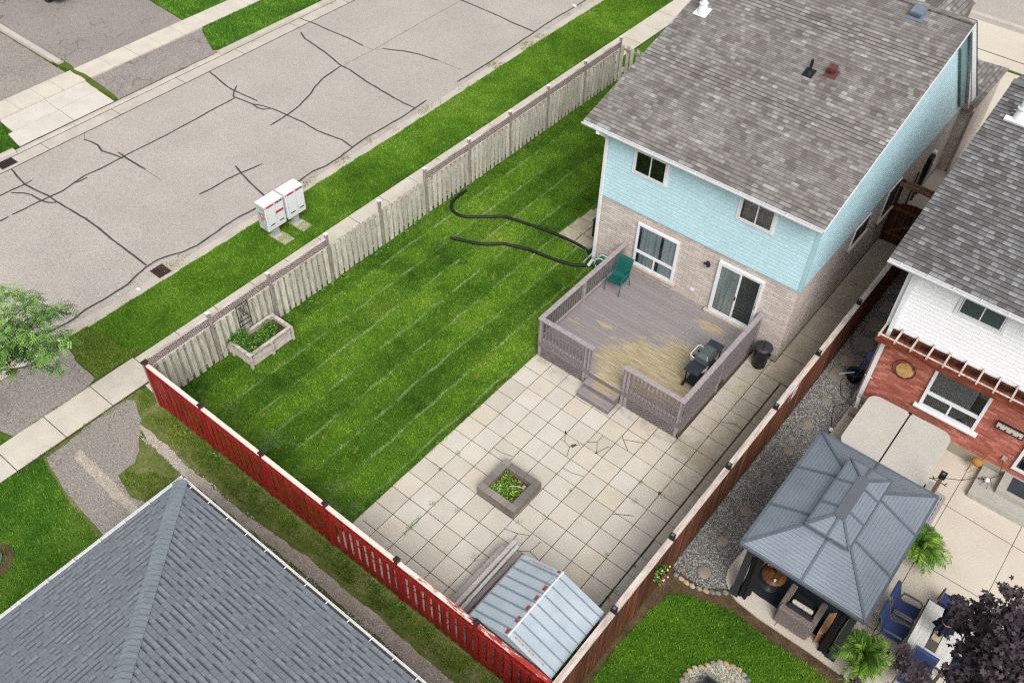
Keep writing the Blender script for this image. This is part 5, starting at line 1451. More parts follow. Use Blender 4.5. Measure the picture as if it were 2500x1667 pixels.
# steps
b = MB()
for (y0, y1, z1) in ((1.26, 1.56, .20), (1.52, 1.86, .41)):
    b.box(-.56, .5, y0, (y0 + y1) / 2 - .003, z1 - .035, z1); b.box(-.56, .5, (y0 + y1) / 2 + .003, y1, z1 - .035, z1)
b.build('step_tread', M['deck_floor'], T, bevel=.004)
b = MB(); b.box(-.58, .52, DY0 - .04, DY0 + .14, DZ - .04, DZ + .006); b.build('step_nosing', M['deck_floor'], T, bevel=.006)
b = MB()
b.box(-.55, .49, 1.54, 1.56, .2, .37); b.box(-.55, .49, 1.80, 1.82, .4, .58); b.box(-.55, .49, 1.27, 1.29, 0.02, .165)
for x in (-.55, .47): b.ext([(1.30, .02), (1.84, .02), (1.84, .37), (1.56, .37), (1.56, .165), (1.30, .165)], 'x', x, x + .02)
b.build('step_riser', M['rail_dark'], T)

# ---------------------------------------------------------------- green sling chair
m_green = pm('green_sling', (14, 92, 84), .12, 30, .6, .15, 160)
m_greenf = pm('green_frame', (28, 104, 96), .15, 8, .4, .05, 60)
def sling_chair(name, label, loc, rz, sling, frame, group=None, cat='chair', wide=.5):
    """seat faces -y in local space"""
    T = thing(name, label, cat, (0, 0, 0), 0, group)
    w = wide / 2
    b = MB(); prof = []
    pts = [(-.26, .43), (-.16, .425), (0, .39), (.14, .37), (.20, .40), (.25, .52), (.31, .72), (.37, .92), (.41, .98), (.45, .97)]
    for dy in (0, -.012):
        for y, z in pts: prof.append((y, z + dy))
    n = len(pts); V = []
    for (y, z) in pts: V += [(-w + .03, y, z), (w - .03, y, z)]
    m0 = len(V)
    for (y, z) in pts: V += [(-w + .03, y + .004, z - .014), (w - .03, y + .004, z - .014)]
    F = [(2 * k, 2 * k + 1, 2 * k + 3, 2 * k + 2) for k in range(n - 1)] + [(m0 + 2 * k, m0 + 2 * k + 2, m0 + 2 * k + 3, m0 + 2 * k + 1) for k in range(n - 1)]
    b.add(V, F, 0, True); b.build('seat', sling, T)
    for sx in (-1, 1):
        x = sx * (w - .015)
        b = MB(); b.tube([(x, y, z - .005) for y, z in pts], .014, 8); b.build('side_rail', frame, T)
        b = MB(); b.tube([(x + sx * .02, -.30, 0), (x + sx * .02, -.27, .42), (x + sx * .02, -.25, .60), (x + sx * .02, -.18, .645), (x + sx * .02, .0, .64), (x + sx * .02, .2, .60)], .016, 8)
        b.build('leg', frame, T)
        b = MB(); b.tube([(x + sx * .02, .22, .62), (x + sx * .02, .02, .64), (x + sx * .02, -.2, .655)], [.022, .026, .022], 8); b.build('armrest', frame, T)
        b = MB(); b.tube([(x + sx * .02, .20, .60), (x + sx * .02, .22, .40), (x + sx * .02, .36, 0)], .015, 8); b.build('leg', frame, T)
    b = MB(); b.tube([(-w + .02, -.2, .36), (w - .02, -.2, .36)], .012, 8); b.build('stretcher', frame, T)
    T.location = loc; T.rotation_euler = (0, 0, rz)
    return T
sling_chair('patio_chair', 'dark green sling chair in the corner of the deck beside the living room window', (-1.92, 5.12, DZ), .04, m_green, m_greenf)

# ---------------------------------------------------------------- barbecue (faces -x, stands by the right deck rail)
T = thing('gas_barbecue', 'black gas barbecue with grey hood and side shelves at the right deck railing', 'barbecue', (1.93, 3.85, DZ))
m_bbq = pm('bbq_black', (52, 58, 66), .2, 3, .35, .03, 60)
m_hood = pm('bbq_hood', (112, 122, 122), .15, 2, .28, .02, 60, metal=.55)
b = MB(); b.box(1.73, 2.12, 3.42, 4.02, DZ + .68, DZ + .76); b.box(1.75, 2.10, 3.44, 4.0, DZ + .60, DZ + .68); b.build('firebox', m_bbq, T, bevel=.01)
b = MB()
V = []
for (x0, x1, y0, y1, z) in ((1.73, 2.12, 3.42, 4.02, DZ + .765), (1.76, 2.11, 3.45, 3.99, DZ + .92), (1.83, 2.06, 3.53, 3.94, DZ + 1.02)):
    V += [(x0, y0, z), (x1, y0, z), (x1, y1, z), (x0, y1, z)]
F = [(4 * k + i, 4 * k + (i + 1) % 4, 4 * k + 4 + (i + 1) % 4, 4 * k + 4 + i) for k in range(2) for i in range(4)] + [(8, 9, 10, 11)]
b.add(V, F); b.build('hood', m_hood, T, bevel=.02)
b = MB(); b.box(1.68, 2.12, 2.98, 3.40, DZ + .70, DZ + .735); b.build('side_shelf', m_bbq, T, bevel=.012)
b = MB(); b.box(1.68, 2.12, 4.04, 4.46, DZ + .70, DZ + .735); b.build('side_shelf', m_bbq, T, bevel=.012)
b = MB(); b.box(1.60, 1.73, 3.44, 4.0, DZ + .62, DZ + .70); b.build('control_panel', pm('bbq_panel', (140, 140, 142), .1, 6, .4, .02, 60), T, bevel=.01)
for y in (3.6, 3.84):
    b = MB(); b.cyl((1.65, y, DZ + .70), (1.63, y, DZ + .74), .028, n=14); b.build('knob', M['black_plastic'], T)
b = MB(); b.tube([(1.72, 3.46, DZ + .78), (1.60, 3.47, DZ + .80), (1.56, 3.52, DZ + .80), (1.56, 3.93, DZ + .80), (1.60, 3.98, DZ + .80), (1.72, 3.99, DZ + .78)], .014, 8); b.build('handle', M['white_metal'], T)
for x, y in ((1.74, 3.1), (2.08, 3.1), (1.74, 4.35), (2.08, 4.35)):
    b = MB(); b.box(x - .015, x + .015, y - .015, y + .015, DZ + .005, DZ + .7); b.build('leg', M['black_plastic'], T)
b = MB(); b.box(1.73, 2.09, 3.1, 4.35, DZ + .14, DZ + .16); b.build('bottom_shelf', M['black_plastic'], T)
for x in (1.72, 2.1):
    b = MB(); b.cyl((x - .02, 3.08, DZ + .085), (x + .02, 3.08, DZ + .085), .08, n=18); b.build('wheel', M['black_plastic'], T)
b = MB(); b.lathe([(0, .17), (.14, .18), (.15, .25), (.15, .42), (.1, .5), (.05, .52), (0, .52)], 18, (1.9, 3.75, DZ)); b.build('gas_bottle', M['white_metal'], T)

# ---------------------------------------------------------------- dustbin, hose, air unit, hose reel
T = thing('dustbin', 'black round plastic dustbin with a handled lid beside the deck and brick corner', 'dustbin', (2.82, 5.70, .015))
c = (2.82, 5.70, .015)
b = MB(); b.lathe([(0, 0), (.19, 0), (.2, .02), (.235, .72), (.25, .73), (.25, .76), (.23, .76)], 32, c); b.build('bin_body', M['black_plastic'], T)
b = MB(); b.lathe([(.262, .745), (.265, .78), (.24, .80), (.2, .825), (.0, .84)], 32, c); ld = b.build('lid', pm('lid_black', (58, 60, 68), .15, 5, .4, .05, 60), T)
b = MB(); b.tube([(c[0] - .05, c[1] + .19, .84), (c[0] - .03, c[1] + .1, .88), (c[0] + .03, c[1] - .1, .88), (c[0] + .05, c[1] - .19, .84)], .014, 8); b.build('handle', M['black_plastic'], ld)
for s in (-1, 1):
    b = MB(); b.obox((c[0] + s * .25, c[1] - .04 * s, .62), (.04, .1, .05)); b.build('side_handle', M['black_plastic'], T)
def hose(name, label, pts, r, cat='hose'):
    P = [Vector((p[0], p[1], p[2] if len(p) > 2 else r + .012)) for p in pts]
    Q = []
    for k in range(len(P) - 1):       # catmull-rom
        p0, p1, p2, p3 = P[max(k - 1, 0)], P[k], P[k + 1], P[min(k + 2, len(P) - 1)]
        n = max(3, int((p2 - p1).length / .03))
        for q in range(n):
            t = q / n
            Q.append(.5 * ((2 * p1) + (p2 - p0) * t + (2 * p0 - 5 * p1 + 4 * p2 - p3) * t * t + (3 * p1 - p0 - 3 * p2 + p3) * t ** 3))
    Q.append(P[-1])
    rs = [r * (1 + .08 * (k % 2)) for k in range(len(Q))]
    b = MB(); b.tube(Q, rs, 10)
    o = b.build(name, M['hose_black']); return setp(o, label, cat)
hose('drain_hose', 'long black corrugated hose curling back over the lawn, the upper of two', [(-6.84, 6.18), (-7.22, 6.05), (-7.50, 5.78), (-7.85, 5.48), (-8.18, 5.20), (-8.5, 5.14), (-8.8, 5.24), (-9.0, 5.5), (-9.1, 5.94), (-9.08, 6.33)][::-1] + [(-6.3, 6.3), (-5.63, 6.44), (-5.12, 6.52), (-4.52, 6.55), (-3.98, 6.52), (-3.62, 6.3, .1)], .05)
hose('drain_hose', 'black corrugated hose lying straight across the lawn from the downspout, the lower of two', [(-7.8, 4.05), (-7.42, 4.22), (-6.94, 4.42), (-6.60, 4.66), (-6.33, 4.93), (-5.9, 5.13), (-5.37, 5.31), (-4.80, 5.4), (-4.32, 5.5), (-4.00, 5.6), (-3.74, 5.75), (-3.56, 5.92), (-3.50, 6.05, .12)], .052)
T = thing('air_conditioner', 'black air conditioning unit tucked beside the left wall of the pale blue house', 'air conditioner', (-3.95, 7.55, .04))
b = MB(); b.box(-4.3, -3.6, 7.2, 7.9, .04, .72); b.build('casing', M['black_plastic'], T, bevel=.02)
b = MB(); b.box(-4.32, -3.58, 7.18, 7.92, .72, .745); b.build('top_panel', M['black_plastic'], T); 
b = MB(); b.lathe([(.27, 0), (.27, .02), (.0, .02)], 24, (-3.95, 7.55, .745)); b.build('fan_grille', m_bbq, T)
T = thing('hose_reel', 'green and white garden hose reel against the brick behind the deck railing', 'hose reel', (-3.02, 6.0, 0))
m_reelg = pm('reel_green', (30, 140, 96), .15, 10, .5, .1, 60)
for yy, xx in ((5.86, -3.0), (6.06, -3.0)):
    b = MB(); R0 = .25
    ring = [(xx + R0 * math.cos(a), yy, .42 + R0 * math.sin(a)) for a in [2 * PI * k / 28 for k in range(29)]]
    b.tube(ring, .02, 8, cap=False); b.build('reel_rim', M['white_metal'], T)
    for k in range(6):
        a = 2 * PI * k / 6; b = MB(); b.beam((xx, yy, .42), (xx + R0 * math.cos(a), yy, .42 + R0 * math.sin(a)), .012, .05, (0, 1, 0)); b.build('spoke', m_reelg, T)
b = MB(); b.cyl((-3.0, 5.88, .42), (-3.0, 6.04, .42), .19, n=24); b.build('hose_coil', m_reelg, T)
b = MB(); b.tube([(-3.28, 5.84, .02), (-3.2, 5.84, .42), (-2.78, 5.84, .42), (-2.72, 5.84, .02)], .014, 8); b.build('stand', M['black_plastic'], T)
b = MB(); b.tube([(-3.3, 5.9, .55), (-3.6, 5.95, .35), (-3.8, 6.1, .5)], .012, 6); b.build('hose_end', m_reelg, T)
b = MB(); b.obox((-3.62, 6.02, .28), (.05, .04, .55), (0, .5, .2)); o = b.build('splash_board', M['plank_grey']); setp(o, 'pale board leaning at the foot of the white downspout beside the lawn', 'board')

# ---------------------------------------------------------------- block planter in the patio
T = thing('block_planter', 'square planter of grey concrete blocks with green plants in the middle of the patio', 'planter', (0, -2.45, .015))
m_blk = brick_mat('block', [(0, (122, 116, 112)), (.5, (138, 131, 126)), (1, (158, 150, 144))], .4, .4, (110, 104, 98), .0, .95, .5, 40)
z0 = .015
for lay in range(3):
    b = MB()
    zz0, zz1 = z0 + lay * .105, z0 + (lay + 1) * .105 - .004
    X0, X1, Y0, Y1, w = -.6, .6, -3.05, -1.88, .2
    def seg(a, c, n, f):
        for k in range(n):
            s0, s1 = a + (c - a) * k / n, a + (c - a) * (k + 1) / n
            j = .004 * RND.random(); f(s0 + .003, s1 - .003, j)
    if lay % 2:
        seg(X0, X1 - w, 4, lambda s, e, j: b.box(s, e, Y0 + j, Y0 + w, zz0, zz1)); seg(Y0, Y1 - w, 4, lambda s, e, j: b.box(X1 - w, X1 - j, s, e, zz0, zz1))
        seg(X0 + w, X1, 4, lambda s, e, j: b.box(s, e, Y1 - w, Y1 - j, zz0, zz1)); seg(Y0 + w, Y1, 4, lambda s, e, j: b.box(X0 + j, X0 + w, s, e, zz0, zz1))
    else:
        seg(X0 + w, X1, 4, lambda s, e, j: b.box(s, e, Y0 + j, Y0 + w, zz0, zz1)); seg(Y0 + w, Y1, 4, lambda s, e, j: b.box(X1 - w, X1 - j, s, e, zz0, zz1))
        seg(X0, X1 - w, 4, lambda s, e, j: b.box(s, e, Y1 - w, Y1 - j, zz0, zz1)); seg(Y0, Y1 - w, 4, lambda s, e, j: b.box(X0 + j, X0 + w, s, e, zz0, zz1))
    b.build('block_course', m_blk, T, bevel=.008)
b = MB(); b.box(-.4, .4, -2.85, -2.08, .02, .17); b.build('soil', M['soil'], T)
# generic foliage: many leaf faces with a per-leaf tone
def foliage(name, pts, mat, size, parent=None, quad=False, aspect=.45, up=.4, seed=0, kind=None, droop=0.0):
    """pts: (n,3) leaf positions (world); one small pointed leaf each"""
    rng = np.random.default_rng(seed); P = np.asarray(pts, float); n = len(P)
    d = rng.normal(size=(n, 3)); d[:, 2] = np.abs(d[:, 2]) * up - droop; d /= np.linalg.norm(d, axis=1)[:, None]
    t = rng.normal(size=(n, 3)); t -= (t * d).sum(1)[:, None] * d; t /= np.linalg.norm(t, axis=1)[:, None]
    s = size * (.6 + .8 * rng.random((n, 1)))
    a, c_, e, f = P, P + d * s * .45 + t * s * aspect * .5, P + d * s, P + d * s * .45 - t * s * aspect * .5
    V = np.stack([a, c_, e, f], 1)
    return leafmesh(name, V, mat, rng, parent, kind)
def leafmesh(name, V, mat, rng, parent=None, kind=None, rnd=None):
    n, k = V.shape[:2]
    rt = root_of(parent) if parent is not None else None
    if rt is not None: V = V - np.array(rt.location)
    me = bpy.data.meshes.new(name)
    me.vertices.add(n * k); me.vertices.foreach_set('co', V.reshape(-1))
    me.loops.add(n * k); me.loops.foreach_set('vertex_index', np.arange(n * k, dtype=np.int32))
    me.polygons.add(n); me.polygons.foreach_set('loop_start', np.arange(0, n * k, k, dtype=np.int32))
    me.update(); me.validate()
    at = me.attributes.new('rnd', 'FLOAT', 'POINT'); at.data.foreach_set('value', np.repeat(rng.random(n) if rnd is None else rnd, k).astype(np.float32))
    me.materials.append(mat)
    o = bpy.data.objects.new(name, me); COL.objects.link(o)
    if parent is not None: o.parent = parent
    if kind: o['kind'] = kind
    return o
M['leaf_green'] = leafy('leaf_green', [(34, 74, 20), (64, 112, 34), (96, 144, 52), (140, 180, 78)])
M['leaf_lime'] = leafy('leaf_lime', [(52, 92, 22), (92, 138, 36), (132, 172, 54), (172, 198, 90)])
def blobpts(n, c, r, seed, flat=0.0, shell=.5):
    rng = np.random.default_rng(seed); d = rng.normal(size=(n, 3)); d /= np.linalg.norm(d, axis=1)[:, None]
    rad = (shell + (1 - shell) * rng.random((n, 1)) ** .5)
    P = d * rad * np.array(r) + np.array(c)
    return P[P[:, 2] > flat]
pp = np.concatenate([blobpts(170, (x, y, .17), (.16, .16, .13), 40 + i, .16) for i, (x, y) in enumerate([(-.22, -2.6), (-.05, -2.45), (.1, -2.55), (-.25, -2.35), (-.08, -2.7), (.2, -2.68), (.05, -2.3), (-.3, -2.2), (.22, -2.45), (-.28, -2.75), (.0, -2.78)])])
foliage('plants', pp, M['leaf_lime'], .06, T, seed=1, aspect=.6)
for k, (p0, p1) in enumerate((((.34, -2.25, .2), (.02, -2.5, .3)), ((-.3, -2.62, .2), (-.08, -2.75, .28)))):
    b = MB(); b.tube([p0, ((p0[0] + p1[0]) / 2, (p0[1] + p1[1]) / 2 + .03, .3), p1], [.018, .014, .008], 6); b.build('stick', M['plank_grey'], T)
rk = MB(); rk.blob((.28, -2.2, .2), (.06, .05, .04), 3); rk.build('stone', M['foundation'], T)

# ---------------------------------------------------------------- weathered raised bed + trellis at the fence
T = thing('raised_bed', 'whitewashed wooden raised bed full of leafy plants beside the grey fence', 'planter', (-8.75, -3.1, 0))
X0, X1, Y0, Y1, HB = -9.12, -8.34, -3.90, -2.40, .52
m_bed = wood_mat('bed_wood', (206, 196, 188), (140, 128, 120), (232, 226, 218), (5, 2, 18), .9, KB, None, .3)
b = MB()
for k in range(3):
    z0, z1 = .03 + k * .165, .03 + (k + 1) * .165 - .012
    b.box(X0, X0 + .03, Y0, Y1, z0, z1); b.box(X1 - .03, X1, Y0, Y1, z0, z1); b.box(X0, X1, Y0, Y0 + .03, z0, z1); b.box(X0, X1, Y1 - .03, Y1, z0, z1)
b.build('side_boards', m_bed, T)
for (x, y) in ((X0 - .02, Y0 - .02), (X1 + .02, Y0 - .02), (X1 + .02, Y1 + .02), (X0 - .02, Y1 + .02), (X1 + .035, (Y0 + Y1) / 2)):
    b = MB(); b.box(x - .035, x + .035, y - .035, y + .035, -.02, HB - .002); b.build('post', m_bed, T)
for q in ((X0 - .05, X0 + .05, Y0 - .05, Y1 + .05), (X1 - .05, X1 + .05, Y0 - .05, Y1 + .05), (X0 + .05, X1 - .05, Y0 - .05, Y0 + .05), (X0 + .05, X1 - .05, Y1 - .05, Y1 + .05)):
    b = MB(); b.box(q[0], q[1], q[2], q[3], HB, HB + .03); b.build('rim_board', m_bed, T, bevel=.005)
b = MB(); b.box(X0 + .03, X1 - .03, Y0 + .03, Y1 - .03, .05, .38); b.build('soil', M['soil'], T)
rng = np.random.default_rng(8); pl = []
for i in range(40):
    x, y = X0 + .1 + (X1 - X0 - .2) * rng.random(), Y0 + .05 + 1.2 * rng.random() ** 1.2
    pl.append(blobpts(70, (x, y, .42 + .06 * rng.random()), (.13, .13, .14), 60 + i, .38))
for i in range(9): pl.append(blobpts(90, (X0 - .02 + .35 * rng.random() - .1 * (i % 2), Y0 + .05 + .35 * rng.random(), .55 + .2 * rng.random()), (.16, .14, .2), 160 + i, .3))
foliage('plants', np.concatenate(pl), M['leaf_green'], .075, T, seed=2, aspect=.35, up=.8)
rng = np.random.default_rng(9); V = []
for i in range(60):    # trailing blades over the left rim
    a = PI + rng.normal() * .8; L = .25 + .25 * rng.random(); x, y, z = X0 + .05, Y0 + .1 + .3 * rng.random(), .56
    dx, dy = math.cos(a), math.sin(a); n_ = (-dy * .012, dx * .012)
    V.append([(x, y, z), (x + dx * L * .5 + n_[0], y + dy * L * .5 + n_[1], z + .08), (x + dx * L, y + dy * L, z - .15 - .2 * rng.random()), (x + dx * L * .5 - n_[0], y + dy * L * .5 - n_[1], z + .08)])
leafmesh('trailing_leaves', np.array(V), M['leaf_lime'], rng, T)
T = thing('metal_trellis', 'black wrought metal trellis panel leaning on the grey fence behind the raised bed', 'trellis', (-9.17, -3.27, .3))
x = -9.19
bars = [[(x, -3.47, .3), (x, -3.47, 1.58)], [(x, -3.07, .3), (x, -3.07, 1.58)], [(x, -3.47, 1.58), (x, -3.07, 1.58)], [(x, -3.47, .95), (x, -3.07, .95)], [(x, -3.47, .78), (x, -3.07, .78)]]
for q in bars:
    b = MB(); b.tube(q, .013, 6); b.build('bar', M['black_plastic'], T)
for s in (1, -1):
    b = MB(); b.tube([(x, -3.27 + s * .2, 1.55), (x, -3.27 + s * .05, 1.42), (x, -3.27 - s * .03, 1.25), (x, -3.27 - s * .16, .98)], .008, 6); b.build('scroll', M['black_plastic'], T)
    b = MB(); b.tube([(x, -3.27 + s * .03, 1.56), (x, -3.27 + s * .06, 1.3), (x, -3.27 - s * .02, 1.1), (x, -3.27 + s * .16, 1.12)], .008, 6); b.build('scroll', M['black_plastic'], T)

# ---------------------------------------------------------------- metal shed and planks
T = thing('metal_shed', 'low galvanised metal shed with rust streaked ridge in the corner of red and brown fences', 'shed', (3.15, -5.4, 0))
mg = Mat('galvanised', .38, .5, .35)
w1 = mg.noise(mg.mapping('World', (1, 1, 1)), 1.1, 4, .6); w2 = mg.noise(mg.mapping('World', (1, .25, 1)), 5, 4)
cc = mg.ramp(w1, [(.3, lin((176, 190, 200), .85)), (.7, lin((204, 214, 222), .85))])
cc = mg.mix(.25, cc, mg.ramp(w2, [(.3, (.8, .82, .84)), (.7, (1.08, 1.08, 1.08))]), 'MULTIPLY'); mg.color(cc)
M['galv'] = mg.m
SX0, SX1, SY0, SY1, SE, SR = 2.0, 4.2, -6.33, -4.42, 1.62, 2.02
XM = 3.02
M['rust'] = pm('rust', (160, 78, 60), .3, 9, .9, .3, 60)
b = MB(); b.box(SX0 + .06, SX1 - .05, SY0 + .05, SY1 - .08, 0.01, SE - .03); b.build('wall', M['galv'], T)
m_seam = pm('shed_seam', (136, 152, 164), .1, 6, .5, .05, 60, metal=.2)  # darker than the panels: the seams' shadow is put into their colour
def shed_slope(x_e, nm):
    b = MB()
    sl = (SR - SE) / abs(XM - x_e)
    V0 = Vector((x_e, 0, SE)); V1 = Vector((XM, 0, SR))
    b.add([(x_e, SY0, SE), (XM, SY0, SR), (XM, SY1, SR), (x_e, SY1, SE), (x_e, SY0, SE - .02), (XM, SY0, SR - .02), (XM, SY1, SR - .02), (x_e, SY1, SE - .02)],
          [(0, 3, 2, 1) if x_e < XM else (0, 1, 2, 3), (4, 5, 6, 7), (0, 4, 7, 3), (0, 1, 5, 4), (3, 7, 6, 2)])
    n = 7
    for k in range(n):
        y = SY0 + .16 + (SY1 - SY0 - .32) * k / (n - 1)
        pass
    b.build('roof_panel', M['galv'], T)
    for k in range(n):
        y = SY0 + .16 + (SY1 - SY0 - .32) * k / (n - 1)
        b = MB(); b.beam((x_e, y, SE + .01), (XM, y, SR + .01), .024, .028); b.build('seam', m_seam, T)
shed_slope(SX0, 'l'); shed_slope(SX1, 'r')
b = MB(); b.add([(XM - .09, SY0 - .01, SR - .025), (XM, SY0 - .01, SR + .012), (XM + .05, SY0 - .01, SR - .01), (XM - .09, SY1 + .01, SR - .025), (XM, SY1 + .01, SR + .012), (XM + .05, SY1 + .01, SR - .01)], [(0, 1, 4, 3), (1, 2, 5, 4)]); b.build('ridge_flashing', M['galv'], T)
b = MB(); b.beam((XM + .035, SY0 - .01, SR + .012), (XM + .035, SY1 + .01, SR + .012), .03, .03); b.build('ridge_bar', M['white_metal'], T)
for k, (y0, y1) in enumerate(((-6.3, -6.18), (-5.98, -5.82), (-5.66, -5.5), (-5.34, -5.2), (-5.04, -4.9), (-4.5, -4.43))):
    b = MB(); o = .006; b.add([(XM - .088, y0, SR - .025 + o), (XM - .012, y0, SR + .006 + o), (XM - .012, y1, SR + .006 + o), (XM - .088, y1, SR - .025 + o)], [(0, 1, 2, 3)]); b.build('rust_patch', M['rust'], T)
mr = pm('rust_orange', (196, 132, 82), .2, 20, .9, .2, 80)
b = MB(); 
for q in range(9):
    t = .12 + q * .075; x = XM + (SX1 - XM) * t; z = SR + (SE - SR) * t + .004; y = SY0 + .10 - .0 * q; w = .006 + .012 * RND.random()
    b.add([(x, y - w, z), (x + .06, y - w, z - .06 * (SR - SE) / (SX1 - XM)), (x + .06, y + w, z - .06 * (SR - SE) / (SX1 - XM)), (x, y + w, z)], [(0, 1, 2, 3)])
b.build('rust_streak', mr, T)
b = MB()
for q in range(7):
    t = .2 + q * .09; x = XM + (SX0 - XM) * t; z = SR + (SE - SR) * t + .004; y = SY1 - .07; w = .006 + .01 * RND.random()
    b.add([(x, y - w, z), (x, y + w, z), (x - .07, y + w, z - .07 * (SR - SE) / (XM - SX0)), (x - .07, y - w, z - .07 * (SR - SE) / (XM - SX0))], [(0, 1, 2, 3)])
b.build('rust_streak', mr, T)
rr = random.Random(9)
pl = [(1.06, -6.1, -3.98, .40, .16, 'flat weathered plank lowest and leftmost of the stack beside the shed'), (1.20, -6.02, -3.72, .52, .13, 'speckled grey plank second from the left in the stack beside the shed'),
      (1.36, -6.0, -3.80, .60, .10, 'pale plank in the middle of the stack, right of the dark gap'), (1.50, -6.05, -3.92, .66, .13, 'rough brownish plank, third from the shed in the stack'),
      (1.66, -5.98, -3.94, .72, .10, 'whitest plank, second from the shed in the stack'), (1.80, -5.96, -4.0, .74, .07, 'narrow plank set on edge right against the shed wall')]
for k, (x, y0, y1, z, w, lb) in enumerate(pl):
    b = MB(); b.obox((x, (y0 + y1) / 2, z / 2 + .2), (w * .85, y1 - y0, .045), (0, .1 * rr.random(), .012 * (k % 3 - 1)))
    o = b.build('plank', pm('plank%d' % k, [(172, 166, 164), (216, 208, 204), (232, 226, 222), (168, 158, 154), (236, 230, 226), (198, 192, 190)][k], .2, 3, .9, .3, 60, stretch=(14, 1.5, 14)), bevel=.004); setp(o, lb, 'plank', 'old planks stacked beside the shed')
    b = MB(); 
for k in range(5):
    x = 1.1 + k * .15; b = MB(); b.obox((x + .03, -5.1, .2 + .06 * k), (.04, 1.9, .12 + .02 * k), (0, .3, .01 * k)); o = b.build('plank', M['plank_grey'])
    setp(o, ['dull board on edge at the open left side under the plank stack', 'dull board on edge below the speckled plank', 'dull board on edge below the dark gap of the plank stack', 'dull board on edge below the rough brownish plank', 'dull board on edge nearest the shed wall under the planks'][k], 'plank', 'boards standing under the stacked planks')
b = MB()
pts = np.concatenate([blobpts(60, (4.24, -6.1 + .16 * i, 1.3 + .03 * (i % 3)), (.08, .12, .16), 300 + i, 0) for i in range(7)])
T = thing('climbing_plant', 'green leafy climber squeezed between metal shed and brown fence', 'plant', (4.24, -5.7, .9))
foliage('leaves', pts, M['leaf_green'], .12, T, seed=7, aspect=.7)
b = MB(); b.tube([(4.25, -5.6, .02), (4.25, -5.7, .8), (4.24, -5.6, 1.4)], .012, 6); b.build('stem', M['bark'], T)

# ---------------------------------------------------------------- weeds in the patio joints
wd = [(2.46, -.02, .10), (2.67, -.60, .10), (3.18, .0, .12), (3.95, .55, .16), (1.20, -1.43, .05), (.77, -3.04, .1), (.57, -4.55, .0), (-1.25, -4.01, .09), (-1.24, -4.55, .08), (-1.23, -4.68, .09), (-1.22, -4.8, .1), (-1.22, -4.92, .09), (-1.21, -5.1, .07), (-.67, -3.78, .1), (.57, -4.5, .14), (1.2, -2.51, .12), (3.7, -3.3, .06), (3.7, -3.0, .07), (3.72, -2.2, .06), (3.0, -2.35, .05), (-1.8, -2.4, .07), (-1.83, -3.1, .06)]
T = thing('patio_weeds', 'small green weeds sprouting from the slab joints of the patio', 'weeds', (0, -2, 0)); T['kind'] = 'stuff'
pts = np.concatenate([blobpts(int(16 + 500 * r), (x, y, .02), (r, r, r * .5), 400 + i, .015, .1) for i, (x, y, r) in enumerate(wd) if r > 0])
COL.objects.unlink(T); bpy.data.objects.remove(T)
o = foliage('patio_weeds', pts, M['leaf_green'], .032, None, seed=3, aspect=.3, kind='stuff'); setp(o, 'small green weeds sprouting from the slab joints of the patio', 'weeds')
rng = np.random.default_rng(77)
pts = []
for i in range(55):
    x = [-9.12, RND.uniform(-9, 4), -9.15][i % 3]; y = [RND.uniform(-6, 5), -6.62, RND.uniform(-6, 6)][i % 3]
    pts.append(blobpts(24, (x + .06 * rng.normal(), y + .04 * rng.normal(), .03), (.1, .1, .09), 500 + i, .01, .1))
o = foliage('fence_weeds', np.concatenate(pts), M['leaf_green'], .07, None, seed=4, aspect=.5, kind='stuff'); setp(o, 'broad leaved weeds along the feet of the grey and red fences', 'weeds')
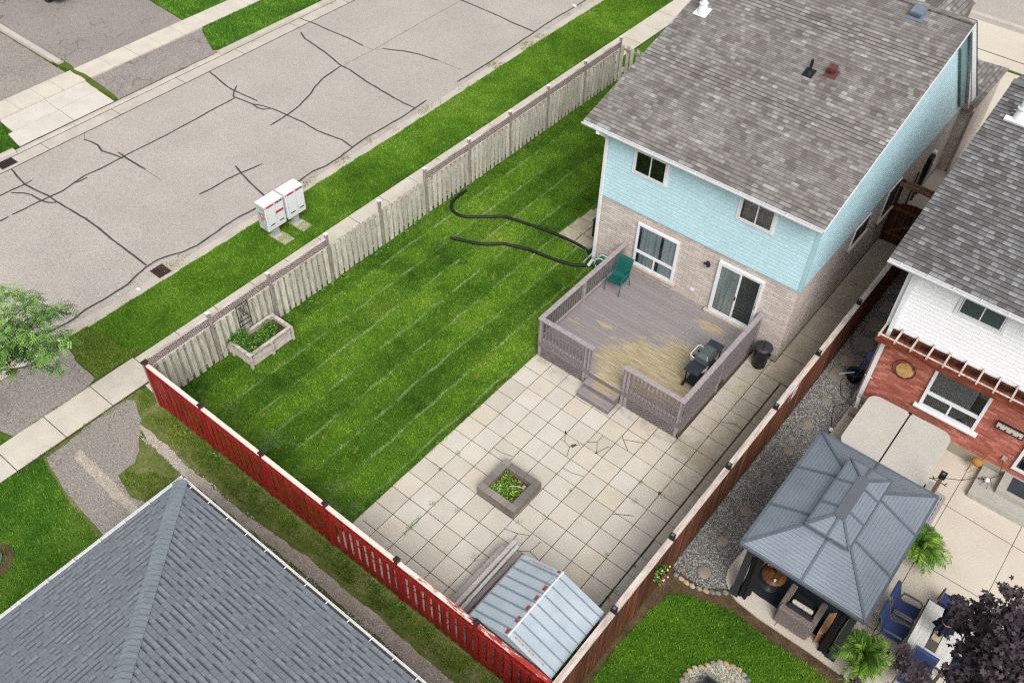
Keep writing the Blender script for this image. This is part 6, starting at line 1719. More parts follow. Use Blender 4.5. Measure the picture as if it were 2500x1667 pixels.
# ---------------------------------------------------------------- community mailboxes
m_box = pm('mailbox_white', (232, 236, 238), .04, 3, .4, .02, 60, k=.86)
m_mred = pm('mailbox_red', (214, 60, 78), .08, 5, .5, 0, 50)
m_print = pm('mailbox_print', (96, 100, 106), .2, 40, .6, 0, 50)
mp = Mat('mailbox_side_print', .6, .3)
n1 = mp.noise(mp.mapping('Object', (6, 6, 6)), 1.4, 6, .7)
mp.color(mp.ramp(n1, [(.3, lin((110, 116, 112), KB)), (.5, lin((178, 186, 180), KB)), (.62, lin((206, 212, 206), KB)), (.7, lin((160, 130, 120), KB))]))
def mailbox(y0, y1, label, deco):
    T = thing('community_mailbox', label, 'mailbox', (-12.2, (y0 + y1) / 2, 0), 0, 'cluster mailboxes on the verge')
    X0, X1, Z0, Z1 = -12.62, -12.17, .42, 1.42
    b = MB(); b.box(X0, X1, y0, y1, Z0, Z1); body = b.build('cabinet', m_box, T, bevel=.012)
    b = MB(); b.box(X0 - .012, X1 + .012, y0 - .012, y1 + .012, Z1, Z1 + .025); b.build('top_cover', M['white_trim'], body, bevel=.008)
    x = X1 + .001
    ym = (y0 + y1) / 2
    for k, (a0, a1) in enumerate(((y0 + .02, ym - .012), (ym + .012, y1 - .04))):
        for q in range(9):
            zt = Z1 - .10 - q * .092
            b = MB(); b.box(x, x + .006, a0, a1, zt - .086, zt)
            red = deco and k == 1 and q == 3
            d = b.build('parcel_door', m_mred if red else m_box, body)
            b = MB(); b.box(x + .006, x + .012, a0 + .02, a0 + .035, zt - .05, zt - .035); b.build('lock', m_print, d)
        b = MB(); zt = Z1 - .10 - 7 * .092; b.box(x + .006, x + .02, a0 + .10, a0 + .28, zt - .055, zt - .03); b.build('mail_slot', M['black_plastic'], body)
    b = MB(); b.box(x, x + .008, y0 + .01, y1 - .04, Z1 - .085, Z1 - .02); band = b.build('header_band', m_mred, body)
    b = MB(); b.box(x + .008, x + .01, y0 + .04, y0 + .07, Z1 - .08, Z1 - .025); b.build('band_mark', M['white_trim'], band)
    b = MB(); b.box(x + .008, x + .01, ym - .02, ym + .05, Z1 - .07, Z1 - .035); b.build('band_mark', M['white_trim'], band)
    b = MB(); b.box(x + .008, x + .0105, ym + .08, y1 - .05, Z1 - .082, Z1 - .023); b.build('band_print', m_print, band)
    b = MB(); b.box(x + .0105, x + .012, ym + .2, ym + .23, Z1 - .065, Z1 - .04); b.build('band_mark', M['white_trim'], band)
    if deco:
        y = y0 - .001
        b = MB(); b.box(X0 + .02, X1 - .02, y - .003, y, Z0 + .03, Z1 - .03); sd = b.build('side_picture', mp.m, body)
        cx, cz, R = (X0 + X1) / 2 + .03, Z0 + .56, .125
        b = MB(); V = [(cx + R * math.cos(a), y - .006, cz + R * math.sin(a)) for a in [2 * PI * k / 28 for k in range(28)]]; b.add(V, [tuple(range(28))]); b.build('emblem_disc', pm('emblem_red', (200, 30, 44), .05, 3, .5, 0, 40), sd)
        b = MB(); R2 = .098; V = [(cx + R2 * math.cos(a), y - .0075, cz + R2 * math.sin(a)) for a in [2 * PI * k / 28 for k in range(28)]]; b.add(V, [tuple(range(28))]); b.build('emblem_ring', M['white_trim'], sd)
        b = MB(); R3 = .088; V = [(cx + R3 * math.cos(a), y - .009, cz + R3 * math.sin(a)) for a in [2 * PI * k / 28 for k in range(28)]]; b.add(V, [tuple(range(28))]); b.build('emblem_disc', bpy.data.materials['emblem_red'], sd)
        b = MB(); b.add([(cx - .07, y - .0105, cz + .03), (cx - .005, y - .0105, cz + .055), (cx + .07, y - .0105, cz - .01), (cx + .03, y - .0105, cz - .045), (cx + .035, y - .0105, cz - .012), (cx - .04, y - .0105, cz + .0)], [(0, 5, 4, 1), (1, 4, 3, 2)]); b.build('emblem_wing', M['white_trim'], sd)
    b = MB(); b.box(-12.47, -12.27, ym - .11, ym + .11, .02, .42); b.build('pedestal', pm('pedestal_grey', (190, 196, 196), .1, 6, .6, .05, 60), T, bevel=.01)
    b = MB(); b.box(-12.50, -12.16, ym - .16, ym + .16, .0, .03); b.build('base_plate', M['kerb'], T)
    return T
mailbox(.10, .86, 'white cluster mailbox with a red door strip and red round emblem on its side', True)
mailbox(.96, 1.72, 'white cluster mailbox without the red door, right of its twin with the round emblem', False)
b = MB(); b.prism(wob([(-12.5, .30), (-11.7, .28), (-11.72, .7), (-12.5, .72)], .03, .1), -.02, .022); b.prism(wob([(-12.5, 1.12), (-11.74, 1.14), (-11.8, 1.56), (-12.5, 1.55)], .03, .1), -.02, .022)
b.build('mailbox_pads', M['old_slab'], struct=True)

# ---------------------------------------------------------------- drains, car, bits on the road
m_iron = pm('drain_iron', (84, 62, 62), .3, 14, .8, .3, 60)
def drain(x0, x1, y0, y1, z, label):
    T = thing('storm_drain', label, 'drain', ((x0 + x1) / 2, (y0 + y1) / 2, z), 0, 'street drains')
    b = MB()
    b.box(x0, x1, y0, y0 + .025, z, z + .014); b.box(x0, x1, y1 - .025, y1, z, z + .014); b.box(x0, x0 + .025, y0 + .025, y1 - .025, z, z + .014); b.box(x1 - .025, x1, y0 + .025, y1 - .025, z, z + .014); b.build('frame', m_iron, T)
    b = MB(); b.box(x0 + .02, x1 - .02, y0 + .02, y1 - .02, z, z + .003); b.build('pit', M['dark_void'], T)
    n = 9
    for k in range(n):
        y = y0 + .045 + (y1 - y0 - .09) * k / (n - 1); b = MB(); b.box(x0 + .025, x1 - .025, y - .011, y + .011, z + .003, z + .013); b.build('bar', m_iron, T)
drain(-14.0, -13.48, -3.32, -2.86, .005, 'rusty slotted street drain by the near gutter left of the mailboxes')
drain(-22.95, -22.3, -3.45, -2.85, .013, 'dark street drain at the far kerb, left edge of the road')
rr = random.Random(4)
b = MB(); b.blob((-13.55, -4.05, .03), (.1, .06, .03), 2); o = b.build('litter', M['white_trim']); setp(o, 'crumpled white litter on the near gutter left of the drain', 'litter')
b = MB(); b.blob((-14.33, 19.9, .03), (.12, .07, .05), 5); o = b.build('litter', M['white_trim']); setp(o, 'white scrap on the gutter at the top of the near verge', 'litter')
# parked car across the street: only its tyre and lower bumper reach the frame
T = thing('parked_car', 'dark parked car just entering the top edge on the far driveway', 'car', (-31.6, 5.3, .1))
m_car = pm('car_paint', (40, 44, 48), .1, 2, .25, 0, 40, metal=.4)
x0, x1, y0, y1 = -35.6, -31.15, 4.45, 6.3
prof = [(x1 - .02, .42), (x1, .7), (x1 - .12, .95), (x1 - .9, 1.02), (x1 - 1.6, 1.46), (x1 - 3.1, 1.5), (x1 - 3.9, 1.08), (x0 + .05, 1.02), (x0, .6), (x0 + .05, .35), (x1 - .1, .32)]
b = MB(); b.ext([(a, c + .1) for a, c in prof], 'y', y0, y1); b.build('body', m_car, T, bevel=.06)
b = MB(); b.ext([(x1 - .98, 1.15), (x1 - 1.62, 1.52), (x1 - 3.05, 1.55), (x1 - 3.75, 1.2)], 'y', y0 - .008, y1 + .008); b.build('window', M['room_dark'], T)
for (wx, wy) in ((x1 - .8, y0 + .02), (x1 - .8, y1 - .02), (x0 + .8, y0 + .02), (x0 + .8, y1 - .02)):
    b = MB(); b.cyl((wx, wy - .11, .42), (wx, wy + .11, .42), .32, n=24); w = b.build('wheel', M['black_plastic'], T)
    b = MB(); b.cyl((wx, wy - .12, .42), (wx, wy + .12, .42), .19, n=16); b.build('rim', m_hood, w)
for y in (y0 + .25, y1 - .25):
    b = MB(); b.obox((x1 - .01, y, .82), (.06, .32, .12)); b.build('headlight', M['glass'], T)
b = MB(); b.obox((x1 + .01, (y0 + y1) / 2, .6), (.02, .5, .12)); b.build('number_plate', M['white_trim'], T)

# ---------------------------------------------------------------- utility cover in the mulch ring, left edge
b = MB(); b.prism(wob([(-8.3 + .62 * math.cos(a), -12.05 + .55 * math.sin(a)) for a in [2 * PI * k / 20 for k in range(20)]], .05, .1), -.02, .012); b.build('mulch_ring', M['soil'], struct=True)
T = thing('green_cover', 'round pale green utility cover in a ring of mulch at the left edge', 'cover', (-8.38, -12.1, .01))
b = MB(); b.lathe([(.36, .0), (.36, .06), (.33, .085), (.0, .095)], 28, (-8.38, -12.1, .01)); b.build('lid', pm('cover_green', (150, 178, 150), .1, 6, .7, .1, 60), T)
b = MB(); b.lathe([(.39, .0), (.39, .05), (.36, .05), (.36, 0)], 28, (-8.38, -12.1, .01)); b.build('rim', pm('cover_rim', (96, 120, 98), .1, 6, .7, .1, 60), T)

# ---------------------------------------------------------------- trees
def limb(b, p0, p1, r0, r1, seed, seg=8, wig=.12):
    P0, P1 = Vector(p0), Vector(p1); L = (P1 - P0).length; pts = []; rs = []
    for k in range(seg + 1):
        t = k / seg; p = P0.lerp(P1, t)
        o = Vector((noise.noise(Vector((t * 3, seed, 1))), noise.noise(Vector((t * 3, seed, 5))), noise.noise(Vector((t * 3, seed, 9))) + .3 * math.sin(PI * t))) * (wig * L * math.sin(PI * t))
        pts.append(p + o); rs.append(r0 + (r1 - r0) * t)
    b.tube(pts, rs, 7); return pts
TL = [(-11.49,-8.16,4.2,0.45),(-10.99,-8.04,4.4,0.30),(-10.33,-8.01,4.5,0.45),(-10.72,-8.12,4.2,0.35),(-10.47,-7.95,4.0,0.40),(-10.32,-7.94,3.9,0.35),(-10.07,-7.81,4.1,0.35),(-9.79,-7.65,4.3,0.40),(-10.15,-8.76,4.5,0.50),(-10.98,-8.29,3.6,0.25),(-10.70,-8.15,3.6,0.35),(-9.71,-8.91,4.4,0.50),(-9.64,-8.73,4.3,0.50),(-9.50,-8.51,4.2,0.45),(-9.17,-8.33,4.3,0.45),(-8.99,-8.18,4.3,0.35),(-8.54,-8.19,4.5,0.38),(-9.75,-9.09,4.1,0.50),(-9.59,-8.88,4.0,0.50),(-9.48,-8.67,3.9,0.45),(-9.29,-8.51,4.0,0.40),(-8.81,-8.55,4.2,0.35),(-9.42,-8.69,3.6,0.33),(-9.22,-8.48,3.3,0.22),(-9.99,-9.23,3.7,0.40),(-10.09,-9.21,3.2,0.22),(-9.78,-9.37,4.6,0.80),(-10.59,-8.90,4.6,0.70),(-9.66,-9.72,4.3,0.70)]
T = thing('locust_tree', 'feathery green tree reaching in over the road from the left edge', 'tree', (-12.1, -10.9, 0))
b = MB(); base = (-12.1, -10.9, -.05); fork = (-11.3, -10.2, 2.6)
limb(b, base, fork, .14, .09, 1)
for k, (x, y, z, r) in enumerate(TL):
    if k % 2 == 0: limb(b, fork, (x, y, z - .1), .045, .012, 20 + k, 8, .08)
    else:
        q = TL[k - 1]; limb(b, (q[0], q[1], q[2] - .1), (x, y, z - .05), .014, .006, 20 + k, 4)
b.build('trunk', M['bark'], T)
rng = np.random.default_rng(21); LV = []; RN = []
for k, (x, y, z, r) in enumerate(TL):
    r = r * .66 if k < 26 else r * .8
    nf = int(75 * r * r / .16) + 10
    tone = .25 + .5 * rng.random()
    for i in range(nf):     # pinnate fronds: a drooping rachis with paired leaflets
        d = rng.normal(size=3); d /= np.linalg.norm(d); c0 = np.array((x, y, z)) + d * r * np.array((1, 1, .55)) * rng.random() ** .4
        a = rng.random() * 2 * PI; L = .16 + .12 * rng.random(); dirv = np.array((math.cos(a), math.sin(a), -.25 - .5 * rng.random()))
        side = np.array((-math.sin(a), math.cos(a), 0))
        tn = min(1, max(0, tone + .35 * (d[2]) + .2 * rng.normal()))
        for j in range(4):
            p = c0 + dirv * L * (j + 1) / 5
            for s in (-1, 1):
                e = p + side * s * .055 + dirv * .03; w = dirv * .016
                LV.append([p, (p + e) / 2 + w, e, (p + e) / 2 - w]); RN.append(tn)
LV = np.array(LV)
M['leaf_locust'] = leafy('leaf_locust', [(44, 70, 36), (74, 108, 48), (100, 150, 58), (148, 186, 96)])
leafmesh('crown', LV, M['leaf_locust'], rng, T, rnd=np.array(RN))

MT = [(9.73,-1.77,4.9,0.28),(10.04,-1.52,5.2,0.17),(10.30,-1.22,5.3,0.2),(10.54,-1.14,5.3,0.22),(9.96,-1.70,4.8,0.30),(10.20,-1.69,5.2,0.32),(10.49,-1.65,5.4,0.40),(10.13,-2.03,5.0,0.36),(10.43,-2.17,5.5,0.45),(10.73,-2.04,5.6,0.45),(9.92,-1.90,4.6,0.22),(10.14,-2.32,4.9,0.30),(10.37,-2.50,5.3,0.42),(10.64,-2.54,5.6,0.50),(10.94,-2.30,5.6,0.50),(10.13,-2.47,4.7,0.26),(10.31,-2.72,5.0,0.36),(10.59,-2.88,5.4,0.50),(10.92,-2.81,5.6,0.50),(10.17,-2.92,4.7,0.28),(10.38,-2.99,4.9,0.34),(10.64,-3.15,5.2,0.45),(10.96,-3.07,5.4,0.50),(9.36,-2.78,4.3,0.16),(9.42,-3.03,4.2,0.18),(9.58,-3.11,4.4,0.24),(9.76,-3.14,4.4,0.22),(9.63,-3.22,4.3,0.18),(9.75,-3.32,4.3,0.2),(8.95,-3.78,4.0,0.17),(10.06,-1.43,4.8,0.10),
      (11.2,-2.4,5.2,.5),(11.25,-3.0,5.2,.5)]
MT = [(x + .04 + (.12 if r > .29 else 0), y - .03, z, r * .78) for x, y, z, r in MT]
T = thing('purple_maple', 'dark purple maple crown filling the lower right corner over the dining table', 'tree', (11.4, -3.0, 0))
b = MB(); base = (11.4, -3.0, -.05); fork = (11.15, -2.9, 3.2)
limb(b, base, fork, .13, .09, 3)
for k, (x, y, z, r) in enumerate(MT): limb(b, fork, (x, y, z), .035, .007, 50 + k, 9, .07)
b.build('trunk', M['bark'], T)
lf = []
for k in range(10):
    a = PI / 2 + 2 * PI * k / 10
    rr_ = (1.0, .42, .9, .4, .62, .25, .62, .4, .9, .42)[k]
    lf.append((rr_ * math.cos(a), rr_ * math.sin(a)))
lf = np.array(lf)
rng = np.random.default_rng(33); LV = []; RN = []
for k, (x, y, z, r) in enumerate(MT):
    nl = int(150 * (r / .3) ** 2) + 14
    tone = rng.random() * .5
    for i in range(nl):
        d = rng.normal(size=3); d /= np.linalg.norm(d); c0 = np.array((x, y, z)) + d * r * np.array((1, 1, .7)) * rng.random() ** .4
        nrm = np.array((rng.normal() * .45, rng.normal() * .45 - .25, 1.0)); nrm /= np.linalg.norm(nrm)
        a = rng.random() * 2 * PI; t1 = np.cross(nrm, (math.cos(a), math.sin(a), .1)); t1 /= np.linalg.norm(t1); t2 = np.cross(nrm, t1)
        s = .055 + .035 * rng.random()
        V = c0 + lf[:, 0:1] * t1 * s + lf[:, 1:2] * t2 * s
        V[:, 2] -= (lf ** 2).sum(1) * s * .25
        if rng.random() < .12: V = V + rng.normal(size=3) * .12
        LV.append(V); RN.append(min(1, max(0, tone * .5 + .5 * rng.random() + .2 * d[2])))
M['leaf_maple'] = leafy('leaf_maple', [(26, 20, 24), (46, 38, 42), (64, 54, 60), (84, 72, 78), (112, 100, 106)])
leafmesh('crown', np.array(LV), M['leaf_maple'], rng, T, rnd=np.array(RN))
# ---------------------------------------------------------------- hot tub
T = thing('hot_tub', 'large beige covered hot tub with a folding two part lid against the red brick', 'hot tub', (7.1, 4.9, .05))
TX0, TX1, TY0, TY1, TZ = 5.98, 8.28, 3.75, 5.92, .93
def rrect(x0, x1, y0, y1, r, n=6):
    P = []
    for cx, cy, a0 in ((x1 - r, y1 - r, 0), (x0 + r, y1 - r, PI / 2), (x0 + r, y0 + r, PI), (x1 - r, y0 + r, 1.5 * PI)):
        for k in range(n + 1): a = a0 + PI / 2 * k / n; P.append((cx + r * math.cos(a), cy + r * math.sin(a)))
    return P
m_tub = pm('tub_side', (120, 104, 92), .15, 5, .7, .1, 60)
m_vinyl = pm('tub_vinyl', (206, 203, 194), .05, 1.6, .5, .06, 30)
b = MB(); b.prism(rrect(TX0 + .03, TX1 - .03, TY0 + .03, TY1 - .03, .3), .05, TZ - .06); b.build('cabinet', m_tub, T)
xm = 7.11
def halfcover(x0, x1, side):
    P = []; r = .28
    if side < 0: cs = [(x1, y, None) for y in (TY0, TY1)]
    if side < 0:
        P = [(x1, TY0), (x1, TY1)]
        for k in range(7): a = PI / 2 + PI / 2 * k / 6; P.append((x0 + r + r * math.cos(a), TY1 - r + r * math.sin(a)))
        for k in range(7): a = PI + PI / 2 * k / 6; P.append((x0 + r + r * math.cos(a), TY0 + r + r * math.sin(a)))
    else:
        P = [(x0, TY1), (x0, TY0)]
        for k in range(7): a = 1.5 * PI + PI / 2 * k / 6; P.append((x1 - r + r * math.cos(a), TY0 + r + r * math.sin(a)))
        for k in range(7): a = PI / 2 * k / 6; P.append((x1 - r + r * math.cos(a), TY1 - r + r * math.sin(a)))
    b = MB(); b.prism(P, TZ - .1, TZ + .03)
    return b.build('cover_half', m_vinyl, T, bevel=.03)
halfcover(TX0, xm - .03, -1); halfcover(xm + .01, TX1, 1)
b = MB(); b.box(xm - .055, xm + .01, TY0, TY1 - .02, TZ - .03, TZ + .026); b.build('hinge_gap', M['dark_void'], T)
b = MB(); b.box(xm - .07, xm + .03, TY1 - .06, TY1 + .012, TZ - .08, TZ + .036); b.build('hinge_end', M['black_plastic'], T)
for (x, y) in ((TX0 - .01, 4.9), (TX1 + .02, 4.15)):
    b = MB(); b.obox((x, y, .62), (.04, .14, .06)); b.build('strap', M['black_plastic'], T)
T = thing('tub_steps', 'grey slotted plastic steps beside the hot tub, half under the gazebo corner', 'steps', (8.6, 3.9, .05))
m_stp = pm('step_grey', (168, 166, 166), .08, 5, .6, .05, 60)
b = MB(); b.prism(rrect(8.33, 8.88, 3.25, 4.45, .1), .05, .36); b.build('lower_step', m_stp, T, bevel=.015)
b = MB(); b.prism(rrect(8.33, 8.6, 3.3, 4.4, .06), .36, .66); b.build('upper_step', m_stp, T, bevel=.015)
for k in range(5):
    b = MB(); b.box(8.68, 8.69 + .0, 3.42 + .2 * k, 3.56 + .2 * k, .36, .364); b.build('slot', M['dark_void'], T)
    b = MB(); b.box(8.78, 8.79 + .0, 3.42 + .2 * k, 3.56 + .2 * k, .36, .364); b.build('slot', M['dark_void'], T)
T = thing('towel_post', 'brown wooden post with black towel hooks and a solar cap beside the hot tub', 'towel post', (8.52, 3.62, .05))
b = MB(); b.box(8.47, 8.57, 3.57, 3.67, .05, 1.82); b.build('post', wood_mat('post_brown', (138, 110, 88), (104, 78, 58), (166, 138, 112), (10, 10, 1.2)), T, bevel=.005)
b = MB(); b.box(8.44, 8.60, 3.54, 3.70, 1.82, 1.97); b.build('lamp_housing', M['black_plastic'], T, bevel=.01)
b = MB(); b.box(8.49, 8.55, 3.58, 3.64, 1.97, 1.975); b.build('solar_panel', m_led, T)
for z in (1.62, 1.05):
    for s in (-1, 1):
        b = MB(); b.tube([(8.52 + s * .05, 3.62, z), (8.52 + s * .13, 3.62, z + .0), (8.52 + s * .18, 3.66, z + .05)], .012, 6); b.tube([(8.52 + s * .13, 3.62, z), (8.52 + s * .18, 3.57, z + .04)], .012, 6); b.build('hook', M['black_plastic'], T)

# ---------------------------------------------------------------- gazebo
T = thing('metal_gazebo', 'gazebo with grey two tier ribbed metal roof on dark posts', 'gazebo', (7.2, .5, .05))
mr_ = Mat('gazebo_roof', .42, .5, .25)
uv = mr_.mapping('UV'); vv = mr_.sep(uv)[1]
fr = mr_.math('ABSOLUTE', mr_.math('SUBTRACT', mr_.math('FRACT', mr_.math('DIVIDE', vv, .085)), .5))
nn = mr_.noise(mr_.mapping('Object'), 1.3, 4)
cc = mr_.ramp(nn, [(.3, lin((130, 140, 152), KB)), (.7, lin((146, 156, 167), KB))])
rib = mr_.math('SUBTRACT', 1.0, mr_.smooth(fr, .02, .09))
mr_.color(mr_.mix(mr_.math('MULTIPLY', rib, .55), cc, lin((98, 106, 116), KB))); mr_.bump(mr_.math('SUBTRACT', 1.0, rib), .6, .012)
M['gz'] = mr_.m
m_gzt = pm('gazebo_trim', (110, 118, 128), .08, 4, .4, .03, 60, metal=.2)
m_post = pm('gazebo_post', (64, 66, 70), .12, 5, .45, .03, 60)
GX0, GX1, GY0, GY1, GE = 5.73, 8.66, -1.52, 2.50, 2.38
cxm = (GX0 + GX1) / 2
def hip(x0, x1, y0, y1, z0, z1, inset, name, mat):
    xa, xb, ya, yb = x0 + inset[0], x1 - inset[0], y0 + inset[1], y1 - inset[1]
    C = [(x0, y0, z0), (x1, y0, z0), (x1, y1, z0), (x0, y1, z0)]; D = [(xa, ya, z1), (xb, ya, z1), (xb, yb, z1), (xa, yb, z1)]
    for k in range(4):
        b = MB(); a, c = Vector(C[k]), Vector(C[(k + 1) % 4]); d, e = Vector(D[(k + 1) % 4]), Vector(D[k])
        nrm = (c - a).cross(d - a).normalized()
        b.add([a, c, d, e], [(0, 1, 2, 3)]); q = Vector((0, 0, -.02)); b.add([a + q, c + q, d + q, e + q], [(3, 2, 1, 0)])
        b.build(name, mat, T)
        b = MB(); b.beam(a + Vector((0, 0, .012)), e + Vector((0, 0, .012)), .055, .03); b.build('hip_strip', m_gzt, T)
        nb = 2 if k % 2 == 1 else 1
        for j in range(nb):
            t = (j + 1) / (nb + 1)
            p = a.lerp(c, t); dd_ = (c - a).normalized()
            s_ = (p - a).dot(dd_); se, sd = (e - a).dot(dd_), (d - a).dot(dd_)
            up_ = (e - a) - dd_ * se                      # straight up the slope
            f_ = 1.0 if se <= s_ <= sd else (s_ / se if s_ < se else ((c - a).length - s_) / ((c - a).length - sd))
            r2 = p + up_ * f_
            b = MB(); b.beam(p + nrm * .012, r2 + nrm * .012, .05, .026); b.build('seam_strip', m_gzt, T)
hip(GX0, GX1, GY0, GY1, GE, 2.90, (1.1, 1.25), 'roof_panel', M['gz'])
hip(6.66, 7.68, -.58, 1.72, 2.97, 3.14, (.40, .50), 'roof_panel', M['gz'])
b = MB(); b.box(6.9, 7.45, -.2, 1.2, 2.86, 3.0); b.build('vent_collar', m_gzt, T)
b = MB()
for (p, q_) in (((6.66, -.58), (7.68, -.58)), ((7.68, -.58), (7.68, 1.72)), ((7.68, 1.72), (6.66, 1.72)), ((6.66, 1.72), (6.66, -.58))): b.beam((p[0], p[1], 2.965), (q_[0], q_[1], 2.965), .03, .045)
b.build('upper_eave_trim', m_gzt, T)
b = MB(); P = rrect(7.04, 7.30, -.12, 1.26, .1, 4); b.prism(P, 3.13, 3.17); b.build('ridge_plate', pm('ridge_plate', (112, 116, 124), .06, 3, .45, .02, 60, metal=.2), T, bevel=.01)
b = MB()
for (p, q_) in (((GX0, GY0), (GX1, GY0)), ((GX1, GY0), (GX1, GY1)), ((GX1, GY1), (GX0, GY1)), ((GX0, GY1), (GX0, GY0))):
    b.beam((p[0], p[1], GE - .02), (q_[0], q_[1], GE - .02), .06, .07)
b.build('eave_trim', m_gzt, T)
PX0, PX1, PY0, PY1 = 5.95, 8.45, -1.22, 2.2
for (x, y) in ((PX0, PY0), (PX1, PY0), (PX1, PY1), (PX0, PY1)):
    b = MB(); b.box(x - .075, x + .075, y - .075, y + .075, .05, GE - .06); p = b.build('post', m_post, T, bevel=.006)
    b = MB(); b.box(x - .12, x + .12, y - .12, y + .12, .05, .07); b.build('foot_plate', m_post, p)
for (p, q_) in (((PX0, PY0), (PX1, PY0)), ((PX1, PY0), (PX1, PY1)), ((PX1, PY1), (PX0, PY1)), ((PX0, PY1), (PX0, PY0))):
    b = MB(); b.beam((p[0], p[1], GE - .14), (q_[0], q_[1], GE - .14), .06, .12); b.build('beam', m_post, T)
for (x, y, dx, dy) in ((PX0, PY0, 1, 0), (PX1, PY0, -1, 0), (PX0, PY0, 0, 1), (PX1, PY0, 0, 1), (PX0, PY1, 1, 0), (PX1, PY1, -1, 0)):
    b = MB(); b.beam((x + dx * .05, y + dy * .05, GE - .62), (x + dx * .45, y + dy * .45, GE - .2), .05, .05); b.build('brace', m_post, T)
m_net = pm('netting', (26, 26, 28), .25, 3, .95, .1, 30)
def bunch(x, y, name='curtain'):
    b = MB(); n = 20; V = []
    for z in (.07, .4, 1.0, 1.6, 2.2):
        for k in range(n):
            a = 2 * PI * k / n; r = (.13 - .03 * math.sin(z * 1.6)) * (1 + .22 * math.sin(5 * a + z)); V.append((x + r * math.cos(a), y + r * math.sin(a) * 1.3, z))
    b.add(V, [(j * n + k, j * n + (k + 1) % n, (j + 1) * n + (k + 1) % n, (j + 1) * n + k) for j in range(4) for k in range(n)], 0, True); b.build(name, m_net, T)
bunch(PX0 + .2, PY0 + .1); bunch(PX1 - .22, PY0 + .06); bunch(PX0 + .05, PY1 - .25); bunch(PX1 - .1, PY1 - .25)
# a rug under the gazebo
b = MB(); b.prism(wob([(6.15, -.95), (8.3, -1.0), (8.3, 1.9), (6.15, 1.9)], .03, .15), .05, .062); o = b.build('outdoor_rug', pm('rug', (44, 48, 58), .2, 6, .95, .3, 120)); setp(o, 'dark blue-black rug on the terrace under the gazebo', 'rug')
# wicker armchair seen from behind
mw_ = Mat('wicker', .85, .2)
bt = mw_.N('TexBrick', {'Vector': mw_.mapping('UV'), 'Color1': lin((138, 126, 122), 1.0), 'Color2': lin((162, 150, 146), 1.0), 'Mortar': lin((78, 68, 66), KB), 'Scale': 1.0, 'Mortar Size': .004, 'Brick Width': .05, 'Row Height': .02})
mw_.color(bt.outputs[0]); mw_.bump(bt.outputs[1], -.5, .004); M['wicker'] = mw_.m
T = thing('wicker_armchair', 'grey wicker armchair seen from behind at the open front of the gazebo', 'armchair', (7.4, -.85, .05))
b = MB(); b.box(7.0, 7.83, -1.33, -1.18, .1, .74); b.build('backrest', M['wicker'], T, bevel=.03)
for x0 in (6.96, 7.72):
    b = MB(); b.box(x0, x0 + .15, -1.2, -.52, .1, .68); b.build('armrest', M['wicker'], T, bevel=.03)
b = MB(); b.box(7.08, 7.75, -1.2, -.54, .1, .36); b.build('base', M['wicker'], T)
m_cush = pm('cushion_dark', (48, 48, 56), .12, 6, .9, .2, 60)
b = MB(); b.box(7.12, 7.71, -1.15, -.55, .37, .50); b.build('seat_cushion', m_cush, T, bevel=.04)
b = MB(); b.obox((7.415, -1.10, .62), (.6, .13, .30), (.2, 0, 0)); b.build('back_cushion', m_cush, T, bevel=.04)
mpil = Mat('pillow_print', .9, .1)
vo = mpil.N('TexVoronoi', {'Vector': mpil.mapping('Object'), 'Scale': 42.0}); n1 = mpil.noise(mpil.mapping('Object'), 5, 3)
mpil.color(mpil.mix(mpil.smooth(vo.outputs['Distance'], .25, .5), mpil.ramp(n1, [(.35, lin((120, 84, 120), KB)), (.5, lin((150, 160, 70), KB)), (.65, lin((96, 120, 74), KB))]), lin((226, 220, 204), KB)))
b = MB(); b.obox((7.42, -.95, .68), (.52, .12, .24), (.45, 0, .02)); o = b.build('throw_pillow', mpil.m, bevel=.05); setp(o, 'small flower print pillow on the dark cushions of the wicker armchair', 'pillow')
# round side table with flowers
T = thing('round_table', 'small round wooden table with pink flowers in the left front corner of the gazebo', 'table', (6.52, -.55, .05))
b = MB(); b.lathe([(0, .52), (.27, .52), (.29, .535), (.29, .55), (.0, .555)], 30, (6.52, -.55, 0)); b.build('table_top', wood_mat('walnut', (110, 72, 40), (64, 40, 24), (150, 112, 70), (9, 2, 9), .3), T)
b = MB(); b.lathe([(.2, .06), (.05, .12), (.05, .5)], 16, (6.52, -.55, 0)); b.build('pedestal', m_post, T)
T = thing('flower_vase', 'pink artificial flowers standing on the small round table', 'flowers', (6.48, -.42, .555))
b = MB(); b.lathe([(0, .56), (.05, .56), (.06, .63), (.04, .7)], 14, (6.48, -.42, 0)); b.build('vase', M['dark_void'], T)
M['petal_pink'] = leafy('petal_pink', [(190, 30, 60), (224, 64, 104), (236, 118, 152)], k=KB * 1.2)
foliage('petals', np.concatenate([blobpts(60, (6.48 + dx, -.42 + dy, .78 + dz), (.06, .06, .05), 700 + i, .5) for i, (dx, dy, dz) in enumerate(((-.1, -.06, 0), (.06, .06, .05), (.0, .0, .08), (.1, -.02, .0), (-.03, .1, .04)))]), M['petal_pink'], .06, T, aspect=.8, seed=8)
b = MB(); b.cyl((6.6, -.68, .555), (6.6, -.68, .60), .03, n=12); o = b.build('glass_ornament', M['white_trim']); setp(o, 'tiny white ornament on the small round table in the gazebo', 'ornament')
T = thing('wicker_bench', 'tan woven ottoman beside the right front post of the gazebo', 'ottoman', (8.1, -.9, .06))
b = MB(); b.prism([(7.98, -1.22), (8.08, -1.12), (8.26, -.85), (8.26, -.55), (8.10, -.48), (7.98, -.6)], .06, .5); b.build('body', wood_mat('tan_weave', (178, 128, 92), (140, 96, 66), (204, 156, 118), (2, 40, 40), .9, KB, None, 0), T, bevel=.02)
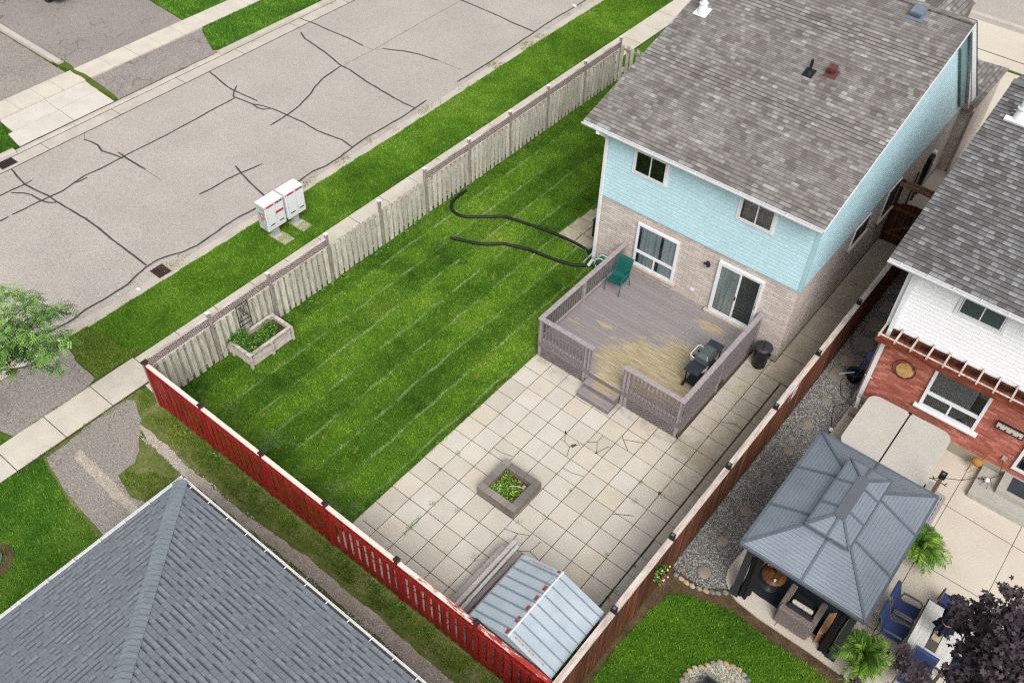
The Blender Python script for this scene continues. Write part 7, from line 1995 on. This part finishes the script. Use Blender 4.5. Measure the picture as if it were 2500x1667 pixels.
b = MB(); b.prism([(7.97, -1.23), (8.09, -1.13), (8.27, -.85), (8.27, -.55), (8.10, -.47), (7.97, -.6)], .5, .53); b.build('top', wood_mat('tan_weave2', (196, 146, 108), (160, 112, 80), (216, 172, 134), (2, 40, 40), .9, KB, None, 0), T, bevel=.01)

# ---------------------------------------------------------------- potted palms
M['palm'] = leafy('palm_leaf', [(40, 76, 24), (72, 116, 36), (116, 154, 50), (164, 192, 76)], k=KB)
def palm(x, y, label, seed, hh=.42, tall=.66):
    T = thing('potted_palm', label, 'palm', (x, y, .05), 0, 'potted palms around the gazebo')
    b = MB(); V = []
    for (w, z) in ((.11, .05), (.17, .05 + hh), (.15, .05 + hh), (.14, hh - .02)):
        V += [(x - w, y - w, z), (x + w, y - w, z), (x + w, y + w, z), (x - w, y + w, z)]
    b.add(V, [(4 * k + i, 4 * k + (i + 1) % 4, 4 * k + 4 + (i + 1) % 4, 4 * k + 4 + i) for k in range(3) for i in range(4)] + [(12, 13, 14, 15)]); b.build('pot', M['black_plastic'], T, bevel=.01)
    rng = np.random.default_rng(seed); LV = []; RN = []; b = MB()
    for i in range(34):
        a = 2 * PI * i / 34 + rng.normal() * .2; el = .35 + 1.0 * rng.random(); L = tall * (.65 + .4 * rng.random())
        dh = np.array((math.cos(a), math.sin(a), 0)); side = np.array((-math.sin(a), math.cos(a), 0)); P = []
        for k in range(13):
            t = k / 12; P.append(np.array((x, y, .05 + hh)) + dh * L * math.cos(el) * t * (1 + .25 * t) + np.array((0, 0, 1)) * (L * math.sin(el) * t - .42 * L * t * t * t))
        b.tube([Vector(p) for p in P[::2]], [.008, .007, .006, .005, .004, .003, .002], 4, cap=False)
        tn = rng.random() * .5
        for k in range(3, 13):
            for h in (0, .5):
                p = P[k] if h == 0 or k == 12 else (P[k] + P[k + 1]) / 2
                tg = P[k] - P[k - 1]; tg = tg / np.linalg.norm(tg)
                ll = .27 * (1 - .55 * ((k - 5) / 8) ** 2) * (.85 + .3 * rng.random())
                for s in (-1, 1):
                    e = p + (side * s * .8 + tg * .65) * ll + np.array((0, 0, -.10 * ll / .2 * rng.random())); w = tg * .017
                    LV.append([p - w * .6, p + (e - p) * .4 + w, e, p + (e - p) * .4 - w]); RN.append(min(1, tn + .5 * rng.random()))
    b.build('stem', M['leaf_green'], T)
    leafmesh('fronds', np.array(LV), M['palm'], rng, T, rnd=np.array(RN))
palm(8.98, -1.02, 'bushy palm in a black pot beside the front right gazebo post', 91)
palm(8.86, 2.55, 'yellowish palm in a black pot beside the right side of the gazebo roof', 92)

# ---------------------------------------------------------------- dining set
T = thing('dining_table', 'rectangular outdoor table with pale wood-look tiles in a dark frame', 'table', (10.1, .3, .05))
TX0, TX1, TY0, TY1, TZ = 9.58, 10.58, -.46, 1.07, .79
m_tf = pm('table_frame', (74, 68, 68), .1, 5, .5, .05, 60)
m_tile = wood_mat('table_tile', (206, 206, 202), (182, 182, 180), (226, 226, 222), (12, 1.2, 12), .5, KB, None, .12)
b = MB(); b.box(TX0, TX1, TY0, TY1, TZ - .05, TZ - .012); b.build('frame', m_tf, T, bevel=.006)
b = MB(); g_ = .008; a0, a1, c0, c1 = TX0 + .035, TX1 - .035, TY0 + .035, TY1 - .035; mx0, mx1, my0, my1 = 9.97, 10.19, .02, .75
for q in ((a0, 10.3, c1 - .26, c1), (10.3 + g_, a1, c1 - .26, c1), (a0, mx0 - g_, .32, c1 - .26 - g_), (a0, mx0 - g_, c0, .32 - g_), (mx1 + g_, a1, .30, c1 - .26 - g_), (mx1 + g_, a1, c0 + .28, .30 - g_), (mx0, a1, c0, c0 + .28 - g_)): b.box(q[0], q[1], q[2], q[3], TZ - .012, TZ)
b.build('tile_top', m_tile, T)
b = MB(); b.box(mx0, mx1, c0 + .29, c1 - .27, TZ - .011, TZ - .004); b.build('centre_strip', pm('strip_weave', (92, 86, 86), .2, 40, .9, .2, 90), T)
for (x, y) in ((TX0 + .08, TY0 + .08), (TX1 - .08, TY0 + .08), (TX1 - .08, TY1 - .08), (TX0 + .08, TY1 - .08)):
    b = MB(); b.box(x - .03, x + .03, y - .03, y + .03, .05, TZ - .05); b.build('leg', m_tf, T)
b = MB(); b.box(9.99, 10.17, .12, .42, TZ + .001, TZ + .05); o = b.build('umbrella_tray', pm('tray_stone', (186, 176, 150), .3, 14, .9, .3, 60), bevel=.01); setp(o, 'stone coloured tray at the foot of the closed parasol on the table', 'tray')
m_nav = pm('navy_sling', (44, 62, 108), .12, 8, .55, .1, 120)
m_navf = pm('dark_chair_frame', (92, 88, 88), .12, 8, .45, .05, 60)
g = 'navy sling chairs around the dining table'
c1_ = sling_chair('dining_chair', 'navy sling chair at the upper end of the table left side', (9.30, .63, .05), PI / 2, m_nav, m_navf, g, wide=.54)
dup(c1_, (9.30, .02, .05), PI / 2, 'navy sling chair at the table left side nearest the lower palm')
dup(c1_, (10.08, 1.42, .05), PI + .0, 'navy sling chair at the far short end of the table with a pale round patch')
dup(c1_, (10.05, -.82, .05), 0.0, 'navy sling chair at the near short end, half hidden by purple leaves')
dup(c1_, (10.85, .1, .05), -PI / 2, 'navy sling chair on the right side of the table under the purple crown')
b = MB(); b.lathe([(0, 0), (.09, 0), (.09, .006), (0, .006)], 20, (0, 0, 0))
for i in range(len(b.v)): 
    v = b.v[i]; b.v[i] = (v[0] + 10.16, 1.76 + v[1] * .45 , 1.0 + .05 - .0 + v[1] * .35 + v[2])
T = thing('closed_parasol', 'closed navy parasol tied with a pink band over the dining table', 'parasol', (10.08, .27, .05))
m_nv = pm('navy_cloth', (26, 32, 56), .2, 6, .85, .2, 60)
b = MB(); b.cyl((10.08, .27, .05), (10.08, .27, 2.45), .022, n=10); b.build('pole', m_tf, T)
b = MB(); n = 32; V = []
for z, r, k_ in ((2.42, .02, .0), (2.3, .07, .1), (2.05, .14, .18), (1.8, .17, .2), (1.55, .14, .14), (1.48, .115, .06), (1.40, .13, .2), (1.28, .17, .3), (1.15, .19, .34)):
    for k in range(n):
        a = 2 * PI * k / n; rr2 = r * (1 + k_ * math.sin(8 * a + z)); V.append((10.08 + rr2 * math.cos(a), .27 + rr2 * math.sin(a), z + (.04 * math.sin(8 * a) if z < 1.2 else 0)))
b.add(V, [(j * n + k, (j + 1) * n + k, (j + 1) * n + (k + 1) % n, j * n + (k + 1) % n) for j in range(8) for k in range(n)], 0, True); b.build('canopy', m_nv, T)
b = MB(); b.lathe([(.125, 1.46), (.13, 1.485), (.125, 1.51)], 24, (10.08, .27, 0)); b.build('tie_band', pm('pink_band', (206, 140, 130), .1, 9, .8, .05, 60), T)

# ---------------------------------------------------------------- stones, fire bowl, wall steps, wall decorations
def stone(x, y, s, c, label, seed, grp):
    b = MB(); b.blob((x, y, s * .35), (s * (1 + .25 * RND.random()), s * .8, s * .55), seed, 3, .35)
    o = b.build('stone', pm('stone%d' % seed, c, .2, 9, .85, .3, 50)); setp(o, label, 'stone', grp)
cols = [(132, 142, 136), (186, 168, 146), (192, 168, 130), (184, 176, 166), (160, 152, 142), (186, 162, 134), (124, 122, 120), (132, 134, 136), (128, 140, 136)]
pos = [(4.62, -1.73), (4.77, -1.74), (4.92, -1.75), (5.08, -1.74), (5.24, -1.69), (5.40, -1.64), (5.53, -1.57), (5.65, -1.50), (5.79, -1.37)]
ds = ['grey-green', 'pinkish grey', 'yellow', 'pale pointed', 'mottled grey', 'cracked tan', 'dark grey', 'blue-grey', 'grey-green']
for k, ((x, y), c, d) in enumerate(zip(pos, cols, ds)):
    lb = ['grey-green stone touching the brown fence, first of the row edging the gravel', 'pinkish grey stone of the gravel edging beside the grey-green one at the fence', 'yellow stone of the gravel edging nearest the brown fence',
          'pale pointed stone of the gravel edging just right of the yellow one', 'mottled grey stone of the gravel edging left of the large cracked tan one', 'large cracked tan stone in the middle of the gravel edging row',
          'darkest grey stone of the gravel edging, right of the cracked tan one', 'blue-grey stone of the gravel edging, second from the terrace corner', 'grey-green stone touching the terrace corner, last of the gravel edging'][k]
    stone(x, y, .075, c, lb, 200 + k, 'stones edging the gravel bed')
FC = (6.72, -3.66); 
pos = [(6.11, -3.87), (6.12, -3.72), (6.14, -3.58), (6.19, -3.44), (6.30, -3.33), (6.39, -3.21), (6.46, -3.08), (6.56, -2.96), (6.69, -2.91), (6.84, -2.87), (6.99, -2.84), (7.13, -2.88), (7.26, -2.92), (7.38, -2.99), (7.46, -3.12)]
cols = [(150, 140, 124), (150, 146, 134), (190, 176, 144), (196, 180, 146), (196, 176, 140), (196, 178, 152), (140, 140, 132), (168, 164, 150), (190, 160, 112), (176, 158, 126), (196, 160, 130), (152, 156, 140), (120, 124, 116), (200, 180, 132), (150, 146, 140)]
P_ = [(FC[0] + (x - FC[0]) * 1.0, FC[1] + (y - FC[1]) * 1.0) for x, y in pos]
b = MB(); b.prism([(x, y) for x, y in pos] + [(7.7, -3.6), (7.7, -4.6), (6.1, -4.6)], -.02, .01); b.build('fire_circle_gravel', M['gravel_pale'], struct=True)
for k, ((x, y), c) in enumerate(zip(pos, cols)):
    stone(x, y, .068, c, ['grey stone cut by the bottom edge, leftmost of the fire box ring', 'grey-beige stone above the leftmost one in the fire box ring', 'pale yellow stone low on the left of the fire box ring', 'large cream stone on the left shoulder of the fire box ring',
     'tan stone right of the large cream one in the fire box ring', 'pinkish tan stone left of the dark grey one in the fire box ring', 'dark grey stone left of the upright one at the ring top', 'pale upright stone at the top of the fire box ring',
     'orange-tan stone just right of the ring top beside the upright one', 'brownish stone between the two orange ones of the fire box ring', 'large salmon stone on the right shoulder of the fire box ring', 'grey-green stone below the large salmon one of the ring',
     'darkest green-grey stone on the right of the fire box ring', 'pale yellow stone low on the right of the fire box ring', 'grey stone at the lower right end of the fire box ring'][k], 230 + k, 'stones ringing the fire box')
pebbles('gravel', [(x, y) for x, y in pos[:-1]] + [(7.5, -3.4), (7.5, -4.3), (6.15, -4.3)], 3000, .014, [(150, 140, 134), (190, 180, 172), (214, 206, 200), (232, 226, 220)], 36, 'pale gravel inside the stone ring of the fire box', z=.01)
T = thing('fire_box', 'low dark square fire box in the pale gravel circle at the bottom edge', 'fire pit', (6.82, -3.85, .01), .0)
for q in ((6.52, 7.12, -3.6, -3.55), (6.52, 7.12, -4.2, -4.15), (6.52, 6.57, -4.15, -3.6), (7.07, 7.12, -4.15, -3.6)):
    b = MB(); b.box(q[0], q[1], q[2], q[3], .01, .3); b.build('side', m_bbq, T)
b = MB(); b.box(6.57, 7.07, -4.15, -3.6, .01, .12); b.build('ash_bed', M['soil'], T)
for k in range(3):
    b = MB(); b.cyl((6.62 + .1 * k, -3.7, .18 + .03 * k), (6.8 + .12 * k, -4.05, .2), .035, n=10); b.build('log', M['bark'], T)
# stone-faced steps at the neighbour's door
T = thing('stone_steps', 'pale stone faced door steps with dark mat against the red brick, right edge', 'steps', (10.3, 5.6, .05))
m_ss = pm('step_stone', (186, 184, 174), .1, 5, .85, .2, 60)
b = MB(); b.prism([(9.26, 5.08), (13.5, 5.08), (13.5, 6.2), (9.26, 6.2)], .05, .22); b.build('lower_step', m_ss, T, bevel=.015)
b = MB(); b.prism([(9.78, 5.5), (13.5, 5.5), (13.5, 6.21), (9.78, 6.21)], .22, .40); b.build('upper_step', m_ss, T, bevel=.015)
b = MB(); b.box(10.0, 13.5, 5.62, 6.15, .40, .41); b.build('mat', pm('mat_dark', (64, 68, 78), .15, 4, .9, .2, 80), T)
T = thing('spider_lamp', 'white metal solar lamp with thin black legs on the stone steps', 'lamp', (9.5, 5.66, .22))
b = MB(); b.lathe([(0, .30), (.06, .31), (.07, .36), (.03, .43), (0, .44)], 14, (9.5, 5.66, 0)); b.build('lamp_head', M['white_metal'], T)
for k in range(6):
    a = 2 * PI * k / 6; b = MB(); b.tube([(9.5, 5.66, .33), (9.5 + .12 * math.cos(a), 5.66 + .12 * math.sin(a), .34), (9.5 + .18 * math.cos(a), 5.66 + .18 * math.sin(a), .225)], .006, 5); b.build('leg', M['black_plastic'], T)
T = thing('garden_bird', 'rust coloured metal bird figure standing beside the brick wall', 'garden ornament', (9.08, 6.0, .05))
m_rb = pm('bird_rust', (186, 130, 60), .2, 8, .8, .2, 60)
b = MB(); b.blob((9.08, 6.0, .42), (.15, .1, .13), 5, 3, .1); b.build('body', m_rb, T)
b = MB(); b.tube([(9.15, 6.03, .5), (9.2, 6.06, .66), (9.24, 6.08, .82), (9.3, 6.08, .84)], [.03, .02, .022, .008], 8); b.build('neck', m_rb, T)
for s in (-.05, .05):
    b = MB(); b.tube([(9.08 + s, 6.0, .32), (9.04 + s, 5.95, .06), (8.98 + s, 5.85, .055)], .008, 5); b.build('leg', m_rb, T)
def cable(pts, label):
    b = MB(); b.tube([Vector(p) for p in pts], .008, 5); o = b.build('cable', M['hose_black']); setp(o, label, 'cable')
cable([(8.3, 5.0, .06), (8.6, 5.25, .06), (9.0, 5.5, .06), (9.25, 5.65, .24), (9.45, 5.75, .24), (9.7, 6.05, .3), (9.58, 6.19, .75)], 'thin dark cable running over the terrace from the hot tub to the wall socket')
cable([(5.0, 7.3, .03), (4.98, 6.7, .03), (5.2, 6.2, .03), (5.5, 6.05, .08), (5.7, 5.95, .1)], 'black cable lying on the gravel from the hose pot to the downspout')
cable([(5.5, 6.05, .03), (5.25, 5.7, .03), (5.4, 5.2, .03), (5.55, 4.85, .06)], 'thin black cable on the gravel beside the hot tub')
b = MB(); b.blob((5.56, 4.78, .1), (.07, .07, .06), 3, 2, .05); o = b.build('white_junction', M['white_metal']); setp(o, 'small white round cap on the terrace edge at the gazebo corner', 'cap')
b = MB(); b.box(5.68, 6.0, 5.62, 5.98, .05, .2); o = b.build('splash_tray', M['foundation'], bevel=.01); setp(o, 'shallow concrete tray under the white downspout beside the hot tub', 'tray')
# wall decorations
T = thing('wall_ornament', 'round metal ring with a tan wood slice hanging on the red brick', 'wall ornament', (6.42, 6.2, 2.0))
b = MB(); ring = [(6.42 + .30 * math.cos(a), 6.19, 2.0 + .30 * math.sin(a)) for a in [2 * PI * k / 36 for k in range(37)]]; b.tube(ring, .012, 6, cap=False); b.build('ring', M['black_plastic'], T)
P = []
for k in range(22):
    a = 2 * PI * k / 22; r = .245 * (1 + .1 * noise.noise(Vector((math.cos(a) * 2, math.sin(a) * 2, 4)))); 
    if .3 < a < .9 or 5.2 < a < 5.7: r *= .86
    P.append((6.45 + r * math.cos(a) * .93, 2.0 + r * math.sin(a)))
b = MB(); b.ext(P, 'y', 6.16, 6.185); b.build('wood_slice', pm('tan_wood', (208, 168, 104), .16, 7, .8, .1, 60, c2=(184, 140, 80)), T)
T = thing('key_plaque', 'long cream plaque in black frame with dark dots on the red brick', 'plaque', (9.32, 6.2, 1.78))
b = MB(); b.box(8.99, 9.66, 6.17, 6.2, 1.70, 1.90); b.build('board', pm('plaque_cream', (216, 208, 194), .06, 5, .7, .05, 50), T)
b = MB()
for q in ((8.97, 9.68, 1.90, 1.925), (8.97, 9.68, 1.675, 1.70), (8.97, 8.995, 1.70, 1.90), (9.655, 9.68, 1.70, 1.90)): b.box(q[0], q[1], 6.155, 6.2, q[2], q[3])
b.build('frame', M['black_plastic'], T)
for k in range(4):
    b = MB(); b.cyl((9.07 + .165 * k, 6.155, 1.74), (9.07 + .165 * k, 6.17, 1.74), .022, n=14); b.build('dot', M['black_plastic'], T)
for k in range(7):
    b = MB(); x = 9.10 + .07 * k; b.box(x, x + .012, 6.160, 6.17, 1.862 - .01 * (k % 2), 1.90); b.build('hook', M['black_plastic'], T)
# hose pot with net beside the wall
T = thing('hose_pot', 'dark round pot with coiled green hose beside the brick wall', 'hose pot', (5.22, 7.0, .0))
b = MB(); b.lathe([(0, .0), (.17, .0), (.23, .28), (.25, .30), (.22, .30), (.18, .24), (0, .22)], 26, (5.22, 7.0, .0)); b.build('pot', M['dark_void'], T)
m_gh = pm('green_hose', (44, 92, 76), .2, 8, .5, .1, 60)
for k in range(3):
    b = MB(); R0 = .2 - .02 * k; b.tube([(5.22 + R0 * math.cos(a), 7.0 + R0 * math.sin(a), .26 + .03 * k) for a in [2 * PI * q / 24 for q in range(25)]], .013, 6, cap=False); b.build('hose_loop', m_gh, T)
b = MB(); b.tube([(5.2, 6.95, .34), (5.0, 6.8, .3), (4.86, 6.72, .22)], [.018, .014, .01], 6); b.build('nozzle', M['white_metal'], T)
T = thing('pool_net', 'blue round net on a short blue handle leaning on the hose pot', 'net', (5.3, 7.2, 0))
m_bl = pm('net_blue', (40, 80, 190), .1, 6, .5, .05, 60)
b = MB(); b.tube([(5.26, 6.75, .2), (5.32, 7.0, .5), (5.36, 7.15, .7)], .016, 6); b.build('handle', m_bl, T)
b = MB(); cx, cy, cz = 5.38, 7.3, .86; b.tube([(cx + .14 * math.cos(a), cy + .12 * math.sin(a), cz + .1 * math.sin(a)) for a in [2 * PI * q / 20 for q in range(21)]], .012, 6, cap=False); rm = b.build('rim', m_bl, T)
b = MB(); V = [(cx, cy, cz - .04)] + [(cx + .14 * math.cos(a), cy + .12 * math.sin(a), cz + .1 * math.sin(a)) for a in [2 * PI * q / 20 for q in range(20)]]; b.add(V, [(0, 1 + q, 1 + (q + 1) % 20) for q in range(20)], 0, True); b.build('mesh', pm('net_mesh', (96, 120, 170), .2, 60, .8, 0, 50), rm)
# hanging flowers on the brown fence
T = thing('flower_basket', 'black wall basket with red, cream and violet flowers on the brown fence', 'flowers', (4.52, -2.6, 1.2))
b = MB(); b.lathe([(0, 1.05), (.09, 1.1), (.13, 1.25), (.12, 1.26)], 16, (4.54, -2.55, 0)); b.build('basket', M['black_plastic'], T)
foliage('leaves', np.concatenate([blobpts(110, (4.55, -2.58, 1.32), (.11, .17, .16), 800, .5), blobpts(60, (4.55, -2.66, 1.05), (.08, .1, .2), 801, .3)]), M['leaf_green'], .07, T, seed=9, aspect=.6)
for nm, c, n, sd in (('red_flowers', (214, 50, 40), 9, 1), ('cream_flowers', (236, 232, 190), 14, 2), ('violet_flowers', (104, 78, 128), 6, 3)):
    rng = np.random.default_rng(sd + 60); b = MB()
    for i in range(n):
        zz = 1.42 - .62 * rng.random() if nm != 'violet_flowers' else 1.0 - .25 * rng.random()
        b.blob((4.62 + .05 * rng.normal(), -2.60 + (.12 if zz > 1.15 else .06) * rng.normal(), zz), (.026, .026, .02), i, 1, .2)
    b.build(nm, pm(nm, c, .12, 30, .7, 0, 50, k=KB * 1.1), T)
